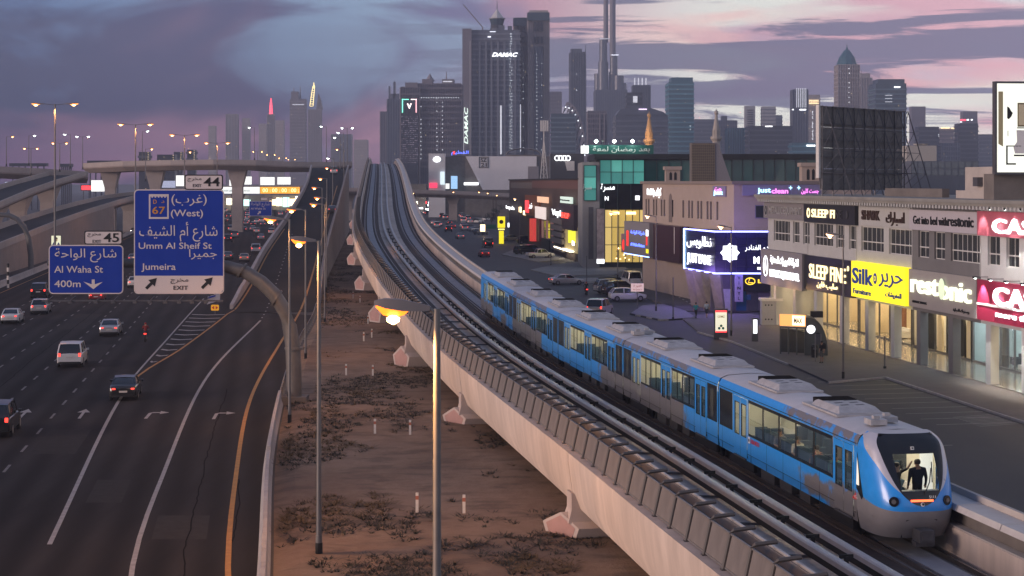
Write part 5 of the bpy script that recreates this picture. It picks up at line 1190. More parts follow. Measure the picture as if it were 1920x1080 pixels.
# ---------------------------------------------------------------- traffic on the highway
HW = .144
TG = 'cars driving away on the highway'
for kind, col, px, py, lab in (('suv', 'white', 123, 690, 'white suv with red tail lights in the middle lanes'), ('sedan', 'black', 222, 752, 'black sedan on the lane line below the striped gore'), ('sedan', 'silver', 198, 631, 'silver sedan left of the motorbike'), ('suv', 'black', -24, 822, 'black suv cut by the left edge of the picture'),
                               ('sedan', 'white', 12, 608, 'white sedan at the left edge behind the silver hatchback'), ('crossover', 'silver', 67, 590, 'silver hatchback below a black suv near the median'), ('suv', 'black', 67, 560, 'black suv beside the median barrier'), ('sedan', 'red', 175, 566, 'dark red sedan half hidden under the Al Waha sign'),
                               ('sedan', 'beige', 455, 491, 'beige sedan beside the ramp parapet'), ('suv', 'white', 477, 475, 'white suv braking next to the ramp parapet'), ('sedan', 'white', 487, 450, 'white sedan seen past the exit sign close to the parapet'), ('suv', 'silver', 438, 446, 'silver suv just right of the large blue sign'), ('sedan', 'white', 441, 434, 'white sedan ahead of the silver suv'),
                               ('sedan', 'white', 472, 433, 'white sedan behind the distant motorbike'), ('crossover', 'white', 507, 439, 'white hatchback tight against the parapet'), ('suv', 'black', 425, 454, 'black suv partly behind the large blue sign'), ('sedan', 'grey', 424, 487, 'grey sedan partly behind the large blue sign'), ('sedan', 'white', 462, 418, 'white sedan in the queue below the distant sign'),
                               ('sedan', 'black', 473, 424, 'black sedan in the queue below the distant sign'), ('suv', 'white', 489, 417, 'white suv in the queue below the distant sign'), ('sedan', 'grey', 491, 424, 'grey sedan behind the queueing white suv'), ('sedan', 'white', 506, 420, 'white sedan in the queue right of the distant sign'), ('sedan', 'silver', 515, 425, 'silver sedan next to the parapet in the queue'),
                               ('suv', 'white', 525, 404, 'white suv in the far jam near the lit showrooms'), ('sedan', 'red', 538, 400, 'red sedan in the far jam near the parapet'), ('sedan', 'white', 178, 520, 'white sedan in the gap between the two blue signs'), ('sedan', 'silver', 246, 492, 'silver car seen between the two large signs'), ('sedan', 'white', 247, 540, 'white car low between the two large signs')):
 p = G(px, py); car(kind, col, (p.x, p.y + 2.2, .01), HW if p.y < 300 else .12, lab, TG, detail=p.y < 420)
OG = 'oncoming cars on the opposite carriageway'
for kind, col, px, py, lab in (('sedan', 'silver', 27, 498, 'oncoming silver car with bright headlights left of the median'), ('suv', 'white', 44, 481, 'oncoming white suv behind the silver one'), ('suv', 'black', 121, 458, 'oncoming black suv beside the lit poster'), ('suv', 'black', 150, 458, 'oncoming black suv nearest the exit 45 plate'), ('van', 'white', 208, 416, 'oncoming white van under the curving ramp'), ('sedan', 'grey', 248, 437, 'oncoming grey car in front of the bridge pier'), ('sedan', 'white', 246, 420, 'oncoming white car behind the grey one')):
 p = G(px, py); car(kind, col, (p.x, p.y + 2.2, .01), math.pi + HW, lab, OG, lit='head', detail=p.y < 420)
motorbike(G(273, 640), HW, 'motorbike with a red tail light beside the gore', 'rider in a dark red jacket on the near motorbike', cloth('red_jacket', (.20, .02, .02)))
motorbike(G(476, 444), HW, 'distant motorbike between white cars', 'rider in dark clothes on the distant motorbike', cloth('charcoal', (.03, .03, .035)), lit=False)
for kind, col, px, D, lab in (('sedan', 'black', 623, 335, 'dark car with its lights on climbing the ramp'), ('van', 'white', 626, 470, 'white van at the crest of the ramp')):
 car(kind, col, ((px - 960) * D / FPX, D, rampZ(D) + .02), .1, lab, 'vehicles on the ramp', detail=False)

# the dense far traffic, whose cars only their places tell apart
rj = random.Random(11)
for i in range(34):
 d = rj.uniform(470, 850); x = -8 - .145 * d + rj.choice((0, -3.66, -7.3, -11, -14.6)) + (8 if d < 700 else 4)
 car(rj.choice(('sedan', 'suv', 'crossover')), rj.choice(('white', 'white', 'silver', 'black', 'grey')), (x, d, .01), .10, 'far car with red tail lights in the dense jam beyond the flyover', 'jam on the highway beyond the flyover', detail=False)
for i in range(14):
 d = rj.uniform(400, 760); x = -41 - .145 * d - rj.choice((0, 3.66, 7.3))
 car(rj.choice(('sedan', 'suv')), rj.choice(('white', 'silver', 'black')), (x, d, .01), math.pi + HW, 'far oncoming car with white headlights under the flyover', 'oncoming traffic under the flyover', lit='head', detail=False)
for i in range(16):
 d = rj.uniform(480, 780); x = vcx(d) + 17 + rj.uniform(0, 16)
 car(rj.choice(('sedan', 'suv', 'van')), rj.choice(('white', 'white', 'silver', 'black')), (x, d, .01), .1, 'far car with red lights on the service road under the overpass', 'queue on the service road under the overpass', detail=False)
# ---------------------------------------------------------------- streets on the right of the viaduct
def poly_sheet(name, pts, z, m, th=0.0):
 b = MB(); q = [(p.x, p.y, z) for p in pts]
 if th: b.prism([(p.x, p.y, z - th) for p in pts], (0, 0, th))
 else: b.poly(q)
 return struct(name, b, m)
fac = lambda d: 50.3 - .14 * d                                       # building line of the shops
b = MB(); strip(b, lambda d: vcx(d) + 5.4, lambda d: max(vcx(d) + 30, fac(d) + 3), .006, 36, 640, 10)
struct('service_road', b, mat('service_asphalt', (.030, .028, .030), .66, 0, .3, .5, .2, 30, .5, (1, .4, 1), var2=.35))
# pavement in front of the shops: a step up with kerb stones
def pavement(name, pts, m=None, z=.13):
 poly_sheet(name, pts, z, m or M['pave'], .13)
V2 = lambda x, y: Vector((x, y, 0))
pavement('pavement', [V2(fac(100) - 5.6, 100), V2(fac(108) - 5.4, 108), V2(fac(127.3) - 5.35, 127.3), V2(22.4, 124.2), V2(21.5, 136.6), V2(19.6, 156), V2(17.6, 166), V2(17.6, 181), V2(21.0, 189), V2(fac(189) + 2, 189), V2(fac(100) + 2, 100)])
pavement('traffic_island', [G(1183, 589), G(1205, 574), G(1250, 571), G(1283, 583), G(1305, 597), G(1240, 601)], mat('island_pave', (.19, .175, .185), .8, 0, .15, 2))
pavement('pavement', [V2(fac(193) - 4.2, 193), V2(fac(240) - 4, 240), V2(fac(262) - 1, 262), V2(fac(262) + 6, 262), V2(fac(193) + 3, 193)], M['pave'])
pavement('forecourt', [G(995, 507), G(1040, 497), G(1090, 491), G(1150, 492), G(1178, 505), G(1150, 516), G(1040, 518)], M['pave_pale'])
pavement('forecourt', [G(940, 478), G(985, 460), G(1040, 466), G(1060, 487), G(1010, 492)], M['pave_pale'])
pavement('traffic_island', [G(1042, 532), G(1078, 523), G(1180, 521), G(1186, 524), G(1095, 530)], M['pave_pale'])
# kerb stones, alternately pale and dark
def kerb_run(label, pts, step=1.0, alt=True):
 t = emp('kerb', label, 'kerb', pts[0]); i = 0
 for a, c in zip(pts, pts[1:]):
  L = (c - a).length; n = max(1, int(L / step)); d = (c - a) / n
  for k in range(n):
   p = a + d * (k + .5); m = MB(); m.obox((p.x, p.y, .075), (d.length - .03, .16, .15), math.atan2(d.y, d.x)); part('kerb_stone', m, M['kerb'] if (i // 2) % 2 == 0 or not alt else M['kerb_black'], t, world=True); i += 1
kerb_run('pale kerb between the marked parking bays and the shop pavement', [V2(fac(100) - 5.7, 100), V2(fac(127.3) - 5.45, 127.3), V2(22.3, 124.1)], 1.6, False)
kerb_run('kerb along the road in front of the bus shelter', [V2(21.4, 136.6), V2(19.5, 156), V2(17.5, 166)], 1.6, False)
kerb_run('black and white kerb along the purple lit traffic island', [G(1305, 598), G(1240, 602), G(1182, 590)], .8)
kerb_run('black and white kerb of the far crossing island', [G(1042, 533), G(1095, 531), G(1186, 525)], 1.2)
kerb_run('black and white kerb beside the purple sign', [G(1297, 573), G(1262, 553), G(1240, 546)], .9)
mk = MB(); mk2 = MB()
for i in range(11):                                                  # parking bay lines against the kerb
 d = 104 + i * 2.45; x = fac(d) - 5.9; mk.add([(x, d, .012), (x - 5.0, d - 1.0, .012), (x - 5.0, d - .88, .012), (x, d + .12, .012)], [(0, 1, 2, 3)])
for i in range(7):
 d = 95 + i * 2.6; x = fac(d) - 13.2; mk.add([(x, d, .012), (x - 4.6, d - 1.0, .012), (x - 4.6, d - .88, .012), (x, d + .12, .012)], [(0, 1, 2, 3)])
for i in range(8): d = 92 + i * 4.4; x = fac(d) - 17.9; mk2.add([(x, d, .012), (x + .14, d, .012), (x - .1, d + 1.7, .012), (x - .24, d + 1.7, .012)], [(0, 1, 2, 3)])
for i in range(9): d = 103.5 + i * .5; x = fac(d) - 6; mk.add([(x, d, .013), (x - 2.6, d - 1.2, .013), (x - 2.6, d - 1.1, .013), (x, d + .1, .013)], [(0, 1, 2, 3)])
for x0, x1, y0, y1 in ((1120, 1170, 532, 545), (1080, 1140, 545, 566)): pass
struct('parking_markings', mk, M['road_white']); struct('lane_dash_markings', mk2, M['road_faint'])
t = emp('boundary_wall', 'low dark wall with a rail between the viaduct and the parking bays', 'wall', (vcx(90) + 9, 90, 0))
d = 70
while d < 130:
 m = MB(); f = lambda q: vcx(q) + 10.2; m.loft([[(f(q) + x, q, z) for x, z in ((0, 0), (0, .75), (.2, .75), (.2, 0))] for q in (d, d + 3.95)]); part('wall_length', m, M['concrete_dark'], t, world=True); d += 4
m = MB(); m.loft([[(vcx(q) + 10.25 + x, q, .95 + z) for x, z in ((0, 0), (.06, 0), (.06, .06), (0, .06))] for q in range(70, 132, 4)]); part('rail', m, M['steel'], t, world=True)

# ---------------------------------------------------------------- the long shop building
def frame_thing(name, label, cat, a, bp, group=None):
 """thing whose local x runs from a to bp along a facade and whose local y goes into the building"""
 rz = math.atan2(bp[1] - a[1], bp[0] - a[0]); return emp(name, label, cat, (a[0], a[1], 0), rz, group)
A0 = (fac(176.2), 176.2); B0 = (fac(100), 100)
SX = lambda px: (176.2 - 166000.0 / (px - 498)) * 1.0098                     # picture column on the facade -> metres along it
LB = (176.2 - 100) * 1.0098
shop = frame_thing('shop_building', 'long grey two storey furniture shop building with lit signs and colonnade', 'building', A0, B0)
WL = mat('wall_light', (.40, .405, .40), .8, 0, .08, .7, .08, 14, var2=.08); WD = mat('wall_dark', (.15, .147, .15), .8, 0, .1, .7, .08, 14); WC = mat('wall_white', (.50, .52, .52), .8, 0, .06, .8)
WFR = mat('window_frame_white', (.55, .55, .53), .5); WGL = mat('office_glass', (.030, .034, .036), .08, 0, .3, .8, spec=.7)
wins = [(1451, 1481, 5), (1487, 1499, 2), (1506, 1518, 2), (1527, 1562, 5), (1568, 1583, 3), (1592, 1607, 2), (1615, 1657, 5), (1667, 1711, 5), (1722, 1742, 2), (1752, 1772, 2), (1783, 1838, 6), (1852, 1875, 2), (1887, 1911, 2), (1935, 1962, 3), (1985, 2030, 5)]
secs_ = [(0, SX(1711), WL), (SX(1711), SX(1839), WD), (SX(1839), LB, WC)]
for s0, s1, mm in secs_:
 hs = [(SX(a), SX(c), 8.45, 10.5) for a, c, n in wins if s0 <= SX(a) < s1]
 m = MB(); hole_wall(m, [s0, s1], [7.5, 12.3], hs, lambda x, z: (x, 0, z)); hole_wall(m, [s0, s1], [7.5, 12.3], hs, lambda x, z: (x, .3, z))
 for h in hs:
  for x in h[:2]: m.quad((x, 0, h[2]), (x, .3, h[2]), (x, .3, h[3]), (x, 0, h[3]))
  for z in h[2:]: m.quad((h[0], 0, z), (h[1], 0, z), (h[1], .3, z), (h[0], .3, z))
 part('upper_wall', m, mm, shop)
 m = MB(); m.box(s0 + .002, s1 - .002, .01, .3, 4.3, 7.498); part('fascia_wall', m, mm, shop)
for x in [SX(1711) + 0, SX(1839)] + [13.1, 26.7]: m = MB(); m.box(x - .06, x + .06, -.05, .02, 7.55, 12.2); part('wall_joint', m, WL, shop)
for a, c, n in wins:
 s0, s1 = SX(a), SX(c); zb = 9.2; w = MB(); k = .05
 w.box(s0, s1, .16, .24, 8.45, 8.45 + .07); w.box(s0, s1, .16, .24, 10.43, 10.5); w.box(s0, s1, .13, .24, zb, zb + .09)
 for i in range(n + 1): x = s0 + (s1 - s0 - k) * i / n; w.box(x, x + k, .16, .24, 8.52, 10.43)
 wo = part('window', w, WFR, shop)
 for i in range(n):
  x0 = s0 + (s1 - s0 - k) * i / n + k; x1 = s0 + (s1 - s0 - k) * (i + 1) / n
  for z0, z1 in ((8.52, zb), (zb + .09, 10.43)): m = MB(); y = .20 + rnd.uniform(-.004, .004); m.quad((x0, y, z0), (x1, y + rnd.uniform(-.01, .01), z0), (x1, y, z1), (x0, y, z1)); part('pane', m, WGL, wo)
m = MB(); m.box(-.6, LB, -1.3, 16, 12.75, 13.0); m.box(-.45, LB, -1.15, 16, 12.55, 12.75); part('roof_slab', m, mat('roof_concrete', (.23, .225, .21), .85, 0, .15, .5, .1, 8), shop)
m = MB(); m.box(-.3, LB, -.6, 15, 12.3, 12.55); part('cornice', m, M['concrete_dark'], shop)
dm = MB(); dm.box(-.13, .13, -.28, .28, 0, .24); dm = dm.mesh('dentil', WL)
x = .3
while x < LB - 1: inst('dentil', dm, shop, (x, -.85, 12.3)); x += .62
for y0, z0, z1 in ((15.6, 0, 12.3),): m = MB(); m.box(0, LB, 15.5, 15.8, 0, 12.3); part('rear_wall', m, WL, shop)
m = MB(); m.box(-.15, .02, .31, 15.5, 0, 12.29); part('end_wall', m, WL, shop)
# colonnade
ORL = mat('column_stone', (.34, .30, .26), .7, 0, .08, 1)
for i, s in enumerate((2.4, 8.8, 15.3, 22.6, 29.2, 35.3, 41.0, 47.4, 54.2, 60.4, 67)):
 hw = .42; mm = WD if 40 < s < 48 else WC if s > 50 else WL
 m = MB(); m.box(s - hw, s + hw, 0.005, .62, .13, 4.3); part('column', m, mm, shop)
TILE = mat('polished_tile', (.30, .28, .25), .13, 0, .08, 2, spec=.6)
m = MB()
for i in range(12):
 for j in range(5): m.box(LB * i / 12 + .015, LB * (i + 1) / 12 - .015, .02 + j, 1.0 + j, .02, .20 + .001 * ((i + j) % 2))
part('arcade_floor', m, TILE, shop, kind='stuff')
m = MB(); m.box(0, LB, .31, 12, 4.30, 4.42); part('arcade_ceiling', m, mat('ceiling_white', (.55, .53, .50), .8), shop)
DL = emit('downlight', (1.0, .76, .44), 30.0); DLC = emit('downlight_cool', (.82, .95, 1.0), 20.0)
def shopfront(s0, s1, warm, n, back, items):
 dl = DL if warm else DLC
 fr = MB(); fr.box(s0, s1, 4.9, 5.05, .20, .34); fr.box(s0, s1, 4.9, 5.05, 3.75, 4.29)
 for i in range(n + 1): x = s0 + (s1 - s0 - .08) * i / n; fr.box(x, x + .08, 4.9, 5.05, .34, 3.75)
 f = part('shopfront', fr, M['steel_dark'] if warm else M['steel'], shop)
 for i in range(n):
  x0 = s0 + (s1 - s0 - .08) * i / n + .08; x1 = s0 + (s1 - s0 - .08) * (i + 1) / n; m = MB(); m.quad((x0, 4.97, .34), (x1, 4.97, .34), (x1, 4.97, 3.75), (x0, 4.97, 3.75)); part('pane', m, glass('shop_glass', (.92, .94, .92), .4), f)
 m = MB(); m.box(s0, s1, 9.5, 9.6, .2, 4.3); m.box(s0 - .06, s0 + .02, 5.06, 9.5, .2, 4.3); part('shop_wall', m, back, shop)
 m = MB(); m.box(s0 + .03, s1, 5.06, 9.49, .03, .21); part('shop_floor', m, TILE, shop)
 for i in range(int((s1 - s0) / 1.6)):
  x = s0 + .8 + i * 1.6
  for y in (1.9, 6.2, 8.2): m = MB(); m.box(x - .28, x + .28, y - .28, y + .28, 4.265, 4.298); part('downlight', m, dl, shop)
 for k, x, y, w_, d_, h_, mm in items:
  q = MB()
  if k == 'shelf':
   q.box(x - w_ / 2, x + w_ / 2, y, y + d_, .21, .21 + h_)
   for j in range(4): q.box(x - w_ / 2 - .04, x + w_ / 2 + .04, y - .06, y + d_, .3 + j * h_ / 4, .34 + j * h_ / 4)
  elif k == 'sofa':
   q.box(x - w_ / 2, x + w_ / 2, y, y + d_, .3, .62); q.box(x - w_ / 2, x + w_ / 2, y + d_ - .22, y + d_, .62, 1.1); q.box(x - w_ / 2, x - w_ / 2 + .2, y, y + d_, .62, .85); q.box(x + w_ / 2 - .2, x + w_ / 2, y, y + d_, .62, .85)
  elif k == 'arch':
   q.prism([(x - w_ / 2, y, .22), (x + w_ / 2, y, .22)] + [(x + w_ / 2 * math.cos(R(a)), y, .22 + h_ * .65 + h_ * .35 * math.sin(R(a))) for a in range(0, 181, 20)], (0, d_, 0))
  elif k == 'curtain':
   for j in range(7): q.tube([(x - w_ / 2 + w_ * j / 6, y, .25), (x - w_ / 2 + w_ * j / 6 * .9, y, 3.7)], .10, 6)
  elif k == 'bed':
   q.box(x - w_ / 2, x + w_ / 2, y, y + d_, .22, .55); q.box(x - w_ / 2, x + w_ / 2, y + d_, y + d_ + .12, .22, 1.35); q.box(x - w_ / 2 + .1, x + w_ / 2 - .1, y + d_ - .55, y + d_ - .05, .55, .72)
  t = emp({'shelf': 'display_shelf', 'sofa': 'sofa', 'arch': 'display_arch', 'curtain': 'curtain', 'bed': 'bed'}[k], 'GOODS', {'shelf': 'shelf', 'sofa': 'sofa', 'arch': 'display', 'curtain': 'curtain', 'bed': 'bed'}[k], shop.matrix_basis @ Vector((x, y, .2)) if False else Vector((shop.location.x + math.cos(shop.rotation_euler[2]) * x - math.sin(shop.rotation_euler[2]) * y, shop.location.y + math.sin(shop.rotation_euler[2]) * x + math.cos(shop.rotation_euler[2]) * y, .2)), shop.rotation_euler[2], 'goods on show inside the lit shops')
  q.v = [(v[0] - x, v[1] - y, v[2] - .2) for v in q.v]; part({'shelf': 'rack', 'sofa': 'upholstery', 'arch': 'panel', 'curtain': 'folds', 'bed': 'mattress'}[k], q, mm, t)
cw = mat('shop_cream', (.62, .52, .36), .7, 0, .06, 1); cc = mat('shop_cool', (.50, .58, .58), .7, 0, .06, 1); wd = mat('wood_dark', (.16, .07, .035), .5, 0, .3, 3, stretch=(1, 1, .2)); tl = mat('teal', (.02, .12, .12), .5); gy = mat('fabric_grey', (.10, .10, .11), .9); wh = mat('fabric_white', (.6, .58, .54), .9)
shopfront(.5, 12.8, True, 4, cw, [('shelf', 4, 8.6, 1.6, .5, 2.4, wd)])
shopfront(13.1, 26.5, True, 5, cw, [('shelf', 16.5, 7.5, 1.4, .5, 2.6, wd), ('shelf', 21.5, 8.7, 1.3, .5, 2.2, wh), ('sofa', 19, 6.4, 2.2, 1, 1, wh), ('shelf', 25, 7.0, 1.5, .5, 2.5, wd)])
shopfront(26.8, 39.4, True, 5, wh, [('arch', 29.2, 5.6, 1.5, .2, 3.3, M['black']), ('arch', 31.4, 5.5, 1.0, .2, 3.2, cw), ('arch', 33.0, 5.6, .7, .2, 3.4, tl), ('arch', 35.6, 5.6, 1.5, .2, 3.3, M['black']), ('arch', 37.6, 5.5, 1.1, .2, 3.2, cw)])
shopfront(39.7, 52.6, False, 5, cc, [('curtain', 44.6, 5.5, .9, .2, 3, gy), ('sofa', 43.4, 6.6, 1.1, .9, 1, gy), ('bed', 46.6, 6.0, 2.0, 2.0, 1, wh), ('shelf', 48.8, 8.6, 2.4, .5, 2.8, tl), ('curtain', 50.8, 5.5, .9, .2, 3, gy)])
shopfront(52.9, 66, True, 5, cw, [('sofa', 58.0, 7.0, 2.0, .9, 1, gy), ('sofa', 63.0, 7.0, 2.2, .9, 1, wh), ('shelf', 55.2, 8.8, 1.2, .5, 2.3, wd)])
shopfront(66.2, LB - .2, True, 4, cw, [])
# signs of the shops, each a thing on the facade
def on_facade(x, y, z=0.0, base=None):
 base = base or shop; r = base.rotation_euler[2]; return Vector((base.location.x + math.cos(r) * x - math.sin(r) * y, base.location.y + math.sin(r) * x + math.cos(r) * y, z))
def shop_sign(label, s0, s1, z0, z1, face, items, depth=.35, base=None, y=0.0, group=None, name='shop_sign'):
 base = base or shop; w = s1 - s0; t = emp(name, label, 'shop sign', on_facade((s0 + s1) / 2, y, z0, base), base.rotation_euler[2], group); h = z1 - z0
 m = MB(); m.box(-w / 2, w / 2, -depth, -.02, 0, h); part('box', m, face, t)
 for it in items:
  s_, cx, cz, hh, ww, mm = it[:6]; bold = it[6] if len(it) > 6 else .012; dep = it[7] if len(it) > 7 else .06
  if callable(s_): s_(t, -depth, w, h); continue
  me = text_mesh(s_, hh * h, mm, dep, ww * w, bold); o = part('lettering', me, None, t); o.location = (cx * w, -depth - dep / 2 - .012, cz * h)
 return t
def disc(cx, cz, r, mm, off, nm='emblem', ring=None, n=24, sx=1.0):
 def f(t, y, w, h):
  m = MB(); pts = [(cx * w + r * h * sx * math.cos(2 * math.pi * i / n), y - off, cz * h + r * h * math.sin(2 * math.pi * i / n)) for i in range(n)]
  if ring:
   q = [(cx * w + (r - ring) * h * sx * math.cos(2 * math.pi * i / n), y - off, cz * h + (r - ring) * h * math.sin(2 * math.pi * i / n)) for i in range(n)]
   for i in range(n): j = (i + 1) % n; m.prism([pts[i], pts[j], q[j], q[i]], (0, .03, 0))
  else: m.prism(pts, (0, .03, 0))
  part(nm, m, mm, t)
 return (f, 0, 0, 0, 0, None)
def pgon(pts, mm, off, nm='emblem'):
 def f(t, y, w, h): m = MB(); m.prism([(a * w, y - off, c * h) for a, c in pts], (0, .03, 0)); part(nm, m, mm, t)
 return (f, 0, 0, 0, 0, None)
dk = mat('sign_dark', (.018, .018, .022), .35); gyb = mat('sign_grey', (.20, .19, .20), .6, 0, .06, 1); lil = mat('sign_lilac', (.42, .40, .44), .6); taupe = mat('sign_taupe', (.30, .28, .27), .55, 0, .05, 1); wine = mat('sign_wine', (.30, .018, .055), .45, 0, .08, 1); bronze = mat('letters_bronze', (.055, .030, .020), .5); steel_l = mat('letters_steel', (.42, .42, .42), .4, .3)
bluep = mat('print_blue', (.02, .07, .42), .5); goldm = M['gold_lit']; lit = M['signlit']
shop_sign('grey sign reading METALLIC EQUIPMENT in pale letters, topmost at the far end of the building', -.4, 12.9, 10.65, 12.2, gyb, [('METALLIC EQUIPMENT', .06, .50, .46, .80, steel_l, .02), disc(-.43, .5, .36, M['black'], .03), disc(-.43, .5, .36, steel_l, .04, ring=.06), pgon([(-.45, .3), (-.43, .72), (-.41, .3), (-.43, .5)], steel_l, .05)])
shop_sign('dark upper sign reading SLEEP FINE in half lit golden letters', 13.0, SX(1610), 10.55, 12.2, dk, [('SLEEP FI', -.10, .52, .46, .46, goldm, .015), ('NE', .21, .52, .46, .12, mat('letters_unlit', (.05, .05, .055), .4), .015), disc(-.40, .52, .27, goldm, .05, ring=.10), disc(.36, .52, .2, mat('letters_unlit', (.05, .05, .055)), .05)])
shop_sign('pale upper sign with dark SHARK lettering in Latin and Arabic', SX(1613), SX(1709), 10.6, 12.2, WL, [('SHARK', -.24, .55, .50, .36, bronze, .03, .12), ('\u0625\u0633\u0628\u0627\u0631\u0643'.replace('\u0625', '\u0627'), .24, .42, .55, .34, bronze, .03, .12)], .12)
shop_sign('pale lilac upper sign reading Get into bed with restonic', SX(1711), SX(1838), 10.55, 12.1, lil, [('Get into bed with', -.17, .50, .42, .52, M['black'], .008), ('restonic', .28, .52, .50, .36, M['black'], .02), disc(.262, .5, .18, M['black'], .06)], .25)
PKS = mat('sign_wine_spotlit', (.42, .10, .14), .5)  # wine red with the pale wash of the spotlights put into its colour
shop_sign('pinkish red upper sign reading CASANI under white spotlights', SX(1841), LB - .5, 10.5, 12.2, PKS, [('CASANI', -.12, .42, .58, .52, lit, .02, .12)])
shop_sign('grey sign with glowing white METALLIC EQUIPMENT lettering above orange lit columns', -.9, 12.9, 4.1, 7.55, gyb, [('\u0627\u0644\u0634\u0631\u0643\u0629 \u0644\u0644\u062A\u062C\u0647\u064A\u0632\u0627\u062A \u0627\u0644\u0645\u0639\u062F\u0646\u064A\u0629', .09, .72, .20, .66, lit, .02), ('METALLIC EQUIPMENT CO.', .09, .33, .20, .70, lit, .03), disc(-.37, .52, .30, lit, .03, ring=.03, sx=.8), pgon([(-.40, .32), (-.37, .76), (-.34, .32), (-.37, .52)], lit, .05)], .5)
shop_sign('dark lower sign with glowing gold SLEEP FINE lettering beside the yellow sign', 13.1, 26.6, 4.35, 7.5, dk, [('SLEEP FINE', 0, .56, .42, .76, goldm, .012), ('\u0633\u0644\u064A\u0628 \u0641\u0627\u064A\u0646', 0, .20, .16, .42, goldm, .01), disc(.42, .78, .07, goldm, .04, ring=.03)])
shop_sign('bright yellow sign reading Silk Furniture in blue', 26.75, 39.5, 4.55, 7.55, M['yellow_lit'], [('Silk', -.27, .60, .44, .40, bluep, .03), ('\u062D\u0631\u064A\u0631', .25, .60, .46, .42, bluep, .03), disc(-.035, .60, .15, bluep, .03, sx=.9), disc(-.035, .60, .07, M['yellow_lit'], .04, ring=.025), ('Furniture', -.28, .17, .15, .34, bluep, .012), ('\u0644\u0644\u0645\u0641\u0631\u0648\u0634\u0627\u062A', .30, .22, .14, .28, bluep, .012)], .5)
shop_sign('taupe sign with large glowing cream restonic letters', SX(1711), SX(1838), 4.6, 7.5, taupe, [('rest', -.235, .60, .52, .42, emit('lit_ivory', (.95, 1.0, .72), 1.1), .02, .16), ('onic', .225, .58, .52, .44, emit('lit_ivory', (.95, 1.0, .72), 1.1), .02, .16), disc(.045, .60, .27, emit('lit_ivory_soft', (.75, .85, .60), .7), .20, sx=.75), ('RESTONIC TRADING', -.32, .15, .065, .22, M['black'], .005), ('\u0631\u064A\u0633\u062A\u0648\u0646\u0643 \u0644\u0644\u062A\u062C\u0627\u0631\u0629', .30, .12, .08, .22, M['black'], .005)], .3)
cs_ = shop_sign('wine red lower sign reading CASANI with a white line and slogan', SX(1841), LB - .5, 4.6, 7.4, wine, [('CASANI', -.10, .66, .44, .54, lit, .03, .16), ('more than just', -.16, .20, .15, .40, lit, .012)])
m = MB(); m.box(-(LB - .5 - SX(1841)) / 2, (LB - .5 - SX(1841)) / 2, -.40, -.352, 1.05, 1.2); part('white_band', m, M['white'], cs_)
tv = frame_thing('vertical_lettering', 'white column strip with a vertical web address at the right edge', 'sign', on_facade(59.5, 0), on_facade(60, 0)); m = MB(); m.box(.3, 1.4, -.06, -.005, .2, 4.5); part('strip', m, M['white'], tv)
me = text_mesh('www.casanidivani.com', .26, M['black'], .01, 3.9); o = part('lettering', me, None, tv); o.location = (.85, -.075, 2.4); o.rotation_euler = (0, R(-90), 0)
# spotlights over the red signs
for zz in (12.45, 7.62):
 for i in range(4):
  p = on_facade(SX(1841) + 1.1 + i * 2.6, -1.0, zz); t = emp('sign_spotlight', 'SPOT', 'spotlight', p, shop.rotation_euler[2], 'spotlights over the wine red signs')
  m = MB(); m.beam((0, 1.0, 0), (0, 0, 0), .04, .04); m.obox((0, 0, -.02), (.2, .25, .12)); part('bracket', m, M['black'], t); m = MB(); m.obox((0, .06, -.10), (.14, .14, .03)); part('lens', m, M['lampwhite'], t)
  if i < 4:
   ld = bpy.data.lights.new('spotlight', 'SPOT'); ld.energy = 1100; ld.color = (1, .95, .88); ld.spot_size = R(75); ld.spot_blend = .5; ld.shadow_soft_size = .06
   lo = bpy.data.objects.new('spotlight', ld); COL.objects.link(lo); lo.parent = t; lo.location = (0, 0, -.14); lo.rotation_euler = (R(22), 0, 0)
# uplights on the first columns
for s in (2.4, 8.8):
 ld = bpy.data.lights.new('uplight', 'POINT'); ld.energy = 60; ld.color = (1, .55, .22); ld.shadow_soft_size = .2
 lo = bpy.data.objects.new('uplight', ld); COL.objects.link(lo); lo.location = on_facade(s, -1.4, 3.9)

# rooftop: plant rooms, parapets, air conditioner
t = frame_thing('roof_plant_room', 'grey roof plant room with an air conditioner and dark doorway', 'plant room', on_facade(38, 5), on_facade(39, 5))
for nm, x0, x1, y0, y1, z1, mm in (('wall', 0, 8, 0, 6, 15.4, M['concrete']), ('wall', 8.2, 20, -1, 6, 15.1, WC), ('low_wall', 5.5, 15, -3, -2.6, 13.6, M['concrete']), ('parapet', -14, -1, -1.5, -.9, 13.7, M['concrete_dark'])):
 m = MB(); m.box(x0, x1, y0, y1, 13.0, z1); part(nm, m, mm, t)
m = MB(); m.box(10.0, 12.2, -1.03, -.9, 13.3, 14.6); part('doorway', m, M['black'], t)
m = MB(); m.box(2.6, 3.5, -.45, 0, 13.9, 14.6); part('air_conditioner', m, M['steel_dark'], t)
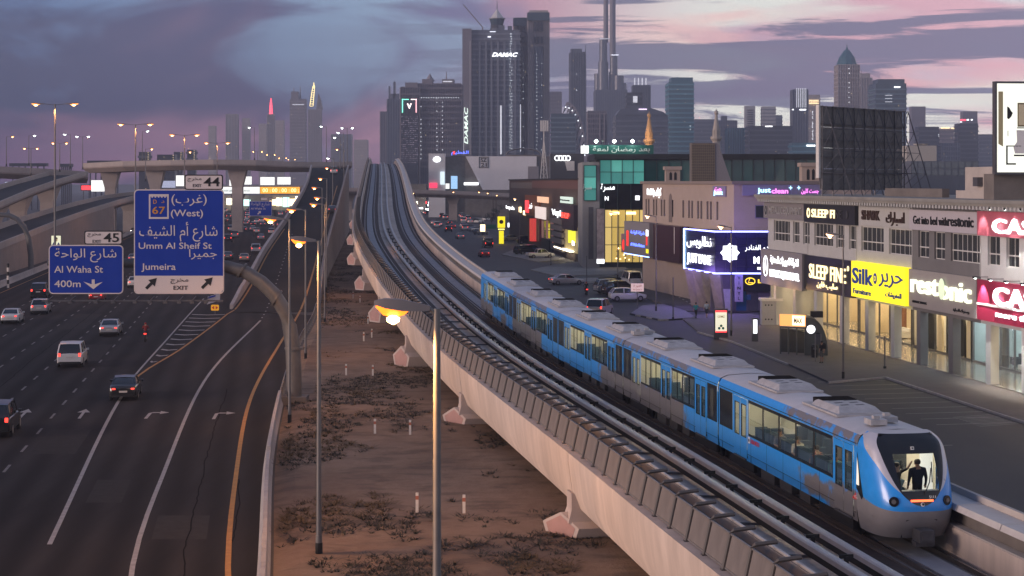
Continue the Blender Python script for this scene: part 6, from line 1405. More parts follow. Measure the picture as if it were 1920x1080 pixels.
# billboard seen from behind
BP0, BP1 = Vector(((1538 - 960) * 159 / FPX, 159, 0)), Vector(((1692 - 960) * 171 / FPX, 171, 0))
t = frame_thing('billboard', 'large dark billboard seen from behind with a steel truss, on the shop roof', 'billboard', BP0, BP1); t.location.z = 13.0; WB = (BP1 - BP0).length
n_ = 8
for i in range(n_):
 for j in range(4): m = MB(); m.box(WB * i / n_ + .02, WB * (i + 1) / n_ - .02, .0, .06, .55 + j * 1.9, .55 + (j + 1) * 1.9 - .03); part('back_panel', m, mat('billboard_back', (.13, .125, .125), .7, .1, .35, 1.5), t)
m = MB(); m.box(-.35, -.02, -.05, .25, 1.6, 8.2); part('edge_light_box', m, M['white_paint'], t)
for j in range(6): m = MB(); m.box(0, WB, -.14, -.02, .5 + j * 1.5, .62 + j * 1.5); part('girt', m, M['steel_dark'], t)
for i in range(n_ + 1):
 x = WB * i / n_; m = MB(); m.beam((x, -.2, .0), (x, -.2, 8.15), .09, .09); part('upright', m, M['steel_dark'], t)
 m = MB(); m.beam((x + 1.5, -2.4, 0), (x + .15, -.5, 8.1), .09, .09); part('raking_leg', m, M['steel_dark'], t)
 b = MB()
 for j in range(4):
  z = .1 + j * 2.0; f = lambda zz: (x + 1.5 - 1.35 * zz / 8.1, -2.4 + 1.9 * zz / 8.1, zz); b.beam((x, -.2, z), f(z + 1.9), .05, .05); b.beam((x, -.2, z + 2.0), f(z + 1.9), .05, .05)
 part('bracing', b, M['steel_dark'], t, kind='stuff')
# lit furniture billboard at the right edge
DR = 121.0
t, w_, h_, z_ = board('billboard', 'brightly lit furniture billboard cut by the right edge of the picture', 'billboard', 1866, 2090, 157, 323, DR, emit('lit_ivory_board', (.90, .92, .80), .85), .15, .5, None, None, .10)
t.location.z; X0 = -w_ / 2; px_ = lambda x: X0 + (x - 1866) * DR / FPX; pz_ = lambda y: z_ + h_ - (y - 157) * DR / FPX
def pr(pts, mm, nm='print', off=.04): m = MB(); m.prism([(px_(x), -off, pz_(y)) for x, y in pts], (0, .008, 0)); part(nm, m, mm, t)
pr([(1868, 172), (1877, 172), (1877, 275), (1868, 270)], mat('print_khaki', (.45, .40, .22), .6))
pr([(1885, 200), (1889, 202), (1893, 209), (1896, 212), (1893, 219), (1888, 224), (1885, 222)], M['black'])
pr([(1905, 193), (1990, 193), (1990, 238), (1905, 238)], mat('print_olive', (.20, .17, .09), .6)); pr([(1907, 196), (1988, 196), (1988, 235), (1907, 235)], mat('print_sand', (.65, .58, .38), .6), off=.055)
for x0, x1, y0, y1 in ((1904, 1990, 239, 241), (1883, 1912, 273, 275), (1883, 1886, 275, 309), (1884, 1902, 306, 309), (1886, 1887, 245, 256), (1898, 1960, 290, 293)): pr([(x0, y0), (x1, y0), (x1, y1), (x0, y1)], M['black'])
pr([(1903, 244), (1960, 246), (1960, 288), (1900, 288), (1897, 276), (1904, 266)], M['white'])
m = MB(); m.box(-w_ / 2, w_ / 2, .6, 2.5, 12.9 - t.location.z, z_ - .1); part('plinth', m, M['concrete_dark'], t)
# ---------------------------------------------------------------- the white corner building with the purple sign
WB2 = mat('wall_beige', (.36, .29, .25), .8, 0, .07, .6, .08, 14, var2=.08)
cb = frame_thing('corner_building', 'beige corner building with slit windows behind the purple lit sign', 'building', (17.45, 235), (24.5, 195)); LC = math.hypot(7.05, 40)
hs = []; x = 1.5
for i in range(17):
 if i in (8,): x += 2.4; continue
 hs.append((x, x + .8, 9.9, 12.0)); x += 1.35 if i % 2 == 0 else 2.6
hs = [h for h in hs if h[1] < LC - .6]
m = MB(); hole_wall(m, [0, LC], [0, 14.0], hs, lambda x, z: (x, 0, z)); part('street_wall', m, WB2, cb)
for h in hs:
 q = MB(); q.box(h[0], h[1], .22, .3, h[2], h[3]); wo = part('window', q, M['steel_dark'], cb); q = MB(); q.quad((h[0] + .05, .2, h[2] + .05), (h[1] - .05, .2, h[2] + .05), (h[1] - .05, .2, h[3] - .05), (h[0] + .05, .2, h[3] - .05)); part('pane', q, WGL, wo)
 for xx in h[:2]: q = MB(); q.box(xx - .02, xx + .02, .0, .22, h[2], h[3]); part('reveal', q, WB2, cb)
m = MB(); m.prism([(13.4, -.03, 9.2), (15.0, -.03, 9.2)] + [(14.2 + .8 * math.cos(R(a)), -.03, 11.6 + 1.2 * math.sin(R(a))) for a in range(0, 181, 20)], (0, .02, 0)); part('arched_niche', m, mat('niche', (.16, .13, .12), .8, 0, .3, 4), cb)
m = MB(); m.box(LC, LC + .3, 0.0, 16, 0, 14.0); part('front_wall', m, WB2, cb)
m = MB(); m.box(-.3, LC + .55, -.3, 16.3, 14.0, 14.35); part('roof_slab', m, mat('roof_beige', (.22, .18, .16), .85), cb)
wo = MB(); wo.box(LC + .30, LC + .38, 2.4, 4.6, 10.2, 11.7); wo = part('window', wo, mat('frame_lilac', (.2, .18, .25), .5), cb)
for y in (2.5, 3.55): q = MB(); q.quad((LC + .39, y, 10.3), (LC + .39, y + .95, 10.3), (LC + .39, y + .95, 11.6), (LC + .39, y, 11.6)); part('pane', q, WGL, wo)
fr = frame_thing('shop_sign', 'lilac sign reading justclean in lit blue and pink letters', 'shop sign', on_facade(LC + .32, .9, 0, cb), on_facade(LC + .32, 10, 0, cb)); fr.location.z = 12.75
m = MB(); m.box(0, 9.2, -.25, -.02, 0, 1.2); part('box', m, mat('sign_lilac_dim', (.22, .20, .32), .5), fr)
for s_, x, w_, mm in (('just', 2.5, 1.5, emit('lit_sky', (.45, .85, 1.0), 2.0)), ('clean', 4.3, 1.9, emit('lit_pink', (1.0, .25, .85), 1.6))):
 me = text_mesh(s_, .55, mm, .06, w_, .02); o = part('lettering', me, None, fr); o.location = (x, -.30, .5)
for x in (5.55, 6.5): m = MB(); m.prism([(x + .24 * math.cos(R(a)) * (1 if k % 2 == 0 else .3), -.31, .85 + .24 * math.sin(R(a)) * (1 if k % 2 == 0 else .3)) for k, a in enumerate(range(0, 360, 45))], (0, .04, 0)); part('star', m, emit('lit_sky', (.45, .85, 1.0), 2.0), fr)
me = text_mesh('\u062C\u0633\u062A \u0643\u0644\u064A\u0646', .5, emit('lit_pink', (1.0, .25, .85), 1.6), .06, 2.0, .01); o = part('lettering', me, None, fr); o.location = (7.8, -.30, .45)
shop_sign('small purple and blue lit sign high near the corner of the beige building', 33.2, 38.2, 12.6, 13.8, mat('sign_lilac_dim', (.22, .20, .32)), [('\u062C\u0633\u062A', -.05, .62, .5, .5, emit('lit_pink', (1.0, .25, .85), 1.6), .03), ('just', -.05, .3, .4, .7, emit('lit_sky', (.45, .85, 1.0), 2.0), .03)], .15, cb)
shop_sign('white lit lettering high on the far end of the beige building', 2.2, 10.4, 12.1, 13.6, WB2, [('Bobbly', -.2, .5, .55, .48, lit, .03), ('\u0643\u064A\u0643', .26, .5, .7, .34, lit, .03)], .04, cb)
# projecting signs over the shops of the corner building
shop_sign('grey projecting sign with small red and blue lit Arabic letters', -3.0, 10.5, 4.6, 9.0, gyb, [('\u0634\u0631\u0643\u0629 \u0627\u0644\u0648\u0627\u062D\u0629', .05, .68, .10, .55, M['blue_lit'], .02), ('Al Waha Motors', .05, .32, .09, .55, M['blue_lit'], .02), pgon([(-.40, .25), (-.32, .25), (-.32, .72), (-.40, .72)], emit('lit_red_dim', (1, .04, .03), .8), .03), pgon([(.38, .62), (.46, .62), (.46, .8), (.38, .8)], lit, .03), pgon([(.38, .12), (.47, .12), (.47, .24), (.38, .24)], M['yellow_lit'], .03), pgon([(.38, .35), (.43, .35), (.43, .6), (.38, .6)], emit('lit_red_dim', (1, .04, .03), .8), .03), pgon([(-.5, .0), (.5, .0), (.5, .022), (-.5, .022)], emit('lit_neon', (.25, .40, 1.0), 5), .03, 'neon_strip')], 1.2, cb, -.6)
shop_sign('dark unlit projecting sign between the grey sign and the purple sign', 12.5, 25.0, 4.5, 8.9, mat('sign_plum', (.045, .02, .03), .3), [pgon([(.30, .25), (.315, .25), (.315, .98), (.30, .98)], M['white_paint'], .03, 'cable')], 1.2, cb, -.6)
shop_sign('small red lit panel hanging at the far end of the grey projecting sign', -6.0, -3.3, 4.7, 7.2, mat('sign_rose', (.30, .16, .18), .6), [disc(0, .4, .3, emit('lit_red_dim', (1, .04, .03), .8), .02)], .3, cb, -1.2)
# purple sign: a bent box, its street side and its front side
NEON = emit('lit_neon_violet', (.22, .24, 1.0), 7.0); PUR = mat('sign_violet', (.012, .010, .06), .35)
q0, q1, q2 = Vector(((1283 - 960) * 203 / FPX, 203, 0)), Vector(((1341 - 960) * 191.5 / FPX, 191.5, 0)), Vector(((1478 - 960) * 191.5 / FPX, 191.5, 0)); Z0, Z1 = 4.35, 8.85
ps = emp('corner_sign', 'dark violet wrap around sign outlined in violet neon reading MO', 'shop sign', q1)
m = MB()
for a, c in ((q0, q1), (q1, q2)):
 n = 7 if c is q2 else 5
 for i in range(n):                                              # cladding modules of the sign
  for j in range(6): p, r = a.lerp(c, i / n), a.lerp(c, (i + 1) / n); z0, z1 = Z0 + (Z1 - Z0) * j / 6, Z0 + (Z1 - Z0) * (j + 1) / 6 - .03; u = (r - p).normalized() * .02; b = MB(); dn = Vector((u.y, -u.x, 0)).normalized() * .1; b.prism([p + u + Vector((0, 0, z0)), r - u + Vector((0, 0, z0)), r - u + Vector((0, 0, z1)), p + u + Vector((0, 0, z1))], -dn); part('sign_panel', b, PUR, ps, world=True)
b = MB(); b.prism([q0 + Vector((.1, .1, Z0)), q1 + Vector((.1, .25, Z0)), q2 + Vector((0, .25, Z0)), q2 + Vector((0, 1.8, Z0)), q0 + Vector((2, 1, Z0))], (0, 0, Z1 - Z0)); part('core', b, M['steel_dark'], ps, world=True)
for z in (Z0 - .05, Z1):
 for a, c in ((q0, q1), (q1, q2)): b = MB(); b.beam(a + Vector((0, -.08, z)), c + Vector((0, -.08, z)), .14, .14); part('neon_tube', b, NEON, ps, world=True)
b = MB(); b.beam(q0 + Vector((0, -.1, Z0)), q0 + Vector((0, -.1, Z1)), .22, .22); part('neon_tube', b, emit('lit_neon_sky', (.35, .60, 1.0), 5), ps, world=True)
def face_txt(s, a, c, f, z, h, w_, mm=lit, bold=.03):
 u = (c - a).normalized(); me = text_mesh(s, h, mm, .05, w_, bold); o = part('lettering', me, None, ps); p = a.lerp(c, f) + Vector((u.y, -u.x, 0)) * .14; o.location = Vector((p.x, p.y, z)) - ps.location; o.rotation_euler = (0, 0, math.atan2(u.y, u.x))
face_txt('\u0646\u0637\u0644\u0648\u0628\u0633', q0, q1, .52, 7.5, 1.1, 9.2); face_txt('JUST FAME', q0, q1, .52, 5.5, 1.0, 9.0, bold=.05)
face_txt('\u0645\u0648\u0627\u062F\u0648 \u0627\u0644\u0641\u0646\u0627\u062F\u0631', q1, q2, .62, 7.05, .55, 3.4); face_txt('M O D O', q1, q2, .75, 5.75, .75, 3.6, bold=.04); face_txt('EST.', q1, q2, .62, 4.85, .26, .7)
u = (q2 - q1).normalized(); c = q1.lerp(q2, .2)
b = MB(); b.prism([c + Vector((1.05 * (1 if k % 2 == 0 else .78) * math.cos(R(a)), -.16, 6.55 + 1.05 * (1 if k % 2 == 0 else .78) * math.sin(R(a)))) for k, a in enumerate([i * 22.5 for i in range(16)])], (0, .05, 0)); part('star_emblem', b, lit, ps, world=True)
b = MB(); b.tube([c + Vector((x, -.19, 6.5 + z)) for x, z in ((-.45, -.55), (-.45, .1), (-.15, -.35), (.15, .1), (.15, -.5))], .035, 4); b.tube([c + Vector((.33 * math.cos(R(a)), -.19, 6.85 + .33 * math.sin(R(a)))) for a in range(0, 181, 30)], .035, 4); part('emblem_lines', b, PUR, ps, world=True)
for xx, yy, zz, e in ((22.8, 186.5, 3.8, 620), (18.2, 198, 4.0, 300), (24.5, 190.5, 10.0, 260)):
 ld = bpy.data.lights.new('neon_glow', 'POINT'); ld.energy = e; ld.color = (.36, .22, 1.0); ld.shadow_soft_size = .8; lo = bpy.data.objects.new('neon_glow', ld); COL.objects.link(lo); lo.location = (xx, yy, zz)
# ground floor under the violet sign
gf = emp('shopfront_row', 'dark shopfronts with slanted panels under the violet sign', 'shop', (20.5, 200, 0))
m = MB()
for i, (d0, d1) in enumerate(((234, 226), (225.5, 218), (217.5, 210), (209.5, 203.5))):
 x0, x1 = 17.45 + (235 - d0) * .176, 17.45 + (235 - d1) * .176; b = MB(); b.prism([(x0 + .15, d0, .2), (x1 + .15, d1, .2), (x1 + .15, d1, 4.2), (x0 + .15, d0, 4.2)], (-.12, -.02, 0)); part('shop_window', b, mat('dark_glass', (.012, .012, .016), .06, spec=.7) if i != 1 else mat('dim_warm_glass', (.10, .07, .04), .1), gf, world=True)
for i in range(4):
 a = q0.lerp(q1, .15 + .26 * i); b = MB(); b.prism([a + Vector((.3, 0, .13)), a + Vector((1.1, -.5, .13)), a + Vector((.7, -.4, Z0)), a + Vector((-.5, 0, Z0))], (.25, .3, 0)); part('slanted_panel', b, mat('panel_sand', (.24, .20, .16), .6, 0, .2, 2), gf, world=True)
b = MB(); b.box(21.8, 30, 193.2, 193.5, .1, 4.3); part('wall', b, mat('wall_mauve', (.16, .14, .16), .7, 0, .1, 1), gf, world=True)
for x, mm in ((22.9, M['white_paint']), (24.6, mat('door_blue', (.02, .10, .22), .4)), (25.9, M['steel_dark'])): b = MB(); b.box(x, x + 1.1, 193.1, 193.19, .13, 2.5); part('door', b, mm, gf, world=True)
b = MB(); b.box(24.4, 26.2, 193.05, 193.19, 1.3, 1.9); part('blue_counter', b, mat('door_blue', (.02, .10, .22)), gf, world=True)
t = emp('shop_sign', 'tall narrow lilac sign reading VINYL from top to bottom', 'shop sign', ((1385.5 - 960) * 191.8 / FPX, 191.8, 1.2)); m = MB(); m.box(-.45, .45, 0, .2, 0, 3.0); part('box', m, mat('sign_lilac_pale', (.34, .30, .46), .5), t)
for i, ch in enumerate('VINYL'): me = text_mesh(ch, .36, M['black'], .03, None, .02); o = part('lettering', me, None, t); o.location = (0, -.03, 2.6 - i * .56)
t = emp('shop_sign', 'black sign with a gold oval emblem and yellow LEXUS lettering', 'shop sign', ((1440 - 960) * 192.4 / FPX, 192.4, 2.3)); m = MB(); m.box(-2.7, 2.4, 0, .25, 0, 1.9); part('box', m, dk, t)
YL = emit('lit_amber', (1.0, .66, .04), 1.5); me = text_mesh('LEXUS', .42, YL, .05, 3.2, .02); o = part('lettering', me, None, t); o.location = (.5, -.04, 1.1)
b = MB(); b.tube([(-1.95 + .52 * math.cos(R(a)), -.04, 1.1 + .36 * math.sin(R(a))) for a in range(0, 361, 20)], .05, 5, cap=False); b.tube([(-2.0, -.04, 1.4), (-2.15, -.04, .95), (-1.65, -.04, .92)], .05, 5); part('emblem', b, YL, t)
# rooftop screen, stone turrets
t = emp('roof_screen', 'tall tan lattice screen box on the roof of the beige building', 'screen', ((1320 - 960) * 232 / FPX, 232, 14.3))
m = MB(); m.box(-1.65, 1.45, 0, 2.5, 0, 5.1); part('core', m, M['concrete_dark'], t)
for i in range(12): m = MB(); x = -1.6 + i * .265; m.box(x, x + .05, -.12, -.02, .15, 5.0); part('slat', m, mat('lattice_tan', (.30, .25, .19), .7), t)
for j in range(14): m = MB(); z = .2 + j * .36; m.box(-1.65, 1.4, -.16, -.121, z, z + .05); part('slat', m, mat('lattice_tan', (.30, .25, .19)), t)
m = MB(); m.prism([(1.46, .0, 0), (3.6, 0, 0), (2.9, 0, 2.0), (1.9, 0, 5.0), (1.46, 0, 5.2)], (0, 2.4, 0)); part('sloped_side', m, mat('screen_side', (.20, .19, .21), .8, 0, .2, 8), t)
for px, y0, y1, D, w_, lab in ((1262, 312, 338, 224, 2.2, 'small beige stone turret on the roof of the beige building'), (1520, 305, 340, 205, 2.4, 'beige stone cornice block beside the dark billboard')):
 p = P(px, y0, D); t = emp('roof_turret', lab, 'turret', (p.x, D, 14.3)); h = p.z - 14.3
 m = MB(); m.box(-w_ / 2 + .2, w_ / 2 - .2, 0, 2, 0, h - .45); part('shaft', m, WB2, t); m = MB(); m.box(-w_ / 2, w_ / 2, -.2, 2.2, h - .45, h); part('cornice', m, WB2, t)
 for s in (-.3, .3): m = MB(); m.prism([(s - .16, -.02, .2), (s + .16, -.02, .2), (s + .16, -.02, h - .9), (s, -.02, h - .7), (s - .16, -.02, h - .9)], (0, .03, 0)); part('opening', m, M['black'], t)

# ---------------------------------------------------------------- green glass building behind
DG = 292.0
gx_ = lambda px, D=DG: (px - 960) * D / FPX
gz_ = lambda py, D=DG: CAMH - (py - HZ) * D / FPX
gb = emp('glass_building', 'green glass building with a black roof edge and a yellow lit showroom', 'building', (gx_(1160), DG, 0))
m = MB(); m.box(gx_(1118), gx_(1545), DG + .5, DG + 26, 0, gz_(299)); part('core', m, mat('core_dark', (.04, .05, .055), .7), gb, world=True)
m = MB(); m.box(gx_(1114), gx_(1550), DG - 1.2, DG + 27, gz_(299), gz_(289)); part('roof_edge', m, mat('roof_black', (.016, .017, .018), .5), gb, world=True)
GGL = [mat('green_glass_%d' % i, c, .06, 0, .3, .3, spec=.7) for i, c in enumerate(((.018, .085, .08), (.014, .062, .062), (.03, .11, .10)))]
GLIT = [emit('green_lit_%d' % i, c, .45) for i, c in enumerate(((.08, .38, .33), (.06, .28, .25), (.12, .50, .42)))]
def curtain(x0, x1, y0, y1, nx, ny, mats_, D=DG, fr=mat('mullion', (.02, .035, .035), .4)):
 f = MB(); X = [gx_(x0, D) + (gx_(x1, D) - gx_(x0, D)) * i / nx for i in range(nx + 1)]; Z = [gz_(y1, D) + (gz_(y0, D) - gz_(y1, D)) * j / ny for j in range(ny + 1)]
 for x in X: f.box(x - .06, x + .06, D - .12, D + .3, Z[0], Z[-1])
 for z in Z: f.box(X[0], X[-1], D - .10, D + .29, z - .05, z + .05)
 w_ = part('curtain_wall', f, fr, gb, world=True)
 for i in range(nx):
  for j in range(ny): q = MB(); q.quad((X[i] + .06, D, Z[j] + .05), (X[i + 1] - .06, D + rnd.uniform(-.02, .02), Z[j] + .05), (X[i + 1] - .06, D, Z[j + 1] - .05), (X[i] + .06, D, Z[j + 1] - .05)); part('pane', q, rnd.choice(mats_), w_, world=True)
curtain(1125, 1208, 300, 345, 4, 2, GLIT); curtain(1208, 1300, 300, 345, 4, 1, GGL); curtain(1352, 1532, 297, 340, 9, 1, GGL + GLIT[1:2])
curtain(1133, 1208, 345, 393, 3, 1, [mat('dark_glass', (.012, .012, .016))])
YLIT = [emit('show_%d' % i, c, .7) for i, c in enumerate(((.62, .42, .10), (.50, .34, .09), (.78, .55, .18)))]
curtain(1134, 1212, 393, 492, 6, 3, YLIT)
t_ = [(1152, 397), (1183, 397)]
for x, y in t_: q = MB(); q.box(gx_(x) - .8, gx_(x) + .8, DG - .22, DG - .13, gz_(y + 5), gz_(y)); part('showroom_light', q, emit('show_hot', (1, .72, .3), 3), gb, world=True)
for i in range(26): x, y = rnd.uniform(1150, 1190), rnd.uniform(458, 488); q = MB(); q.box(gx_(x), gx_(x) + .2, DG - .2, DG - .13, gz_(y), gz_(y) + .2); part('showroom_lamp', q, [emit('show_hot', (1, .72, .3), 3), M['warm'], emit('show_dim', (.3, .2, .05), .5)][i % 3], gb, world=True)
m = MB(); m.box(gx_(1092), gx_(1124), DG - .3, DG + 20, 0, gz_(304)); part('concrete_wing', m, mat('wing_concrete', (.25, .25, .25), .8, 0, .1, .5), gb, world=True)
curtain(1095, 1118, 310, 376, 1, 3, GLIT[1:], DG - .45)
q = MB(); q.box(gx_(1103), gx_(1112), DG - 1.5, DG - .9, gz_(485), gz_(388)); part('banner_frame', q, M['steel_dark'], gb, world=True)
t, w_, h_, z_ = board('banner', 'tall lit banner with a faded portrait beside the yellow showroom', 'banner', 1119, 1133, 392, 494, DG - 4, mat('banner_print', (.34, .28, .27), .6, 0, .5, .8), .1, .3)
m = MB(); m.box(-w_ / 2, w_ / 2, -.12, -.04, z_, z_ + .7); part('light_strip', m, M['signlit'], t)
for px, py, s_, hh, ww in ((1139, 352, '\u0645\u0633\u0631\u0629', 1.1, 2.3), (1101, 352, '\u0645\u0633\u0631\u0629', .9, 1.4), (1137, 372, 'N', .7, .6)):
 me = text_mesh(s_, hh, M['white'] if px == 1101 else lit, .05, ww, .02); o = part('lettering', me, None, gb); o.location = (gx_(px) - gb.location.x, DG - .9 - gb.location.y, gz_(py))
q = MB(); q.box(gx_(1191), gx_(1199), DG - .4, DG - .2, gz_(375), gz_(367)); part('white_sign', q, lit, gb, world=True)
# roof sign with Arabic lettering and floodlights
rs = emp('roof_sign', 'green lit Arabic roof sign under three white floodlights', 'roof sign', (gx_(1158), DG - .5, gz_(289)))
a, c = gx_(1104) - gx_(1158), gx_(1225) - gx_(1158); h = gz_(272) - gz_(289)
m = MB(); m.box(a, c, 0, 1.2, 0, h); part('panel', m, mat('sign_green', (.018, .10, .085), .4, 0, .25, .5), rs); m = MB(); m.box(a - 1.3, a - .05, -.1, 1.2, .1, h - .1); part('end_panel', m, M['ad_white'], rs)
me = text_mesh('\u0628\u0639\u062F \u0631\u0645\u0636\u0627\u0646 \u0644\u0645\u0639\u0629', .8, M['white'], .06, (c - a) * .88, .02); o = part('lettering', me, None, rs); o.location = ((a + c) / 2, -.05, h * .5)
for i, px in enumerate((1117, 1130, 1151, 1164, 1185, 1198)):
 x = gx_(px) - gx_(1158); q = MB(); q.beam((x, .3, h), (x, -.5, h + .6), .06, .06); q.obox((x, -.6, h + .65), (.35, .3, .25)); part('floodlight', q, M['steel'], rs)
 if i % 2 == 0: q = MB(); q.lathe([(.05, -.3), (.28, -.1), (.30, .1), (.05, .3)], (x, -.8, h + .6), 10); part('lamp', q, emit('flood', (.75, 1.0, .92), 12), rs)
for px in (1117, 1151, 1185):
 ld = bpy.data.lights.new('floodlight', 'POINT'); ld.energy = 90; ld.color = (.65, 1, .88); ld.shadow_soft_size = .3; lo = bpy.data.objects.new('floodlight', ld); COL.objects.link(lo); lo.location = (gx_(px), DG - 2.0, gz_(270))

# ---------------------------------------------------------------- brown retail building with red shop
br = frame_thing('retail_building', 'brown retail building with a red lit shop and white shop signs', 'building', ((955 - 960) * 455 / FPX, 455), ((1092 - 960) * 306 / FPX, 306)); LR = math.hypot((1092 - 960) * 306 / FPX + 5 * 455 / FPX, 149)
BW = mat('wall_brown', (.075, .050, .042), .8, 0, .12, .4, .08, 8)
SR = lambda D: (455 - D) * LR / 149
ux = frame_thing
def rpx(px):                                                        # picture column -> metres along this facade
 dx = ((1092 - 960) * 306 / FPX + 5 * 455 / FPX) / -149; x0 = -5 * 455 / FPX; D = (x0 - dx * 455) / ((px - 960) / FPX - dx); return SR(D), D
m = MB(); m.box(0, LR, 0, 22, 0, 14.7); part('street_wall', m, BW, br)
m = MB(); m.box(LR + .01, LR + .3, 0.2, 8, 0, 14.6); part('front_wall', m, mat('wall_brown_warm', (.10, .055, .045), .8), br)
m = MB(); m.box(-.3, LR + .4, -.3, 22.3, 14.7, 15.0); part('roof_edge', m, M['black'], br)
for a, c, z0, z1, mm in ((998, 1085, 13.0, 14.6, mat('band_brown', (.12, .06, .05), .7)), (958, 998, 12.8, 14.2, mat('band_taupe', (.13, .11, .10), .7))):
 s0, s1 = rpx(a)[0], rpx(c)[0]; m = MB(); m.box(s0, s1, -.06, -.01, z0, z1); part('band', m, mm, br)
def rz(py, px): D = rpx(px)[1]; return CAMH - (py - HZ) * D / FPX
def rbox(nm, a, c, y0, y1, mm, dep=.25, parent=br, off=0.0):
 s0, s1 = rpx(a)[0], rpx(c)[0]; pm = (a + c) / 2; z0, z1 = rz(y1, pm), rz(y0, pm); m = MB(); m.box(s0, s1, -dep - off, -.02 - off, max(z0, .1), z1); return part(nm, m, mm, br), (s0 + s1) / 2, s1 - s0, (z0 + z1) / 2, z1 - z0
rbox('shop_bay', 988, 1014, 366, 405, mat('bay_orange', (.22, .07, .02), .6), .5); rbox('shop_bay', 1055, 1084, 383, 430, mat('bay_plum', (.05, .035, .045), .5), .8)
for a, c, y0, y1, mm, nm in ((991, 996, 376, 398, M['red_lit'], 'lit_panel'), (1014, 1034, 369, 380, emit('lit_food', (.95, .55, .35), .8), 'lit_panel'), (1058, 1080, 369, 381, emit('lit_mint', (.7, .85, .75), .7), 'lit_panel'), (1010, 1029, 388, 410, emit('lit_poster2', (.85, .70, .65), .8), 'lit_panel'), (975, 978, 388, 398, M['warm'], 'lit_panel'), (983, 986, 395, 403, M['warm'], 'lit_panel')):
 rbox(nm, a, c, y0, y1, mm, .3, br, .5 if a > 985 else 0)
for i in range(6): rbox('red_column', 997 + i * 3.2, 999.5 + i * 3.2, 410, 452, emit('lit_redcol', (.85, .05, .05), .5) if i < 4 else mat('col_red', (.3, .05, .05), .4), .5)
for i in range(5): rbox('glass_bay', 1018 + i * 4.2, 1021.5 + i * 4.2, 414, 455, [emit('bay_dim', (.35, .16, .14), .4), mat('dark_glass', (.012, .012, .016))][i % 2], .3)
for j, y in enumerate((410, 422, 434, 446, 460)): rbox('stone_course', 1040, 1062, y, y + 9, mat('stone_taupe', (.20, .175, .16), .8, 0, .1, 1), .9)
for i in range(4): rbox('yellow_light', 1069 + i * 3.4, 1071.2 + i * 3.4, 432, 455, emit('lit_lime', (.85, .85, .05), .9), .4)
rbox('warm_window', 1060, 1084, 424, 472, emit('win_warm', (.50, .38, .16), .4), .2); rbox('light_ledge', 1048, 1078, 466, 468, M['cream'], 1.0); rbox('dark_portal', 1023, 1038, 448, 472, M['black'], .9)
for s_, a, c, y, h_, mm in (('B', 1083, 1088, 456, 12, lit), ('Vapi', 1044, 1061, 400, 16, lit), ('SHOP', 1062, 1077, 404, 14, emit('lit_red2', (1, .06, .04), 2.2)), ('Impala', 956, 972, 390, 9, lit), ('Homes', 1060, 1078, 375, 5, M['black']), ('\u0632\u0631', 1000, 1006, 386, 14, lit)):
 sa, Da = rpx(a); sc_, Dc = rpx(c); z = CAMH - (y - HZ) * (Da + Dc) / 2 / FPX; me = text_mesh(s_, h_ * .7 * (Da + Dc) / 2 / FPX, mm, .06, sc_ - sa, .04); o = part('lettering', me, None, br); o.location = ((sa + sc_) / 2, -1.0, z)
t, w_, h_, z_ = board('dark_pylon', 'tall black panel wall with a white lit 800 sign', 'pylon', 1103, 1118, 388, 492, DG + 6, M['black'], .05, .6); me = text_mesh('800', h_ * .13, lit, .05, w_ * .62, .03); o = part('lettering', me, None, t); o.location = (-w_ * .12, -.1, z_ + h_ * .48)
# ---------------------------------------------------------------- far showrooms along the road
DF = 720.0
fx = lambda px, D=DF: (px - 960) * D / FPX
fz = lambda py, D=DF: CAMH - (py - HZ) * D / FPX
t = emp('showroom', 'large pale grey showroom with a slanted dark corner and square SZ21 emblem', 'building', (fx(960), DF, 0))
m = MB(); m.box(fx(872), fx(1045), DF + .5, DF + 30, 0, fz(293)); part('core', m, M['concrete_dark'], t, world=True)
m = MB(); m.prism([(fx(x), DF - .3, fz(y)) for x, y in ((873, 293), (1006, 293), (1006, 356), (905, 356))], (0, .7, 0)); part('pale_wall', m, mat('panel_pale', (.66, .65, .67), .6, 0, .05, .3), t, world=True)
m = MB(); m.box(fx(990), fx(1010), DF - .5, DF - .31, fz(360), fz(312)); part('grey_panel', m, mat('panel_mid', (.24, .22, .23), .7), t, world=True)
b = MB()
for x0, x1, y0, y1 in ((898, 916, 294, 295.2), (898, 916, 313.8, 315), (898, 899.2, 295.2, 313.8), (914.8, 916, 295.2, 313.8)): b.box(fx(x0), fx(x1), DF - .5, DF - .31, fz(y1), fz(y0))
part('emblem_frame', b, M['black'], t, world=True)
for s_, y in (('SZ', 300), ('21', 309)): me = text_mesh(s_, 1.6, M['black'], .05, 2.5, .03); o = part('lettering', me, None, t); o.location = (fx(907) - t.location.x, -.6, fz(y))
m = MB(); m.box(fx(870), fx(897), DF - 1, DF - .6, fz(347), fz(342)); part('lit_strip', m, M['signlit'], t, world=True)
t = emp('showroom', 'light grey tower block with a white oval emblem beside the railway', 'building', (fx(818), DF, 0))
m = MB(); m.box(fx(804), fx(835), DF - 2, DF + 8, 0, fz(288)); part('tower', m, mat('panel_silver', (.58, .58, .60), .5, .1, .05, .3), t, world=True)
m = MB(); m.box(fx(835), fx(875), DF + 2, DF + 12, 0, fz(294)); part('wing', m, M['concrete_dark'], t, world=True)
for rx, rz_ in ((1.45, 1.0), (.55, .98), (1.0, .5)):
 b = MB(); b.tube([(fx(819.5) + rx * math.cos(R(a)), DF - 2.2, fz(299) + (0 if rx != 1.0 else .4) + rz_ * math.sin(R(a))) for a in range(0, 361, 20)], .14, 5, cap=False); part('emblem', b, lit, t, world=True)
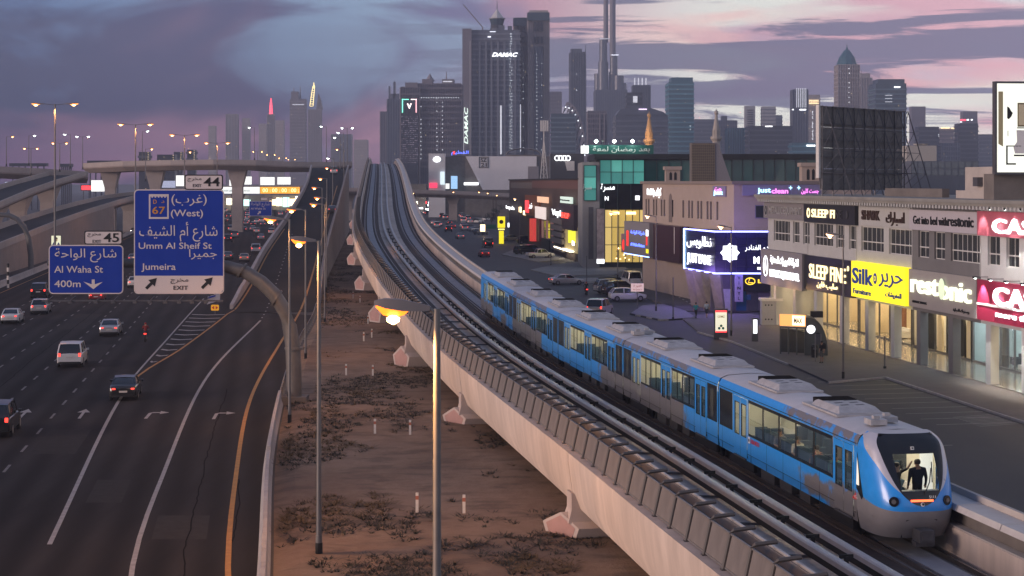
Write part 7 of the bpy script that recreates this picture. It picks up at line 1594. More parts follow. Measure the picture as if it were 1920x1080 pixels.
for a, c, y0, y1, mm in ((806, 820, 343, 352, emit('lit_rose', (1, .05, .12), 1.2)), (826, 834, 322, 346, emit('lit_ice', (.75, .9, .95), .9)), (846, 858, 330, 354, emit('lit_azure', (.35, .60, .9), .9)), (836, 843, 344, 354, M['ad_white'])): m = MB(); m.box(fx(a), fx(c), DF - 3, DF - 2.1, fz(y1), fz(y0)); part('lit_panel', m, mm, t, world=True)
me = text_mesh('\u0627\u0644\u0641\u0637\u064A\u0645', 1.3, M['blue_lit'], .1, 7, .03); t2 = emp('roof_sign', 'blue lit Arabic roof sign with a red dot above the grey showroom wing', 'roof sign', (fx(862), DF + 2, fz(294))); part('lettering', me, None, t2).location = (0, 0, 1.6)
m = MB(); m.obox((-2.4, 0, 1.7), (.8, .2, 1.2)); part('red_dot', m, M['red_lit'], t2); m = MB(); m.box(-3.5, 3.5, .2, .3, 0, .6); part('rail', m, M['steel_dark'], t2)
t = emp('showroom', 'dark showroom with four linked white rings on its roof edge', 'building', (fx(1060), 560, 0)); E5 = 560.0
m = MB(); m.box(fx(1032, E5), fx(1095, E5), E5, E5 + 15, 0, fz(288, E5)); part('block', m, mat('panel_dark', (.06, .06, .065), .4), t, world=True)
m = MB(); m.prism([(fx(x, E5), E5 - .4, fz(y, E5)) for x, y in ((1059, 302), (1077, 302), (1077, 320), (1063, 320))], (0, .3, 0)); part('white_panel', m, M['white_paint'], t, world=True)
for i in range(4): b = MB(); cx = fx(1044.5 + i * 6.8, E5); b.tube([(cx + .75 * math.cos(R(a)), E5 - .5 - .05 * (i % 2), fz(296.5, E5) + .75 * math.sin(R(a))) for a in range(0, 361, 20)], .13, 5, cap=False); part('ring', b, lit, t, world=True)
t = emp('domed_hall', 'low hall with a shallow ribbed arched roof behind the showrooms', 'building', (fx(985, 800), 800, 0)); m = MB(); m.box(fx(948, 800), fx(1012, 800), 800, 812, 0, fz(290, 800)); part('wall', m, M['concrete_dark'], t, world=True)
for k in range(5): b = MB(); b.tube([(fx(982 + 33 * math.cos(R(a)), 800), 800 + k * 2.5, fz(290 - 12 * math.sin(R(a)), 800)) for a in range(0, 181, 15)], .25, 4); part('rib', b, M['steel'], t, world=True)
t = emp('telecom_mast', 'white lattice telecom mast with panel antennas', 'mast', P(1020, 338, 520)); t.location.z = 0
E6 = 520.0; top = P(1020, 235, E6)
for x, dy in ((1013, 0), (1027, 0), (1020, 3)): b = MB(); b.tube([(fx(x, E6), E6 + dy, fz(338, E6)), (fx(1020, E6), E6 + 1, fz(262, E6))], .14, 5); part('leg', b, M['white_paint'], t, world=True)
b = MB(); b.tube([(fx(1020, E6), E6 + 1, fz(264, E6)), (fx(1020, E6), E6 + 1, top.z)], .16, 6); part('pole', b, M['white_paint'], t, world=True)
b = MB(); b.box(fx(1012, E6), fx(1028, E6), E6, E6 + 3, 0, fz(336, E6)); part('base_tower', b, M['concrete_dark'], t, world=True)
for dx in (-5.5, -1.5, 2.5, 6.5): b = MB(); b.obox((fx(1020 + dx, E6), E6, fz(236, E6)), (.5, .3, 3.2)); part('antenna', b, M['white_paint'], t, world=True)
for i in range(5): b = MB(); f = i / 5; z0, z1 = fz(338 - 76 * f, E6), fz(338 - 76 * (f + .2), E6); w0, w1 = 7 * (1 - f), 7 * (1 - f - .2); b.beam((fx(1020 - w0, E6), E6, z0), (fx(1020 + w1, E6), E6, z1), .1, .1); b.beam((fx(1020 + w0, E6), E6, z0), (fx(1020 - w1, E6), E6, z1), .1, .1); part('bracing', b, M['white_paint'], t, world=True)
for px, py0, py1, D, lab, mm in ((1217, 208, 300, 470, 'minaret lit gold behind the green roof sign', mat('minaret_gold', (.42, .28, .16), .7)), (1343, 203, 300, 470, 'pale minaret rising behind the lattice screen', mat('minaret_pale', (.36, .33, .30), .7))):
 p = P(px, py0, D); t = emp('minaret', lab, 'minaret', (p.x, D, 0)); H_ = p.z; k = D / FPX
 b = MB(); b.lathe([(1.05, 0), (1.0, H_ - 62 * k)], (0, 0, 0), 12); part('shaft', b, mm, t)
 b = MB(); b.lathe([(1.05, H_ - 62 * k), (1.55, H_ - 57 * k), (1.55, H_ - 53 * k), (1.1, H_ - 53 * k)], (0, 0, 0), 12); part('balcony', b, mm, t)
 b = MB(); b.lathe([(1.0, H_ - 53 * k), (.95, H_ - 40 * k), (.45, H_ - 20 * k), (.35, H_ - 12 * k), (.55, H_ - 10 * k), (.5, H_ - 6 * k), (.1, H_ - 3 * k), (.03, H_)], (0, 0, 0), 12); part('spire', b, mm, t)
 for a in range(8): q = MB(); q.obox((1.02 * math.cos(a * math.pi / 4), 1.02 * math.sin(a * math.pi / 4), H_ - 46 * k), (.12, .12, 1.6)); part('colonnette', q, mm, t)
 if px == 1217:
  ld = bpy.data.lights.new('minaret_light', 'POINT'); ld.energy = 900; ld.color = (1, .6, .25); ld.shadow_soft_size = .4; lo = bpy.data.objects.new('minaret_light', ld); COL.objects.link(lo); lo.location = (p.x - 2, D - 5, H_ - 50 * k)
# ---------------------------------------------------------------- the skyline
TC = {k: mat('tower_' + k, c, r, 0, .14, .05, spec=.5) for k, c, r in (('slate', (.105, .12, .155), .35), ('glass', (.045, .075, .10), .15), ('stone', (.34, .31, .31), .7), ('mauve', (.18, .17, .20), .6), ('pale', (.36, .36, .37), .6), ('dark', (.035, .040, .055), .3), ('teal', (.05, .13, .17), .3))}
BAND = {k: mat('band_' + k, tuple(min(1, x * 1.9 + .02) for x in c), .6) for k, c in (('slate', (.075, .085, .11)), ('glass', (.045, .075, .10)), ('stone', (.19, .17, .17)), ('mauve', (.12, .11, .125)), ('pale', (.08, .09, .11)), ('dark', (.035, .04, .055)), ('teal', (.05, .13, .17)))}
WLIT = [emit('win_white', (.9, .95, 1.0), 2.4), emit('win_warm2', (1.0, .75, .4), 1.8)]
DIM = emit('win_dim', (.75, .78, .9), .7)
FAR = lambda D: D if D < 2000 else 2000 + (D - 2000) * .3
def tower(label, x0, x1, ytop, D, style='bands', m='slate', rz=0.0, steps=(), lit=0, ybase=None, fl=None, dep=None, name='tower', group='far towers of the skyline'):
 D = FAR(D); a, b = P(x0, ytop, D), P(x1, ytop, D); W = b.x - a.x; H = a.z; dp = dep or W * .8
 t = emp(name, label, 'skyscraper', ((a.x + b.x) / 2, D, 0), R(rz), group); k = D / FPX
 q = MB(); q.box(-W / 2, W / 2, -dp / 2, dp / 2, 0, H); part('shaft', q, TC[m], t)
 f = fl or max(4.0, 2.6 * k)
 if style in ('bands', 'grid'):
  q = MB(); z = 24.0
  while z < H - 2: q.box(-W / 2 - .5, W / 2 + .5, -dp / 2 - .5, dp / 2 + .5, z, z + f * .34); z += f
  part('floor_bands', q, BAND[m], t, kind='stuff')
 if style in ('fins', 'grid'):
  n = max(3, int(W / (4.2 * k))); q = MB()
  for i in range(n + 1):
   x = -W / 2 + W * i / n; q.box(x - .32 * k, x + .32 * k, -dp / 2 - .9, -dp / 2, 10, H - .5);
  for i in range(3):
   for s in (-1, 1): y = -dp / 2 + dp * (i + .5) / 3; q.box(s * (W / 2 + .4) - .4, s * (W / 2 + .4) + .4, y - .5, y + .5, 10, H - .5)
  part('facade_fins', q, BAND[m], t, kind='stuff')
 for kind_, *v in steps:
  if kind_ == 'box':                                           # smaller block on top or in front: px edges, top, base
   u0, u1, yt, yb = v[:4]; q = MB(); z0, z1 = P(0, yb, D).z, P(0, yt, D).z; cx = t.location.x
   q.box((u0 - 960) * k - cx, (u1 - 960) * k - cx, -dp * .42 if len(v) < 5 else -dp / 2 - v[4], dp * .3, z0, z1); part('upper_block', q, TC[m], t)
  elif kind_ == 'spire':
   px, yt, yb, r = v; q = MB(); z0, z1 = P(0, yb, D).z, P(0, yt, D).z; cx = t.location.x; q.lathe([(r, z0), (r * .55, z0 + (z1 - z0) * .4), (.2, z1)], ((px - 960) * k - cx, 0, 0), 8); part('spire', q, BAND[m], t)
  elif kind_ == 'strip':                                       # vertical or horizontal lit strip
   u0, u1, yt, yb, mm = v; q = MB(); cx = t.location.x; q.box((u0 - 960) * k - cx, (u1 - 960) * k - cx, -dp / 2 - 1.6, -dp / 2 - 1.0, P(0, yb, D).z, P(0, yt, D).z); part('lit_strip', q, mm, t)
  elif kind_ == 'text':
   s_, px, py, hp, wp, mm, *rt = v; me = text_mesh(s_, hp * k, mm, .4, wp * k, .03, rt[1] if len(rt) > 1 else 0); o = part('lettering', me, None, t); o.location = ((px - 960) * k - t.location.x, -dp / 2 - 1.8, P(0, py, D).z); o.rotation_euler = (0, R(rt[0]) if rt else 0, 0)
  elif kind_ == 'rows':                                        # column of lit landings
   px, yt, yb, st = v[:4]; q = MB(); cx = t.location.x; y = yt
   while y < yb:
    if rnd.random() < .85: x = (px - 960) * k - cx + rnd.uniform(-.4, .4) * k; q.box(x - .32 * k, x + .32 * k, -dp / 2 - 1.3, -dp / 2 - .6, P(0, y, D).z, P(0, y, D).z + .8 * k)
    y += st
   part('landing_lights', q, WLIT[0] if len(v) < 5 else v[4], t, kind='stuff')
 if lit:
  q = MB(); q2 = MB()
  for i in range(lit):
   x = rnd.uniform(-W * .46, W * .46); z = rnd.uniform(.15, .95) * H; (q if i % 3 else q2).box(x - .3 * k, x + .3 * k, -dp / 2 - 1.1, -dp / 2 - .55, z, z + .55 * k)
  part('lit_windows', q, DIM, t, kind='stuff'); part('lit_windows', q2, WLIT[1], t, kind='stuff')
 return t
RED = emit('spire_red', (1.0, .06, .10), 3.0); GOLD = emit('spire_gold', (1.0, .78, .30), 2.2); WHT = emit('crown_white', (.85, .88, 1.0), 1.6); WHS = emit('crown_soft', (.8, .82, .9), .6)
# faint towers on the left; pale stone colour stands in for haze
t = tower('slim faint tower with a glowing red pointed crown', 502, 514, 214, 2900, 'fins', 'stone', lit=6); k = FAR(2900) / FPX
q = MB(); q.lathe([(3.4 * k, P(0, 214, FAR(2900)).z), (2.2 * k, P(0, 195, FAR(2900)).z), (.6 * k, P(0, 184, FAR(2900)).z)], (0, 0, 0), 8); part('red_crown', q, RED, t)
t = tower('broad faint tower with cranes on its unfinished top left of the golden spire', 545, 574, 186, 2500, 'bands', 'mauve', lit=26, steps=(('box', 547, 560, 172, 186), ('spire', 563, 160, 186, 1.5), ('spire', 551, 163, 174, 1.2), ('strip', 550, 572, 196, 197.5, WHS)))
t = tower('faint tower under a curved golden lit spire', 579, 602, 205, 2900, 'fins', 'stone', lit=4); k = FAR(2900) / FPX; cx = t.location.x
for s in range(9):
 x0, x1, y0 = 581 + s * .55 + (s > 5) * (s - 5) * .3, 587 + s * .35, 199 - s * 4.2
 q = MB(); q.beam(((x0 - 960) * k - cx, 0, P(0, y0, FAR(2900)).z), ((x0 + .55 - 960) * k - cx, 0, P(0, y0 - 4.2, FAR(2900)).z), 1.0 * k, 1.0 * k); q.beam(((x1 - 960) * k - cx, 0, P(0, y0, FAR(2900)).z), ((x1 + .35 - 960) * k - cx, 0, P(0, y0 - 4.2, FAR(2900)).z), 1.0 * k, 1.0 * k); q.beam(((x0 - 960) * k - cx, 0, P(0, y0, FAR(2900)).z), ((x1 - 960) * k - cx, 0, P(0, y0, FAR(2900)).z), .8 * k, .8 * k); part('golden_lattice', q, GOLD, t)
q = MB(); q.lathe([(1.6 * k, P(0, 164, FAR(2900)).z), (.3 * k, P(0, 154, FAR(2900)).z)], ((588.5 - 960) * k - cx, 0, 0), 6); part('golden_tip', q, GOLD, t)
q = MB(); q.prism([((x - 960) * k - cx, 4, P(0, y, FAR(2900)).z) for x, y in ((592, 205), (596, 175), (600, 186), (604, 205))], (0, 10, 0)); part('sail_crown', q, TC['mauve'], t)
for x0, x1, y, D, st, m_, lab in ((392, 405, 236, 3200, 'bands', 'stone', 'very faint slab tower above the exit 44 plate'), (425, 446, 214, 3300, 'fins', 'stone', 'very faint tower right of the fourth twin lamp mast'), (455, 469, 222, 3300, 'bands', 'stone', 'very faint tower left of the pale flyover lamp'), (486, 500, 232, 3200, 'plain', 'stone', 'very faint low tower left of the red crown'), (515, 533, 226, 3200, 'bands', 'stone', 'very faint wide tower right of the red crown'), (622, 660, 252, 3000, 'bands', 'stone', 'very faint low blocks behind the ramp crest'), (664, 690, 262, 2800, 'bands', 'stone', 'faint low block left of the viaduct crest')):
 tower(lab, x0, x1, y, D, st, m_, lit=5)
for x0, x1, y, D, lab, li in ((327, 343, 285, 1100, 'small dark flats with a column of lights left of the third mast', 3), (352, 368, 281, 1100, 'small dark flats right of the third mast', 5), (262, 282, 285, 1000, 'low dark block behind the second lamp mast', 3), (297, 330, 290, 1000, 'low dark stepped block between the lamp masts', 4)):
 tower(lab, x0, x1, y, D, 'bands', 'dark', lit=li, steps=(('rows', x1 - 2, y + 2, 312, 4, WLIT[1]),))
for x0, x1, y, lab in ((17, 87, 306, 'long low roof on posts far behind the left flyover'), (163, 225, 301, 'long low roof on posts above the flyover ramp'), (113, 134, 307, 'short dark roof on a mast behind the flyover stub')):
 D = 900; a, b = P(x0, y, D), P(x1, y, D); t = emp('canopy', lab, 'canopy', ((a.x + b.x) / 2, D, 0)); w_ = b.x - a.x; q = MB(); q.box(-w_ / 2, w_ / 2, 0, 4, a.z - 1.6, a.z); part('roof', q, TC['dark'], t)
 for i in range(6): q = MB(); x = -w_ / 2 + w_ * (i + .5) / 6; q.box(x - .3, x + .3, 1, 1.6, 0, a.z - 1.6); part('post', q, TC['dark'], t)
# centre left group
tower('spiky dark tower at the left of the central group', 727, 751, 186, 1700, 'fins', 'slate', lit=4, steps=(('box', 729, 732, 162, 186), ('box', 738, 742, 154, 186), ('box', 733, 749, 176, 186), ('spire', 740, 150, 160, 1.0)))
tower('lower dark tower left of the spiky tower', 714, 733, 209, 1750, 'fins', 'mauve', lit=3)
vt = tower('wide stone hotel block with rows of lights and an ornate roof', 785, 866, 158, 1180, 'grid', 'mauve', lit=10, dep=24, steps=(('box', 793, 812, 150, 158), ('box', 830, 852, 150, 158), ('spire', 806, 138, 152, 3.5), ('spire', 837, 134, 150, .6), ('strip', 832, 849, 154, 156, WHS), ('rows', 791, 186, 300, 8), ('rows', 821, 186, 300, 8), ('rows', 831, 186, 300, 8)))
q = MB(); k = 1180 / FPX; cx = vt.location.x
for i in range(16): x = (792 + i * 4.6 - 960) * k - cx; q.box(x - .3 * k, x + .3 * k, -13.5, -12.8, P(0, 185.5, 1180).z, P(0, 184.5, 1180).z)
part('cornice_lights', q, WLIT[0], vt, kind='stuff')
tower('stepped stone block directly behind the lit V sign', 753, 788, 164, 1175, 'grid', 'mauve', lit=4, dep=20, steps=(('box', 761, 784, 156, 164),))
t = tower('dotted hotel tower with an outlined square V sign on top', 753, 785, 184, 1140, 'plain', 'dark', dep=16); k = 1140 / FPX; cx = t.location.x
for x0, x1, y0, y1, c in ((755.5, 757, 187, 212, (.2, .9, .6)), (781, 782.5, 187, 212, (1, .45, .5)), (755.5, 768, 187, 188.3, (.85, .9, .9)), (772, 782.5, 187, 188.3, (1, .8, .8))):
 q = MB(); q.box((x0 - 960) * k - cx, (x1 - 960) * k - cx, -9.5, -8.5, P(0, y1, 1140).z, P(0, y0, 1140).z); part('sign_outline', q, emit('outline_%d' % int(x0 + y0), c, 2.0), t)
o = part('lettering', text_mesh('V', 9 * k, emit('lit_rosewhite', (1, .8, .8), 2.2), .4, 9 * k, .06), None, t); o.location = ((769 - 960) * k - cx, -9.2, P(0, 200, 1140).z)
q = MB()
for i in range(10):
 for j in range(24):
  if rnd.random() < .55: x = (755 + i * 3.1 - 960) * k - cx; z = P(0, 220 + j * 3.7, 1140).z; s_ = rnd.uniform(.25, .5) * k; q.box(x, x + s_, -8.8, -8.1, z, z + s_)
part('facade_lights', q, emit('dots_pink', (.9, .7, .85), 1.5), t, kind='stuff')
# the twin towers
D1 = 1250; k = D1 / FPX
t = tower('huge dark tower with white DAMAC lettering and a temple shaped crown', 884, 975, 60, D1, 'bands', 'slate', fl=3.6, lit=8, dep=34, group='twin towers', steps=(('rows', 957, 68, 105, 4.5), ('rows', 959, 68, 90, 4.5), ('rows', 956.5, 114, 290, 5), ('rows', 959.5, 130, 290, 6), ('text', 'DAMAC', 947, 106, 7.5, 48, lit, 0, .35), ('box', 935, 946, 51, 60), ('box', 952, 960, 52, 60), ('strip', 938, 941, 200, 290, WHS), ('strip', 975, 976.5, 198, 285, WHS), ('strip', 919, 930, 63, 64, WHT), ('strip', 915, 921, 72, 74, WHT)))
cx = t.location.x; q = MB()
for px in (900, 912, 922, 934, 946, 966): q.box((px - 960) * k - cx - .6, (px - 960) * k - cx + .6, -18.6, -17, 10, P(0, 82, D1).z)
part('facade_ribs', q, BAND['slate'], t, kind='stuff')
for r, y0, y1, m_ in ((13.5, 60, 53, 'slate'), (12.5, 53, 47, 'dark'), (16, 36, 34.5, 'pale')): q = MB(); q.lathe([(r * k * .95, P(0, y0, D1).z), (r * k, P(0, y1, D1).z)], ((932 - 960) * k - cx, 0, 0), 12); part('crown_tier', q, TC[m_], t)
q = MB(); q.lathe([(11 * k, P(0, 48, D1).z), (14.5 * k, P(0, 35, D1).z)], ((932 - 960) * k - cx, 0, 0), 12); part('crown_tier', q, TC['glass'], t)
for i in range(5): q = MB(); y = 35 - i * 3.6; q.lathe([((13 - i * 2.6) * k, P(0, y, D1).z), ((10.5 - i * 2.6) * k + .3, P(0, y - 3.4, D1).z)], ((932 - 960) * k - cx, 0, 0), 8); part('pagoda_tier', q, mat('pagoda', (.55, .55, .55), .6), t)
q = MB(); q.lathe([(1.0 * k, P(0, 18, D1).z), (.2, P(0, 2, D1).z)], ((932 - 960) * k - cx, 0, 0), 6); part('spire', q, BAND['slate'], t)
t2 = emp('tower_crane', 'thin crane jib leaning left above the dark DAMAC tower', 'crane', ((905 - 960) * k, D1 - 5, P(0, 60, D1).z)); q = MB(); q.beam((0, 0, 0), (0, 0, 3), 1.0, 1.0); part('mast', q, BAND['mauve'], t2); q = MB(); q.beam((0, 0, 3), ((869 - 905) * k, 0, (60 - 10) * k), .7, .7); part('jib', q, BAND['mauve'], t2)
t = tower('pale edge wing of the dark tower with DAMAC running up its side', 868, 885, 57, 1245, 'plain', 'mauve', dep=30, group='twin towers', steps=(('strip', 881.6, 883, 80, 290, mat('edge_pale', (.40, .39, .42), .6)), ('text', 'DAMAC', 875, 237, 7, 68, emit('lit_mint2', (.75, .9, .8), 1.2), -90, .2), ('strip', 869, 870.5, 212, 290, WHS)))
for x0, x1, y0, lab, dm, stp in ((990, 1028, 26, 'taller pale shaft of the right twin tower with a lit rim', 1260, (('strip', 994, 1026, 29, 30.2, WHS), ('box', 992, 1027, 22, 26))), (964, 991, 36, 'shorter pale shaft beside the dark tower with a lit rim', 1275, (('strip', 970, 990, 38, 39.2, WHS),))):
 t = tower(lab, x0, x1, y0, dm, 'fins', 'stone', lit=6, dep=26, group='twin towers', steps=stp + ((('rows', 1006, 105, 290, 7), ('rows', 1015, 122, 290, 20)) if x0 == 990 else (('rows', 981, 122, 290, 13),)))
 k2 = dm / FPX; cx = t.location.x; q = MB(); q.box((x0 - 960) * k2 - cx - .6, (x1 - 960) * k2 - cx + .6, -15, 13.5, P(0, y0 + 16, dm).z, P(0, y0 + 1, dm).z); part('crown_band', q, TC['glass'], t)
 for ya, yb in ((44, 62), (72, 84)):
  for j in range(3): q = MB(); xx = (x0 + (x1 - x0) * (.34 + j * .16) - 960) * k2 - cx; q.box(xx - .9, xx + .9, -14.3, -13.6, P(0, yb, dm).z, P(0, ya, dm).z); part('tall_window', q, TC['dark'], t)
 q = MB(); q.box((x0 + (x1 - x0) * .3 - 960) * k2 - cx, (x0 + (x1 - x0) * .72 - 960) * k2 - cx, -14.1, -13.4, 20, P(0, 90, dm).z); part('glass_recess', q, TC['slate'], t)
# right of the twins
t = tower('curved glass block with a dotted arching edge right of the twin towers', 1032, 1078, 214, 1500, 'bands', 'glass', lit=14, dep=30); k = 1500 / FPX; cx = t.location.x
for i in range(9):
 a0, a1 = R(90 - i * 10), R(90 - (i + 1) * 10); q = MB(); f = lambda a: ((1062 + 36 * math.cos(a) - 960) * k - cx, -14, P(0, 300 - 108 * math.sin(a), 1500).z); p, r = f(a0), f(a1); q.prism([p, r, (r[0] - 6, r[1], r[2] - 8), (p[0] - 3, p[1], p[2] - 10)], (0, 24, 0)); part('arched_edge', q, BAND['mauve'], t)
 q = MB(); q.box(p[0] - 1.5, p[0] - .7, -15, -14.2, p[2] - 5, p[2] - 4.2); part('edge_light', q, WLIT[0], t)
tower('dotted thin tower crown rising behind the curved glass block', 1030, 1052, 172, 2000, 'grid', 'mauve', lit=12)
tower('blue glass slab with a rounded top left of the tallest tower', 1069, 1096, 98, 1700, 'fins', 'slate', rz=6, lit=8, steps=(('box', 1070, 1090, 92, 98), ('rows', 1079, 110, 200, 30)))
t = emp('antenna_mast', 'hair thin antenna mast left of the tallest tower', 'mast', ((1098 - 960) * 1700 / FPX, 1700, 0)); q = MB(); q.tube([(0, 0, 0), (0, 0, P(0, 130, 1700).z), (0, 0, P(0, 84, 1700).z)], [1.2, .8, .3], 5); part('mast', q, BAND['slate'], t)
D2 = FAR(2600); t = tower('tallest tower in the picture, stepping up into two thin lit shafts', 1115, 1174, 170, 2600, 'fins', 'slate', dep=44, lit=10, group='tallest tower', steps=(('strip', 1123, 1141, 75, 76, WHS), ('strip', 1143.5, 1158, 105, 106.2, WHT)))
k = D2 / FPX; cx = t.location.x
for px, r, yt, yb in ((1122, 8, 138, 205), (1131, 10, 116, 205), (1150, 8.5, 135, 205), (1160, 10, 142, 205), (1166, 9, 156, 205), (1131, 7.6, 75, 120), (1136, 4.6, -40, 80), (1150.5, 7.4, 105, 140), (1148.5, 5.6, -70, 108)):
 q = MB(); q.lathe([(r * k, P(0, yb, D2).z), (r * k * .97, P(0, yt, D2).z)], ((px - 960) * k - cx, rnd.uniform(-3, 3), 0), 16); part('setback_shaft', q, TC['slate'] if yt > 70 else TC['mauve'], t, smooth=40)
for yy in range(-60, 140, 9): q = MB(); q.lathe([(5.75 * k, P(0, yy, D2).z), (5.75 * k, P(0, yy - .8, D2).z)], ((1148.5 - 960) * k - cx, 0, 0), 16); part('band_ring', q, BAND['slate'], t) if yy < 100 else None
tower('dark block with a square lit opening near its top', 1174, 1204, 174, 1450, 'bands', 'dark', lit=5, steps=(('strip', 1186, 1194, 181, 193, WHS),))
tower('stone tower with a row of lit pinnacles behind the square opening', 1186, 1218, 160, 1700, 'fins', 'slate', lit=4, steps=tuple(('strip', 1188 + i * 7, 1190 + i * 7, 147, 160, WHS) for i in range(4)))
t = tower('wide low dark block with a gently curved roof and violet sign', 1152, 1248, 218, 1350, 'bands', 'slate', dep=40, lit=14, steps=(('strip', 1194, 1209, 206, 208, emit('lit_violet', (.9, .7, 1.0), 1.6)),)); k = 1350 / FPX; cx = t.location.x
q = MB(); q.prism([((x - 960) * k - cx, -20, P(0, y, 1350).z) for x, y in ((1152, 219), (1160, 207), (1185, 202), (1215, 204), (1240, 212), (1248, 219))], (0, 36, 0)); part('curved_roof', q, TC['slate'], t)
tower('dark block with two pale pillars below the tallest tower', 1102, 1136, 208, 1400, 'grid', 'mauve', lit=5, steps=(('strip', 1123, 1125, 214, 285, BAND['mauve']), ('strip', 1131, 1133, 214, 285, BAND['mauve'])))
t = tower('rounded blue glass tower standing alone right of centre', 1251, 1297, 156, 1500, 'bands', 'teal', dep=34, lit=7, fl=4, steps=(('box', 1256, 1296, 147, 156), ('spire', 1270, 144, 147, 2), ('rows', 1290, 232, 250, 6)))
for x0, x1, y, D, st, m_, li, lab, stp in ((1300, 1338, 224, 1800, 'bands', 'slate', 6, 'dark block left of the pale minaret', (('rows', 1310, 222, 226, 5, RED),)), (1345, 1380, 226, 1800, 'grid', 'slate', 6, 'dark block with small red lights right of the pale minaret', (('box', 1352, 1362, 218, 226), ('rows', 1386, 212, 216, 4, RED))), (1396, 1415, 199, 2000, 'plain', 'pale', 0, 'white tower with dark slots left of the white ringed tower', tuple(('strip', 1400, 1411, 206 + i * 4.2, 208 + i * 4.2, TC['dark']) for i in range(8))),
                                       (1428, 1453, 200, 2000, 'bands', 'pale', 0, 'white tower ringed by dark glass bands', ()), (1453, 1466, 216, 2100, 'bands', 'slate', 2, 'small grey tower beside the ringed white tower', ()), (1362, 1402, 240, 1500, 'fins', 'teal', 4, 'low blue block behind the green glass building', ()), (1401, 1481, 237, 1450, 'bands', 'dark', 8, 'broad dark slab with a small white sign on top', (('strip', 1430, 1443, 237, 239, lit),)),
                                       (1484, 1513, 168, 1700, 'fins', 'slate', 8, 'slim tower with bright vertical ribs and a white sign', tuple(('strip', 1491 + i * 3.4, 1492.2 + i * 3.4, 166, 202, WHS) for i in range(6)) + (('strip', 1497, 1509, 205, 207.5, lit), ('strip', 1483, 1486, 205, 207, lit))), (1514, 1536, 178, 1750, 'bands', 'stone', 8, 'tower with warm lit floors and a rounded top beside the ribbed tower', (('strip', 1515, 1533, 188, 189.3, WLIT[1]), ('strip', 1515, 1533, 191, 192.3, WLIT[1]), ('strip', 1515, 1533, 194, 195.3, WLIT[1]), ('rows', 1522, 210, 265, 2.5))),
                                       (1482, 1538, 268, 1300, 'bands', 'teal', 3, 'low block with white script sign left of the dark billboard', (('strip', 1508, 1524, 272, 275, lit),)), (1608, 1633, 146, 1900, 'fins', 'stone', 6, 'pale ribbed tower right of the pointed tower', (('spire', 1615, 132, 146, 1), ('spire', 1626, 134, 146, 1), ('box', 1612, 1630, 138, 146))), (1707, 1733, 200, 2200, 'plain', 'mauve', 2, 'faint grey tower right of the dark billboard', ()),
                                       (1719, 1757, 238, 1600, 'bands', 'dark', 5, 'dark block above the white roof with satellite dishes', (('rows', 1756, 250, 262, 3),)), (1759, 1786, 241, 1700, 'bands', 'mauve', 2, 'grey block with a cream lit sign on its roof line', (('strip', 1761, 1777, 239, 241.5, WLIT[1]), ('strip', 1780, 1786, 240, 242, WLIT[1]))), (1793, 1830, 232, 1600, 'bands', 'dark', 5, 'dark block with red and white rooftop signs', (('strip', 1797, 1806, 224, 227, RED), ('strip', 1808, 1812, 224, 226.5, lit), ('strip', 1816, 1819, 224, 226.5, lit), ('strip', 1796, 1799, 228.5, 230, lit))), (1803, 1830, 209, 2400, 'plain', 'mauve', 0, 'faint tower behind the red rooftop sign', ()),
                                       (1832, 1862, 252, 1800, 'bands', 'slate', 4, 'low blue grey blocks left of the lit furniture billboard', ()), (1762, 1796, 268, 1500, 'grid', 'slate', 4, 'low dark office block above the grey glass wall', ())):
 tower(lab, x0, x1, y, D, st, m_, lit=li, steps=stp)
t = tower('pointed tower with a blue pyramid roof behind the dark billboard', 1568, 1608, 122, 1600, 'grid', 'stone', dep=19, lit=8, rz=0, steps=(('rows', 1588, 130, 195, 9),)); k = 1600 / FPX
for z0, z1, r0, r1 in ((122, 108, 20, 15), (108, 94, 15, 5), (94, 86, 3, .4)): q = MB(); q.lathe([(r0 * k, P(0, z0, 1600).z), (r1 * k, P(0, z1, 1600).z)], (0, 0, 0), 10); part('pyramid_roof', q, TC['teal'], t)
q = MB(); q.tube([(0, 0, P(0, 92, 1600).z), (0, 0, P(0, 84, 1600).z)], .4, 5); part('finial', q, TC['dark'], t)
t = tower('round dark glass tower with a white crown sign right of the pointed tower', 1635, 1692, 158, 1500, 'bands', 'glass', dep=30, lit=6, steps=(('box', 1640, 1690, 150, 158), ('strip', 1669, 1680, 164, 166.5, lit), ('strip', 1652, 1665, 180, 181, WHS), ('strip', 1652, 1665, 186, 187, WHS), ('strip', 1652, 1665, 192, 193, WHS)))
t = emp('roof_block', 'white roof block with two satellite dishes', 'building', ((1728 - 960) * 380 / FPX, 380, 0)); k = 380 / FPX
q = MB(); q.box(-28 * k, 28 * k, 0, 10, 0, P(0, 273, 380).z); part('wall', q, mat('wall_bone', (.40, .38, .35), .8), t)
for px in (1722, 1734): q = MB(); q.lathe([(.1, 0), (.7, .12), (1.05, .42)], ((px - 1728) * k, 1, P(0, 273, 380).z), 12); part('satellite_dish', q, M['white_paint'], t)
t = emp('glass_office', 'low grey glass office behind the roof plant rooms', 'building', ((1770 - 960) * 330 / FPX, 330, 0)); k = 330 / FPX
q = MB(); q.box(-62 * k, 65 * k, 0, 10, 0, P(0, 302, 330).z); part('block', q, TC['slate'], t)
for i in range(10):
 for j in range(2): q = MB(); x = -62 * k + 127 * k * i / 10; z1 = P(0, 302 + j * 14, 330).z; z0 = P(0, 315 + j * 14, 330).z; q.quad((x + .1, -.05, z0), (x + 127 * k / 10 - .1, -.05, z0), (x + 127 * k / 10 - .1, -.05, z1 - .15), (x + .1, -.05, z1 - .15)); part('pane', q, mat('pane_grey', (.10, .12, .15), .12, spec=.7), t)
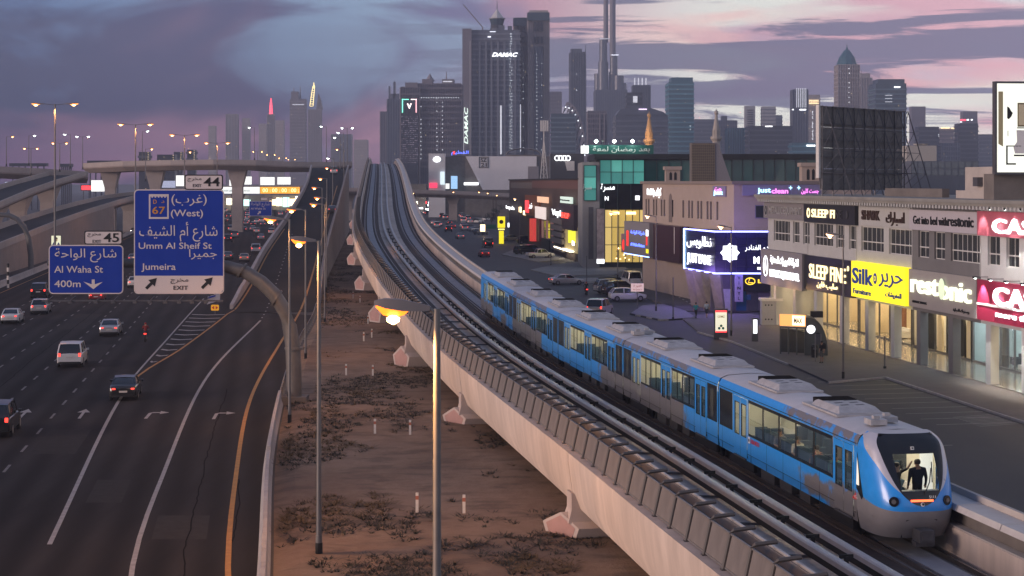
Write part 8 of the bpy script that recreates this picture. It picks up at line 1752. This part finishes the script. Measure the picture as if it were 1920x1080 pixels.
# ---------------------------------------------------------------- things on the pavement and the road to the right
GS = 'street lamps in front of the shops'
for px, by, hy, arms, lab, en in ((1581, 713, 440, (-1,), 'street lamp standing between the bus shelter and the parking bays', 90), (1230, 585, 405, (-1,), 'street lamp on the violet lit traffic island', 90), (1371, 632, 425, (-1,), 'street lamp in front of the violet MO sign', 60), (1158, 523, 400, (-1,), 'street lamp in front of the yellow showroom', 60), (1082, 490, 387, (-1, 1), 'twin street lamp in front of the brown building', 60), (974, 472, 373, (-1,), 'street lamp at the left end of the brown building', 40)):
 b0 = G(px, by); h = CAMH - (hy - HZ) * b0.y / FPX; street_lamp(lab, b0, h, arms, GS, emit('sodium_street', (1.0, .55, .28), 5), .35, -.1, .95, .075, energy=en)
for px, py, D, lab in ((905, 360, 610, 'lamp on the right part of the overpass, near its middle'), (921, 362, 615, 'lamp on the overpass, second from the brown building'), (938, 366, 620, 'lamp on the overpass beside the brown building'), (857, 360, 610, 'lamp on the overpass above the pier'), (782, 362, 600, 'lamp on the overpass next to the viaduct')):
 p = P(px, py, D); street_lamp(lab, (p.x, D, 0), p.z, (-1,), 'lamps along the overpass', 'sodium_far', .5, 0, 1.2, .09)
# advertising totem
b0 = G(1352, 636); t = emp('advert_totem', 'tall lit advertising totem with a pale poster of green blobs', 'totem', b0, .06); k = b0.y / FPX
m = MB(); m.box(-.62, .62, 0, .35, .0, 2.75); part('case', m, M['steel_dark'], t); m = MB(); m.box(-.52, .52, -.03, -.002, .62, 2.6); part('poster', m, emit('poster_cream', (.85, .80, .60), .8), t)
m = MB(); m.box(-.52, .52, -.045, -.031, 2.44, 2.6); m2 = MB(); m2.box(-.52, .52, -.045, -.031, .62, .74); part('red_band', m, M['red_lit'], t); part('red_band', m2, M['red_lit'], t)
me = text_mesh('GEMZ', .20, mat('print_gold', (.5, .33, .08), .5), .004, .66, .01); o = part('lettering', me, None, t); o.location = (0, -.045, 2.05)
for x, z in ((-.18, 1.0), (.18, 1.0), (0, 1.22)): m = MB(); m.lathe([(.02, -.02), (.12, 0), (.02, .02)], (0, 0, 0), 12); q = part('print', m, mat('print_green', (.02, .18, .15), .5), t); q.location = (x, -.05, z); q.rotation_euler = (R(90), 0, 0)
b0 = G(1416, 643); t = emp('info_post', 'narrow grey information post with a white lit panel', 'totem', b0, .06); m = MB(); m.box(-.26, .26, 0, .28, 0, 2.2); part('case', m, M['steel_dark'], t); m = MB(); m.box(-.17, .17, -.03, -.002, .85, 2.05); part('panel', m, M['signlit'], t)
# bus shelter
b0 = G(1503, 668); t = emp('bus_shelter', 'curved dark bus shelter with an orange lit sign and a white round emblem', 'bus shelter', b0, -.10)
SG = mat('shelter_grey', (.10, .105, .10), .4, .2, .1, 2)
m = MB(); m.prism([(.0 + .25, -.5, .05), (2.05, -.5, .05)] + [(.25 + 1.8 * math.cos(R(a)) ** .8, -.5, .05 + 3.15 * math.sin(R(a)) ** .8) for a in range(10, 91, 10)], (0, .2, 0)); part('curved_end', m, SG, t, smooth=30)
m = MB(); m.prism([(.25 + 1.82 * math.cos(R(a)) ** .8, -.5, .05 + 3.17 * math.sin(R(a)) ** .8) for a in range(0, 91, 10)] + [(.25 + 1.74 * math.cos(R(a)) ** .8, -.5, .05 + 3.09 * math.sin(R(a)) ** .8) for a in range(90, -1, -10)], (0, 3.0, 0)); part('curved_roof', m, SG, t, smooth=30)
m = MB(); m.beam((.25, -.45, 2.35), (-1.7, .55, 2.35), .25, .12); part('beam', m, SG, t)
for i, f in enumerate((0, .33, .66, 1)): m = MB(); x, y = .25 - 1.95 * f, -.45 + 1.0 * f; m.box(x - .05, x + .05, y - .05, y + .05, 0, 2.3); part('post', m, SG, t)
for i in range(3): m = MB(); f0, f1 = i / 3 + .03, (i + 1) / 3 - .03; a = Vector((.25 - 1.95 * f0, -.45 + f0, .3)); c = Vector((.25 - 1.95 * f1, -.45 + f1, .3)); m.quad(a, c, c + Vector((0, 0, 1.9)), a + Vector((0, 0, 1.9))); part('pane', m, glass('shelter_glass', (.25, .27, .27), .6), t)
a, c = Vector((.28, -.52, 2.45)), Vector((-1.75, .50, 2.45)); m = MB(); m.prism([a, c, c + Vector((0, 0, .95)), a + Vector((0, 0, .95))], (.05, .12, 0)); part('sign_box', m, emit('shelter_orange', (1.0, .42, .12), 1.0), t)
m = MB(); u = (c - a); m.prism([a + u * .02 + Vector((-.03, -.05, .08)), a + u * .5 + Vector((-.03, -.05, .08)), a + u * .5 + Vector((-.03, -.05, .88)), a + u * .02 + Vector((-.03, -.05, .88))], (.01, .02, 0)); part('sign_print', m, emit('shelter_cream', (1.0, .85, .55), 1.5), t)
me = text_mesh('MAX', .42, mat('print_brown', (.10, .05, .02), .5), .01, .72, .03); o = part('lettering', me, None, t); p = a + u * .26 + Vector((-.06, -.09, .48)); o.location = p; o.rotation_euler = (0, 0, math.atan2(-u.y, -u.x))
for r, x, z, mm in ((.34, .72, 2.25, M['signlit']), (.24, 1.28, 1.75, mat('glass_disc', (.03, .035, .035), .1))):
 m = MB(); m.tube([(x, -.50, z), (x, -.54, z)], r, 20); part('round_emblem', m, mm, t)
m = MB(); m.tube([(.58, -.55, 2.22), (.72, -.55, 2.27), (.86, -.55, 2.25)], .025, 4); part('emblem_mark', m, M['black'], t)
m = MB(); m.box(.9, 1.9, 2.2, 3.0, 3.0, 3.5); part('roof_unit', m, M['black'], t)
for px, by, lab, w_, h_, mm in ((1527, 673, 'black litter bin beside the bus shelter', .55, 1.15, M['black']), (1534, 681, 'grey frame sign post in front of the bus shelter', .5, 2.3, M['steel'])):
 b0 = G(px, by); t = emp('litter_bin' if 'bin' in lab else 'sign_post', lab, 'litter bin' if 'bin' in lab else 'sign', b0); m = MB()
 if 'bin' in lab:
  m.lathe([(.24, 0), (.28, .9), (.30, .95), (.20, 1.15)], (0, 0, .02), 12); part('body', m, mm, t); m = MB(); m.obox((0, -.27, .85), (.3, .08, .14)); part('opening', m, M['steel_dark'], t)
 else:
  for s in (-.22, .22): q = MB(); q.box(s - .04, s + .04, -.05, .05, 0, h_); part('post', q, mm, t)
  m.box(-.26, .26, -.03, .03, 1.5, h_); part('panel', m, M['steel_dark'], t)
person('person in black with a backpack waiting beside the bus shelter', G(1541, 681, .13), -.9, 'stand', cloth('black', (.012, .012, .013)), cloth('grey_shorts', (.10, .095, .09)), 0, False, True, 1.74)
b = MB(); pb = G(1541, 681, .13); t = emp('backpack', 'black backpack on the person beside the bus shelter', 'backpack', (pb.x + .17, pb.y + .10, 1.2)); b.loft([[(x * s, y * s * .6, z) for x, y in ((-.16, -.12), (.16, -.12), (.16, .12), (-.16, .12))] for z, s in ((0, .8), (.1, 1), (.38, 1), (.5, .55))]); part('bag', b, M['black'], t, smooth=50); b = MB(); b.tube([(-.1, -.05, .45), (-.16, -.14, .3), (-.12, -.08, .08)], .02, 5); part('strap', b, M['black'], t)
person('person in a teal top and dark trousers walking off the violet island', G(1305, 598, .05), 2.6, 'walk', cloth('teal_top', (.03, .25, .26)), cloth('dark_trousers', (.015, .015, .018)), 0, False, False, 1.72)
person('person in a pale blue shirt and shorts walking beside the one in teal', G(1325, 597, .05), 2.7, 'walk', cloth('pale_blue', (.38, .45, .52)), cloth('grey_trousers', (.06, .06, .07)), 1, False, True, 1.76)
person('person in black standing under the orange lit columns', G(1464, 602, .13), .8, 'stand', cloth('black', (.012, .012, .013)), cloth('dark_trousers', (.015, .015, .018)), 0, True, False, 1.7)
# street name sign, utility cabinet, thin poles
p = P(1195, 539, 196); t = emp('street_sign', 'pale pink street name sign on a thin post above the white minivan', 'sign', (p.x, 196, 0)); m = MB(); m.tube([(0, 0, 0), (0, 0, 3.0)], .05, 6); part('post', m, M['pole'], t); z = p.z; m = MB(); m.box(-.72, .72, -.05, 0, z - .45, z + .45); part('panel', m, emit('sign_rosy', (.72, .50, .50), .6), t)
for s_, dz, h_, w_ in (('\u0627\u0644\u0642\u0648\u0632 3', .16, .24, .9), ('Al Quoz 3', -.24, .16, .95)): me = text_mesh(s_, h_, mat('badge_red', (.5, .02, .02)), .01, w_, .01); o = part('lettering', me, None, t); o.location = (0, -.065, z + dz)
m = MB(); m.box(-.05, .05, .02, .06, 0, .01); b0 = G(1447, 612); t = emp('utility_cabinet', 'white utility cabinet with rows of round vents beside the orange columns', 'cabinet', b0); m = MB(); m.box(-.95, .95, 0, 1.4, 0, 2.5); part('body', m, mat('cabinet_white', (.34, .34, .35), .6), t); m = MB(); m.box(-1.1, 1.1, -.15, 1.5, 2.5, 2.75); part('lid', m, M['white_paint'], t)
for x in (-.6, -.3, 0):
 for z in (2.1, .7): m = MB(); m.tube([(x, .0, z), (x, -.02, z)], .08, 8); part('vent', m, M['black'], t)
for px, by, hy, lab in ((1659, 694, 630, 'thin dark pole on the pavement in front of the yellow sign'), (1100, 548, 480, 'thin dark pole on the far crossing island'), (1262, 600, 520, 'thin pole at the edge of the violet island'), (1178, 470, 395, 'thin pole in front of the dark glass band'), (1033, 498, 430, 'thin dark pole in front of the red lit shop')):
 b0 = G(px, by); t = emp('thin_pole', lab, 'pole', b0); h = (by - hy) * b0.y / FPX; m = MB(); m.tube([(0, 0, 0), (0, 0, h)], .055, 6); part('shaft', m, M['steel_dark'], t); m = MB(); m.box(-.1, .1, -.1, .1, 0, .3); part('foot', m, M['black'], t)
# yellow totem and lit panels down the road
b0 = G(940, 457); t = emp('yellow_totem', 'tall yellow lit totem with a square head beside the road', 'totem', b0); k = b0.y / FPX; Y = M['yellow_lit']
for nm, x, z0, z1, mm in (('head', 7, 30, 51, Y), ('neck', 6, 26, 28, emit('lit_lemon', (1, .85, .2), 1.6)), ('stem', 4.5, 0, 24, Y)): m = MB(); m.box(-x * k, x * k, 0, .8, z0 * k, z1 * k); part(nm, m, mm, t)
m = MB(); m.tube([(0, -.02, 41 * k), (0, -.06, 41 * k)], 4 * k, 12); part('emblem', m, mat('print_brown', (.10, .05, .02)), t)
for px, by, h_, w_, lab, mm in ((905, 434, 13, 9, 'small lit cream panel left of the yellow totem', M['warm']), (959, 426, 8, 14, 'two small white lit signs right of the yellow totem', M['signlit']), (819, 392, 18, 7, 'orange lit totem among the far cars', emit('lit_orange2', (1, .3, .05), 1.6))):
 b0 = G(px, by + 8); k = b0.y / FPX; t = emp('lit_sign', lab, 'sign', b0); m = MB(); m.box(-w_ * k / 2, w_ * k / 2, 0, .3, 8 * k, (8 + h_) * k); part('panel', m, mm, t); m = MB(); m.box(-.15, .15, .05, .25, 0, 8 * k); part('post', m, M['steel_dark'], t)
p = P(921, 420, 640); t = emp('green_sign', 'dark green road sign left of the yellow totem', 'road sign', (p.x, 540, 0)); m = MB(); a, c = P(912, 429, 540), P(930, 421, 540); m.box(a.x - p.x, c.x - p.x, 0, .2, a.z, c.z); part('panel', m, mat('sign_green2', (.01, .12, .07), .5), t); m = MB(); m.box(-.1, .1, .05, .2, 0, a.z); part('post', m, M['steel_dark'], t)
# vehicles on the right
CG = 'cars on the service road'; PG = 'parked vehicles beside the service road'
f = .15
for kind, col, px, py, hd, lab, grp in (('sedan', 'red', 907, 482, f, 'red sedan braking at the bend of the service road', CG), ('van', 'black', 914, 464, f, 'dark van with red lights ahead of the red sedan', CG), ('sedan', 'white', 862, 448, f, 'white sedan alone on the service road', CG), ('sedan', 'red', 848, 428, f, 'sedan with glowing red lights beyond the white one', CG), ('crossover', 'white', 868, 427, f, 'white hatchback near the overpass pier', CG),
                                       ('van', 'white', 812, 404, f, 'white van in the queue under the overpass', CG), ('sedan', 'white', 822, 398, f, 'white sedan in the queue under the overpass', CG), ('suv', 'white', 834, 411, f, 'white suv with red lights at the tail of the far queue', CG), ('sedan', 'black', 842, 421, f, 'black sedan behind the far queue', CG), ('sedan', 'silver', 806, 386, f, 'silver sedan at the head of the far queue', CG), ('suv', 'black', 853, 405, f, 'black suv right of the orange totem', CG),
                                       ('sedan', 'silver', 1063, 535, -1.25, 'silver sedan with red lights turning at the crossing', CG), ('suv', 'silver', 1126, 594, -.3, 'silver suv half hidden behind the train roof', CG),
                                       ('pickup', 'white', 1013, 485, -1.25, 'white pickup parked across in front of the brown building', PG), ('suv', 'black', 986, 478, -.9, 'black suv parked behind the white pickup', PG), ('crossover', 'blue', 998, 474, -1.0, 'blue hatchback between the suv and the white pickup', PG), ('suv', 'black', 988, 458, -1.3, 'black suv parked beside the red lit shop', PG), ('sedan', 'beige', 960, 452, -1.3, 'beige sedan parked right of the yellow totem', PG), ('sedan', 'silver', 892, 434, -.9, 'silver sedan in the parked row left of the lit cream panel', PG), ('sedan', 'black', 880, 430, -.9, 'black sedan in the parked row', PG), ('crossover', 'grey', 902, 440, -.9, 'grey hatchback nearest the lit cream panel', PG),
                                       ('suv', 'white', 898, 419, -.4, 'white suv far down the parked row', PG), ('sedan', 'white', 912, 414, -.4, 'white sedan at the far end of the parked row', PG), ('van', 'white', 1185, 538, .15, 'white van seen from behind beside the grey projecting sign', PG), ('suv', 'silver', 1152, 552, -1.30, 'silver suv parked left of the white minivan', PG), ('suv', 'black', 1168, 556, -1.30, 'black suv parked behind the white minivan', PG), ('crossover', 'white', 1178, 566, -1.42, 'white minivan parked below the pink street sign', PG)):
 p = G(px, py); car(kind, col, (p.x, p.y + 1.5, .012), hd, lab, grp, lit='tail' if grp == CG else 'off', detail=p.y < 330, name='minivan' if 'minivan' in lab else None)
motorbike(G(1099, 553), .1, 'motorbike with a tail light waiting at the crossing', 'rider in black on the motorbike at the crossing', cloth('black', (.012, .012, .013)))
motorbike(G(1088, 492), -1.2, 'white delivery motorbike parked outside the brown building', 'rider in dark blue beside the brown building', cloth('navy', (.012, .015, .03)), lit=False)
# far low blocks beside the service road and trees
t = emp('low_terrace', 'low dark terrace of shops beyond the overpass', 'building', P(880, 400, 820)); t.location.z = 0
for i, (x0, x1, y) in enumerate(((770, 800, 345), (800, 850, 352), (850, 905, 356), (905, 960, 350))): m = MB(); a, c = P(x0, y, 840), P(x1, y, 840); m.box(a.x, c.x - .2, 840 + i, 860, 0, a.z); part('block', m, [M['concrete_dark'], TC['dark'], M['concrete_dark'], TC['mauve']][i], t, world=True)
for i in range(46):
 px, py = rnd.uniform(772, 955), rnd.uniform(376, 402); m = MB(); p = P(px, py, 836); w_ = rnd.uniform(.5, 2.2); m.box(p.x, p.x + w_, 835.2, 835.6, p.z, p.z + rnd.uniform(.5, 1.4)); part('lit_window', m, [M['warm'], M['cream'], M['signlit'], M['red_lit'], M['lampwhite']][i % 5], t, world=True)
LEAF = mat('palm_leaf', (.022, .030, .020), .9, 0, .3, 3)
def leafy(label, base, h, r, n, group, name='tree'):
 t = emp(name, label, 'tree', base, rnd.uniform(0, 6), group); m = MB(); m.tube([(0, 0, 0), (.1, 0, h * .3), (0, .1, h * .6)], [.16, .12, .07], 6); part('trunk', m, mat('bark', (.07, .05, .04), .9), t)
 m = MB()
 for _ in range(4): a = rnd.uniform(0, 6.28); m.tube([(0, 0, h * .35), (math.cos(a) * r * .5, math.sin(a) * r * .5, h * .75)], [.07, .03], 5)
 part('limbs', m, mat('bark', (.07, .05, .04)), t, kind='stuff'); m = MB()
 cl = [Vector((rnd.gauss(0, r * .45), rnd.gauss(0, r * .45), h * .72 + rnd.gauss(0, h * .13))) for _ in range(9)]
 for _ in range(n):
  c = rnd.choice(cl) + Vector((rnd.gauss(0, r * .22), rnd.gauss(0, r * .22), rnd.gauss(0, r * .18))); u = Vector((rnd.gauss(0, 1), rnd.gauss(0, 1), rnd.gauss(0, .6))).normalized(); v = u.cross(Vector((rnd.gauss(0, 1), rnd.gauss(0, 1), 1))).normalized(); s_ = rnd.uniform(.10, .28); m.quad(c - u * s_, c - v * s_ * .5, c + u * s_, c + v * s_ * .5)
 part('crown', m, LEAF, t, kind='stuff'); return t
for px, by, h, lab in ((922, 428, 5.5, 'dark small tree left of the yellow totem'), (933, 420, 6, 'dark tree behind the green road sign'), (975, 441, 4.5, 'dark bushy tree beside the brown building'), (990, 452, 3.6, 'low dark bush outside the red lit shop'), (590, 408, 6, 'dark tree between the ramp wall and the far bridge pier'), (603, 398, 7, 'tall dark tree behind the ramp wall')):
 leafy(lab, G(px, by), h, h * .38, 420, 'trees beside the roads')
def palm(label, base, h):
 t = emp('palm_tree', label, 'tree', base, rnd.uniform(0, 6), 'trees beside the roads'); m = MB(); m.tube([(0, 0, 0), (.1, 0, h * .5), (.15, 0, h)], [.25, .18, .16], 7); part('trunk', m, mat('bark', (.07, .05, .04)), t)
 for i in range(13):
  a = i * 2.4; m = MB(); L_ = 2.2
  for j in range(5):
   s0, s1 = j / 5, (j + 1) / 5; q = lambda s: Vector((.15 + math.cos(a) * L_ * s, math.sin(a) * L_ * s, h + .9 * s - 2.0 * s * s + .2 * (i % 3))); w_ = .26 * (1 - s0); dv = Vector((-math.sin(a), math.cos(a), 0)); m.quad(q(s0) - dv * w_, q(s0) + dv * w_, q(s1) + dv * w_ * .7, q(s1) - dv * w_ * .7)
  part('frond', m, LEAF, t)
for px, by, h, lab in ((925, 432, 9, 'palm tree in front of the pale wall under the overpass'), (930, 430, 9.5, 'taller palm tree beside another under the overpass')): palm(lab, G(px, by - 22), h)
# ---------------------------------------------------------------- labels of repeats that differ only by where they stand
def relabel(key, labels, rest):
 for i, o in enumerate([o for o in bpy.data.objects if o.get('label') == key]): o['label'] = labels[i] if i < len(labels) else rest
relabel('PIER', ['nearest pier head, with a pink pentagon end standing on the sand', 'second pier head along the viaduct, behind the nearest lamp post', 'third pier head, left of the glowing lamp head', 'fourth pier head, just above the glowing lamp head', 'fifth pier head, small, on the far sand', 'sixth pier head, under the bend of the viaduct', 'seventh pier head, at the leftmost bulge of the viaduct'], 'far pier of the viaduct where it climbs to its crest')
relabel('MARK', ['nearest marker post left of the lamp pole foot', 'nearest marker post right of the tall lamp pole', 'marker post beside the second pier head', 'marker post left of the one beside the second pier head', 'lone left marker post level with the third pier head', 'right marker post level with the third pier head', 'left one of two close marker posts under the lamp head', 'right one of two close marker posts under the lamp head', 'marker post just below the fourth pier head', 'farthest left marker post on the sand', 'farthest right marker post on the sand'], '')
relabel('SPOT', ['spotlight %s over the %s wine red sign' % (a, b) for b in ('upper', 'lower') for a in ('farthest left', 'second from the left', 'third from the left', 'beyond the picture edge')], '')
relabel('GOODS', ['dark wooden shelf in the shop below the glowing white sign', 'dark wooden cabinet left in the gold lettered shop', 'pale shelf at the back of the gold lettered shop', 'white sofa in the gold lettered shop', 'dark wooden cabinet nearest the yellow sign', 'black arch left in the shop below the yellow sign', 'cream arch beside the black arch below the yellow sign', 'slim teal arch below the yellow sign', 'black arch right in the shop below the yellow sign', 'cream arch right in the shop below the yellow sign', 'grey curtain left in the cool lit shop', 'small grey armchair in the cool lit shop', 'white bed in the cool lit shop', 'teal shelf at the back of the cool lit shop', 'grey curtain right in the cool lit shop', 'grey sofa in the shop below the wine red sign', 'white sofa in the shop below the wine red sign', 'dark wooden shelf in the shop below the wine red sign'], 'goods in a shop')
